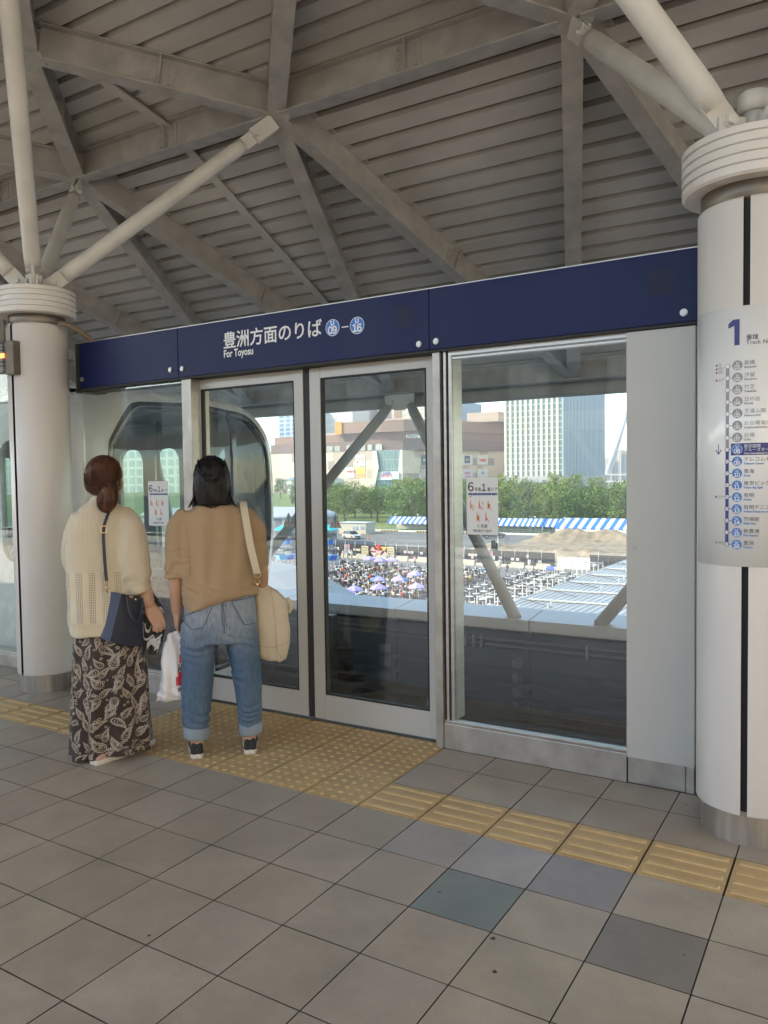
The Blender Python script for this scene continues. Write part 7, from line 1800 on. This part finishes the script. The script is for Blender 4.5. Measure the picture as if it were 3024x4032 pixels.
for i, f_ in enumerate(b.f):
    if len(f_) == 4 and (i % 13) in (10, 11, 12): b.m[i] = 1
ho2 = b.build('bag_body', [M_NVB, M_NVS], hb); face_mesh(ho2)
b = MB(); b.path([F1(*p) for p in catmull([(.110, -.192, .862), (.118, -.200, .80), (.138, -.205, .745), (.165, -.195, .735), (.182, -.170, .775), (.186, -.150, .830)], 5, False)], .0055, 8); b.build('handle', M_NVB, hb)
b = MB(); sp_ = catmull([(.070, .05, 1.32), (.068, -.03, 1.362), (.052, -.086, 1.325), (.024, -.128, 1.26), (.008, -.146, 1.20), (.008, -.158, 1.10), (.012, -.170, 1.0), (.016, -.178, .945)], 5, False)
wv = (F1(1, .35, 0)-F1(0, 0, 0)).normalized()*.0085; dv = (F1(0, 1, 0)-F1(0, 0, 0))*.002
b.loft([[F1(*p)-wv-dv, F1(*p)+wv-dv, F1(*p)+wv+dv, F1(*p)-wv+dv] for p in sp_], 0, smooth=False); b.build('strap', M_NVB, hb)
b = MB(); ribbon(b, rrect(-.004, .022, 1.188, 1.222, .005, 3), .0035, lambda a, c: F1(a, -.1545, c), 0, True); 
for dz in (0, .018): b.path([F1(.016+.008*math.cos(t*.7), -.180, .928-dz*1.2+.010*math.sin(t*.7)) for t in range(10)], .0022, 6, caps=False)
b.tube(F1(.016, -.18, .925), F1(.017, -.178, .885), .003, .003, 6); b.ell(F1(.152, -.186, .842), .010, .006, .008, 8, 6); b.tube(F1(.126, -.19, .866), F1(.126, -.19, .848), .003, .003, 6); b.tube(F1(.136, -.19, .864), F1(.136, -.19, .846), .003, .003, 6)
b.build('buckle', M_GOLD, hb)
# black and white towel gripped in her right hand
tl = thing('towel', 'black towel with big white lettering held in the hand above the paisley skirt', 'towel', (P1[0], P1[1], 0))
M_TWB = cloth_mat('black_terry', (.018, .018, .019), 800, .5, .15, .95, 30, .4); M_TWW = cloth_mat('white_terry', (.66, .65, .64), 800, .5, .05, .95, 30, .4)
def tw3(a, c):      # a 0..1 across, c 0..1 from top to bottom
    L = [(0, .165, .835), (.25, .176, .780), (.5, .186, .70), (.78, .183, .60), (1, .176, .524)]; R__ = [(0, .246, .862), (.25, .296, .775), (.5, .305, .70), (.78, .290, .60), (1, .262, .528)]
    cs = [l[0] for l in L]; l = (np.interp(c, cs, [x[1] for x in L]), np.interp(c, cs, [x[2] for x in L])); r_ = (np.interp(c, cs, [x[1] for x in R__]), np.interp(c, cs, [x[2] for x in R__]))
    u = l[0]+(r_[0]-l[0])*a; z = l[1]+(r_[1]-l[1])*a; pin = math.exp(-((c-.42)/.22)**2)
    f = -.088+.016*math.sin(a*9+c*4)*(1-.5*pin)+.010*math.sin(c*11+a*3)-.02*c*0
    return F1(u, f, z)
b = MB(); n_ = 22
b.loft([[tw3(a, c) for a in np.linspace(0, 1, n_)]+[tw3(a, c)+(F1(0, .012, 0)-F1(0, 0, 0)) for a in np.linspace(1, 0, n_)] for c in np.linspace(0, 1, 26)], 0); two = b.build('towel_cloth', M_TWB, tl)
b = MB(); off = (F1(0, -.0022, 0)-F1(0, 0, 0)); q = RX(4)
g = lambda a, c: tuple(tw3(a, c)+off) if 0.0 <= a <= 1.0 and 0 <= c <= 1 else None
for pts_, w_ in (([(.05, .22), (.25, .18), (.5, .24), (.62, .30)], .10), ([(.10, .30), (.40, .33), (.55, .36)], .06), ([(.12, .50), (.16, .60), (.30, .62), (.40, .54)], .045), ([(.48, .50), (.52, .62), (.62, .60)], .045), ([(.70, .52), (.86, .50), (.80, .60), (.68, .62)], .045),
               ([(.06, .47), (.02, .68), (.22, .74), (.50, .70), (.62, .76), (.90, .68)], .03), ([(.25, .84), (.45, .78), (.70, .82), (.86, .76)], .10), ([(.22, .92), (.42, .88), (.60, .95), (.42, .97)], .07), ([(.68, .90), (.84, .86), (.88, .95)], .06), ([(.04, .40), (.02, .7), (.04, .97)], .05), ([(.7, .3), (.9, .26), (.96, .36)], .06), ([(.62, .42), (.8, .44), (.94, .40)], .04)):
    D = catmull(pts_, 6, False)
    segs = [p for p in D if 0.04 < p[0] < .96 and .02 < p[1] < .98]
    if len(segs) > 2: ribbon(b, segs, w_, g)
b.build('towel_lettering', M_TWW, two).location = (0, 0, 0)
# white plastic carrier bag in the other person's left hand
PB = (-2.10, .10); FB = person_frame(PB); oB = F2(0, 0, 0)
cbag = thing('carrier_bag', 'white plastic carrier bag with a red print hanging between the two people', 'bag', (P2[0], P2[1], 0))
M_PLA = mat('white_plastic_film', (.74, .72, .70), .34, var=.04, scale=6, spec=.45); M_PLA.node_tree.nodes['Principled BSDF'].inputs['Subsurface Weight'].default_value = .1
hs_ = F2(-.192, .058, .648); hb_u = (hs_-FB(0, 0, 0)).dot(FB(1, 0, 0)-FB(0, 0, 0)); hb_f = (hs_-FB(0, 0, 0)).dot(FB(0, 1, 0)-FB(0, 0, 0))
b = MB(); rg = []
for z, ul, ur, fd in ((.285, -.108, .062, .020), (.292, -.114, .070, .040), (.32, -.110, .074, .055), (.42, -.088, .078, .052), (.50, -.078, .074, .044), (.56, -.070, .064, .034), (.60, -.064, .050, .022), (.635, -.038, .030, .014), (.652, -.018, .020, .010)):
    rg.append(ring(FB, (ul+ur)/2, hb_f*.6, z, (ur-ul)/2, fd, 40, 2.6))
b.loft(rg); pm = fuse(b, .006, 1)
def pw(c):
    o_ = FB(0, 0, 0); u = (c-o_).dot(FB(1, 0, 0)-o_); s = .010*math.sin(u*95+(c.z-.3)*14+2.0*noise.noise((c-o_)*7))*(.35+.9*abs(noise.noise((c-o_)*5)))
    s += .006*noise.noise(Vector((u*35, c.z*9, 3)))+.004*math.sin(c.z*120+u*60)*math.exp(-((c.z-.33)/.05)**2); return s
wrinkle(pm, pw); pbv = bvh_of(pm); gp = back_hit(pbv, FB, .0012); local(pm, P2); po = link('bag_body', pm, M_PLA, cbag)
b = MB()
ribbon(b, dense([(-.008, .398), (.060, .398)], 10), .046, gp, 0); ribbon(b, dense([(.004, .43), (.060, .43)], 8), .03, gp, 0); ribbon(b, dense([(.012, .512), (.052, .512)], 8), .045, gp, 0)
for k in range(7): ribbon(b, dense([(.004+.007*k, .445+.006*math.sin(k*2)), (.010+.006*k, .478+.008*math.cos(k*3))], 5), .005, gp, 1)
def gtext(s, u0, z0, size):
    c = MB(); c.text(s, lambda a, d_, e_: (u0+a, z0+d_, 0), size, 0, off=.0012, sx=.75); pts_ = [gp(v[0], v[1]) for v in c.v]
    if all(p is not None for p in pts_): b.add(pts_, c.f, 1)
gtext('2018', -.002, .345, .026)
b.build('bag_print', [mat('print_red', (.60, .045, .06), .4), M_INK], po).location = (0, 0, 0)
b = MB()
for s in (-1, 1): b.path([tuple(FB(.01+s*.02, hb_f*.6, .640)), tuple(F2(-.194+s*.004, .052+s*.006, .652)), tuple(F2(-.186+s*.006, .060+s*.008, .630))], [.012, .006, .008], 8)
b.build('bag_handle', M_PLA, cbag)
b = MB(); b.path([tuple(FB(.020, hb_f*.6-.03, .632)), tuple(FB(.045, hb_f*.6-.03, .640)), tuple(FB(.060, hb_f*.6-.02, .62))], .005, 6); b.build('handle_print', bpy.data.materials['print_red'], cbag)

# ------------------------------------------------------------------ the air
hz_ = MB().box(-1405, 505, -305, 1605, ZG-1.2, 110).build('haze', mat('haze_shell', (.5, .5, .5)))
hz_['kind'] = 'stuff'; tag(hz_, 'thin bluish summer haze over the far buildings', 'haze', None, 'stuff')
m_ = bpy.data.materials.new('haze_air'); m_.use_nodes = True; t_ = m_.node_tree; t_.nodes.clear()
o_ = N(t_, 'ShaderNodeOutputMaterial'); pv = N(t_, 'ShaderNodeVolumePrincipled'); pv.inputs['Density'].default_value = HAZE; pv.inputs['Color'].default_value = (.86, .92, 1, 1); pv.inputs['Anisotropy'].default_value = .2
t_.links.new(pv.outputs[0], o_.inputs['Volume']); hz_.data.materials.clear(); hz_.data.materials.append(m_)
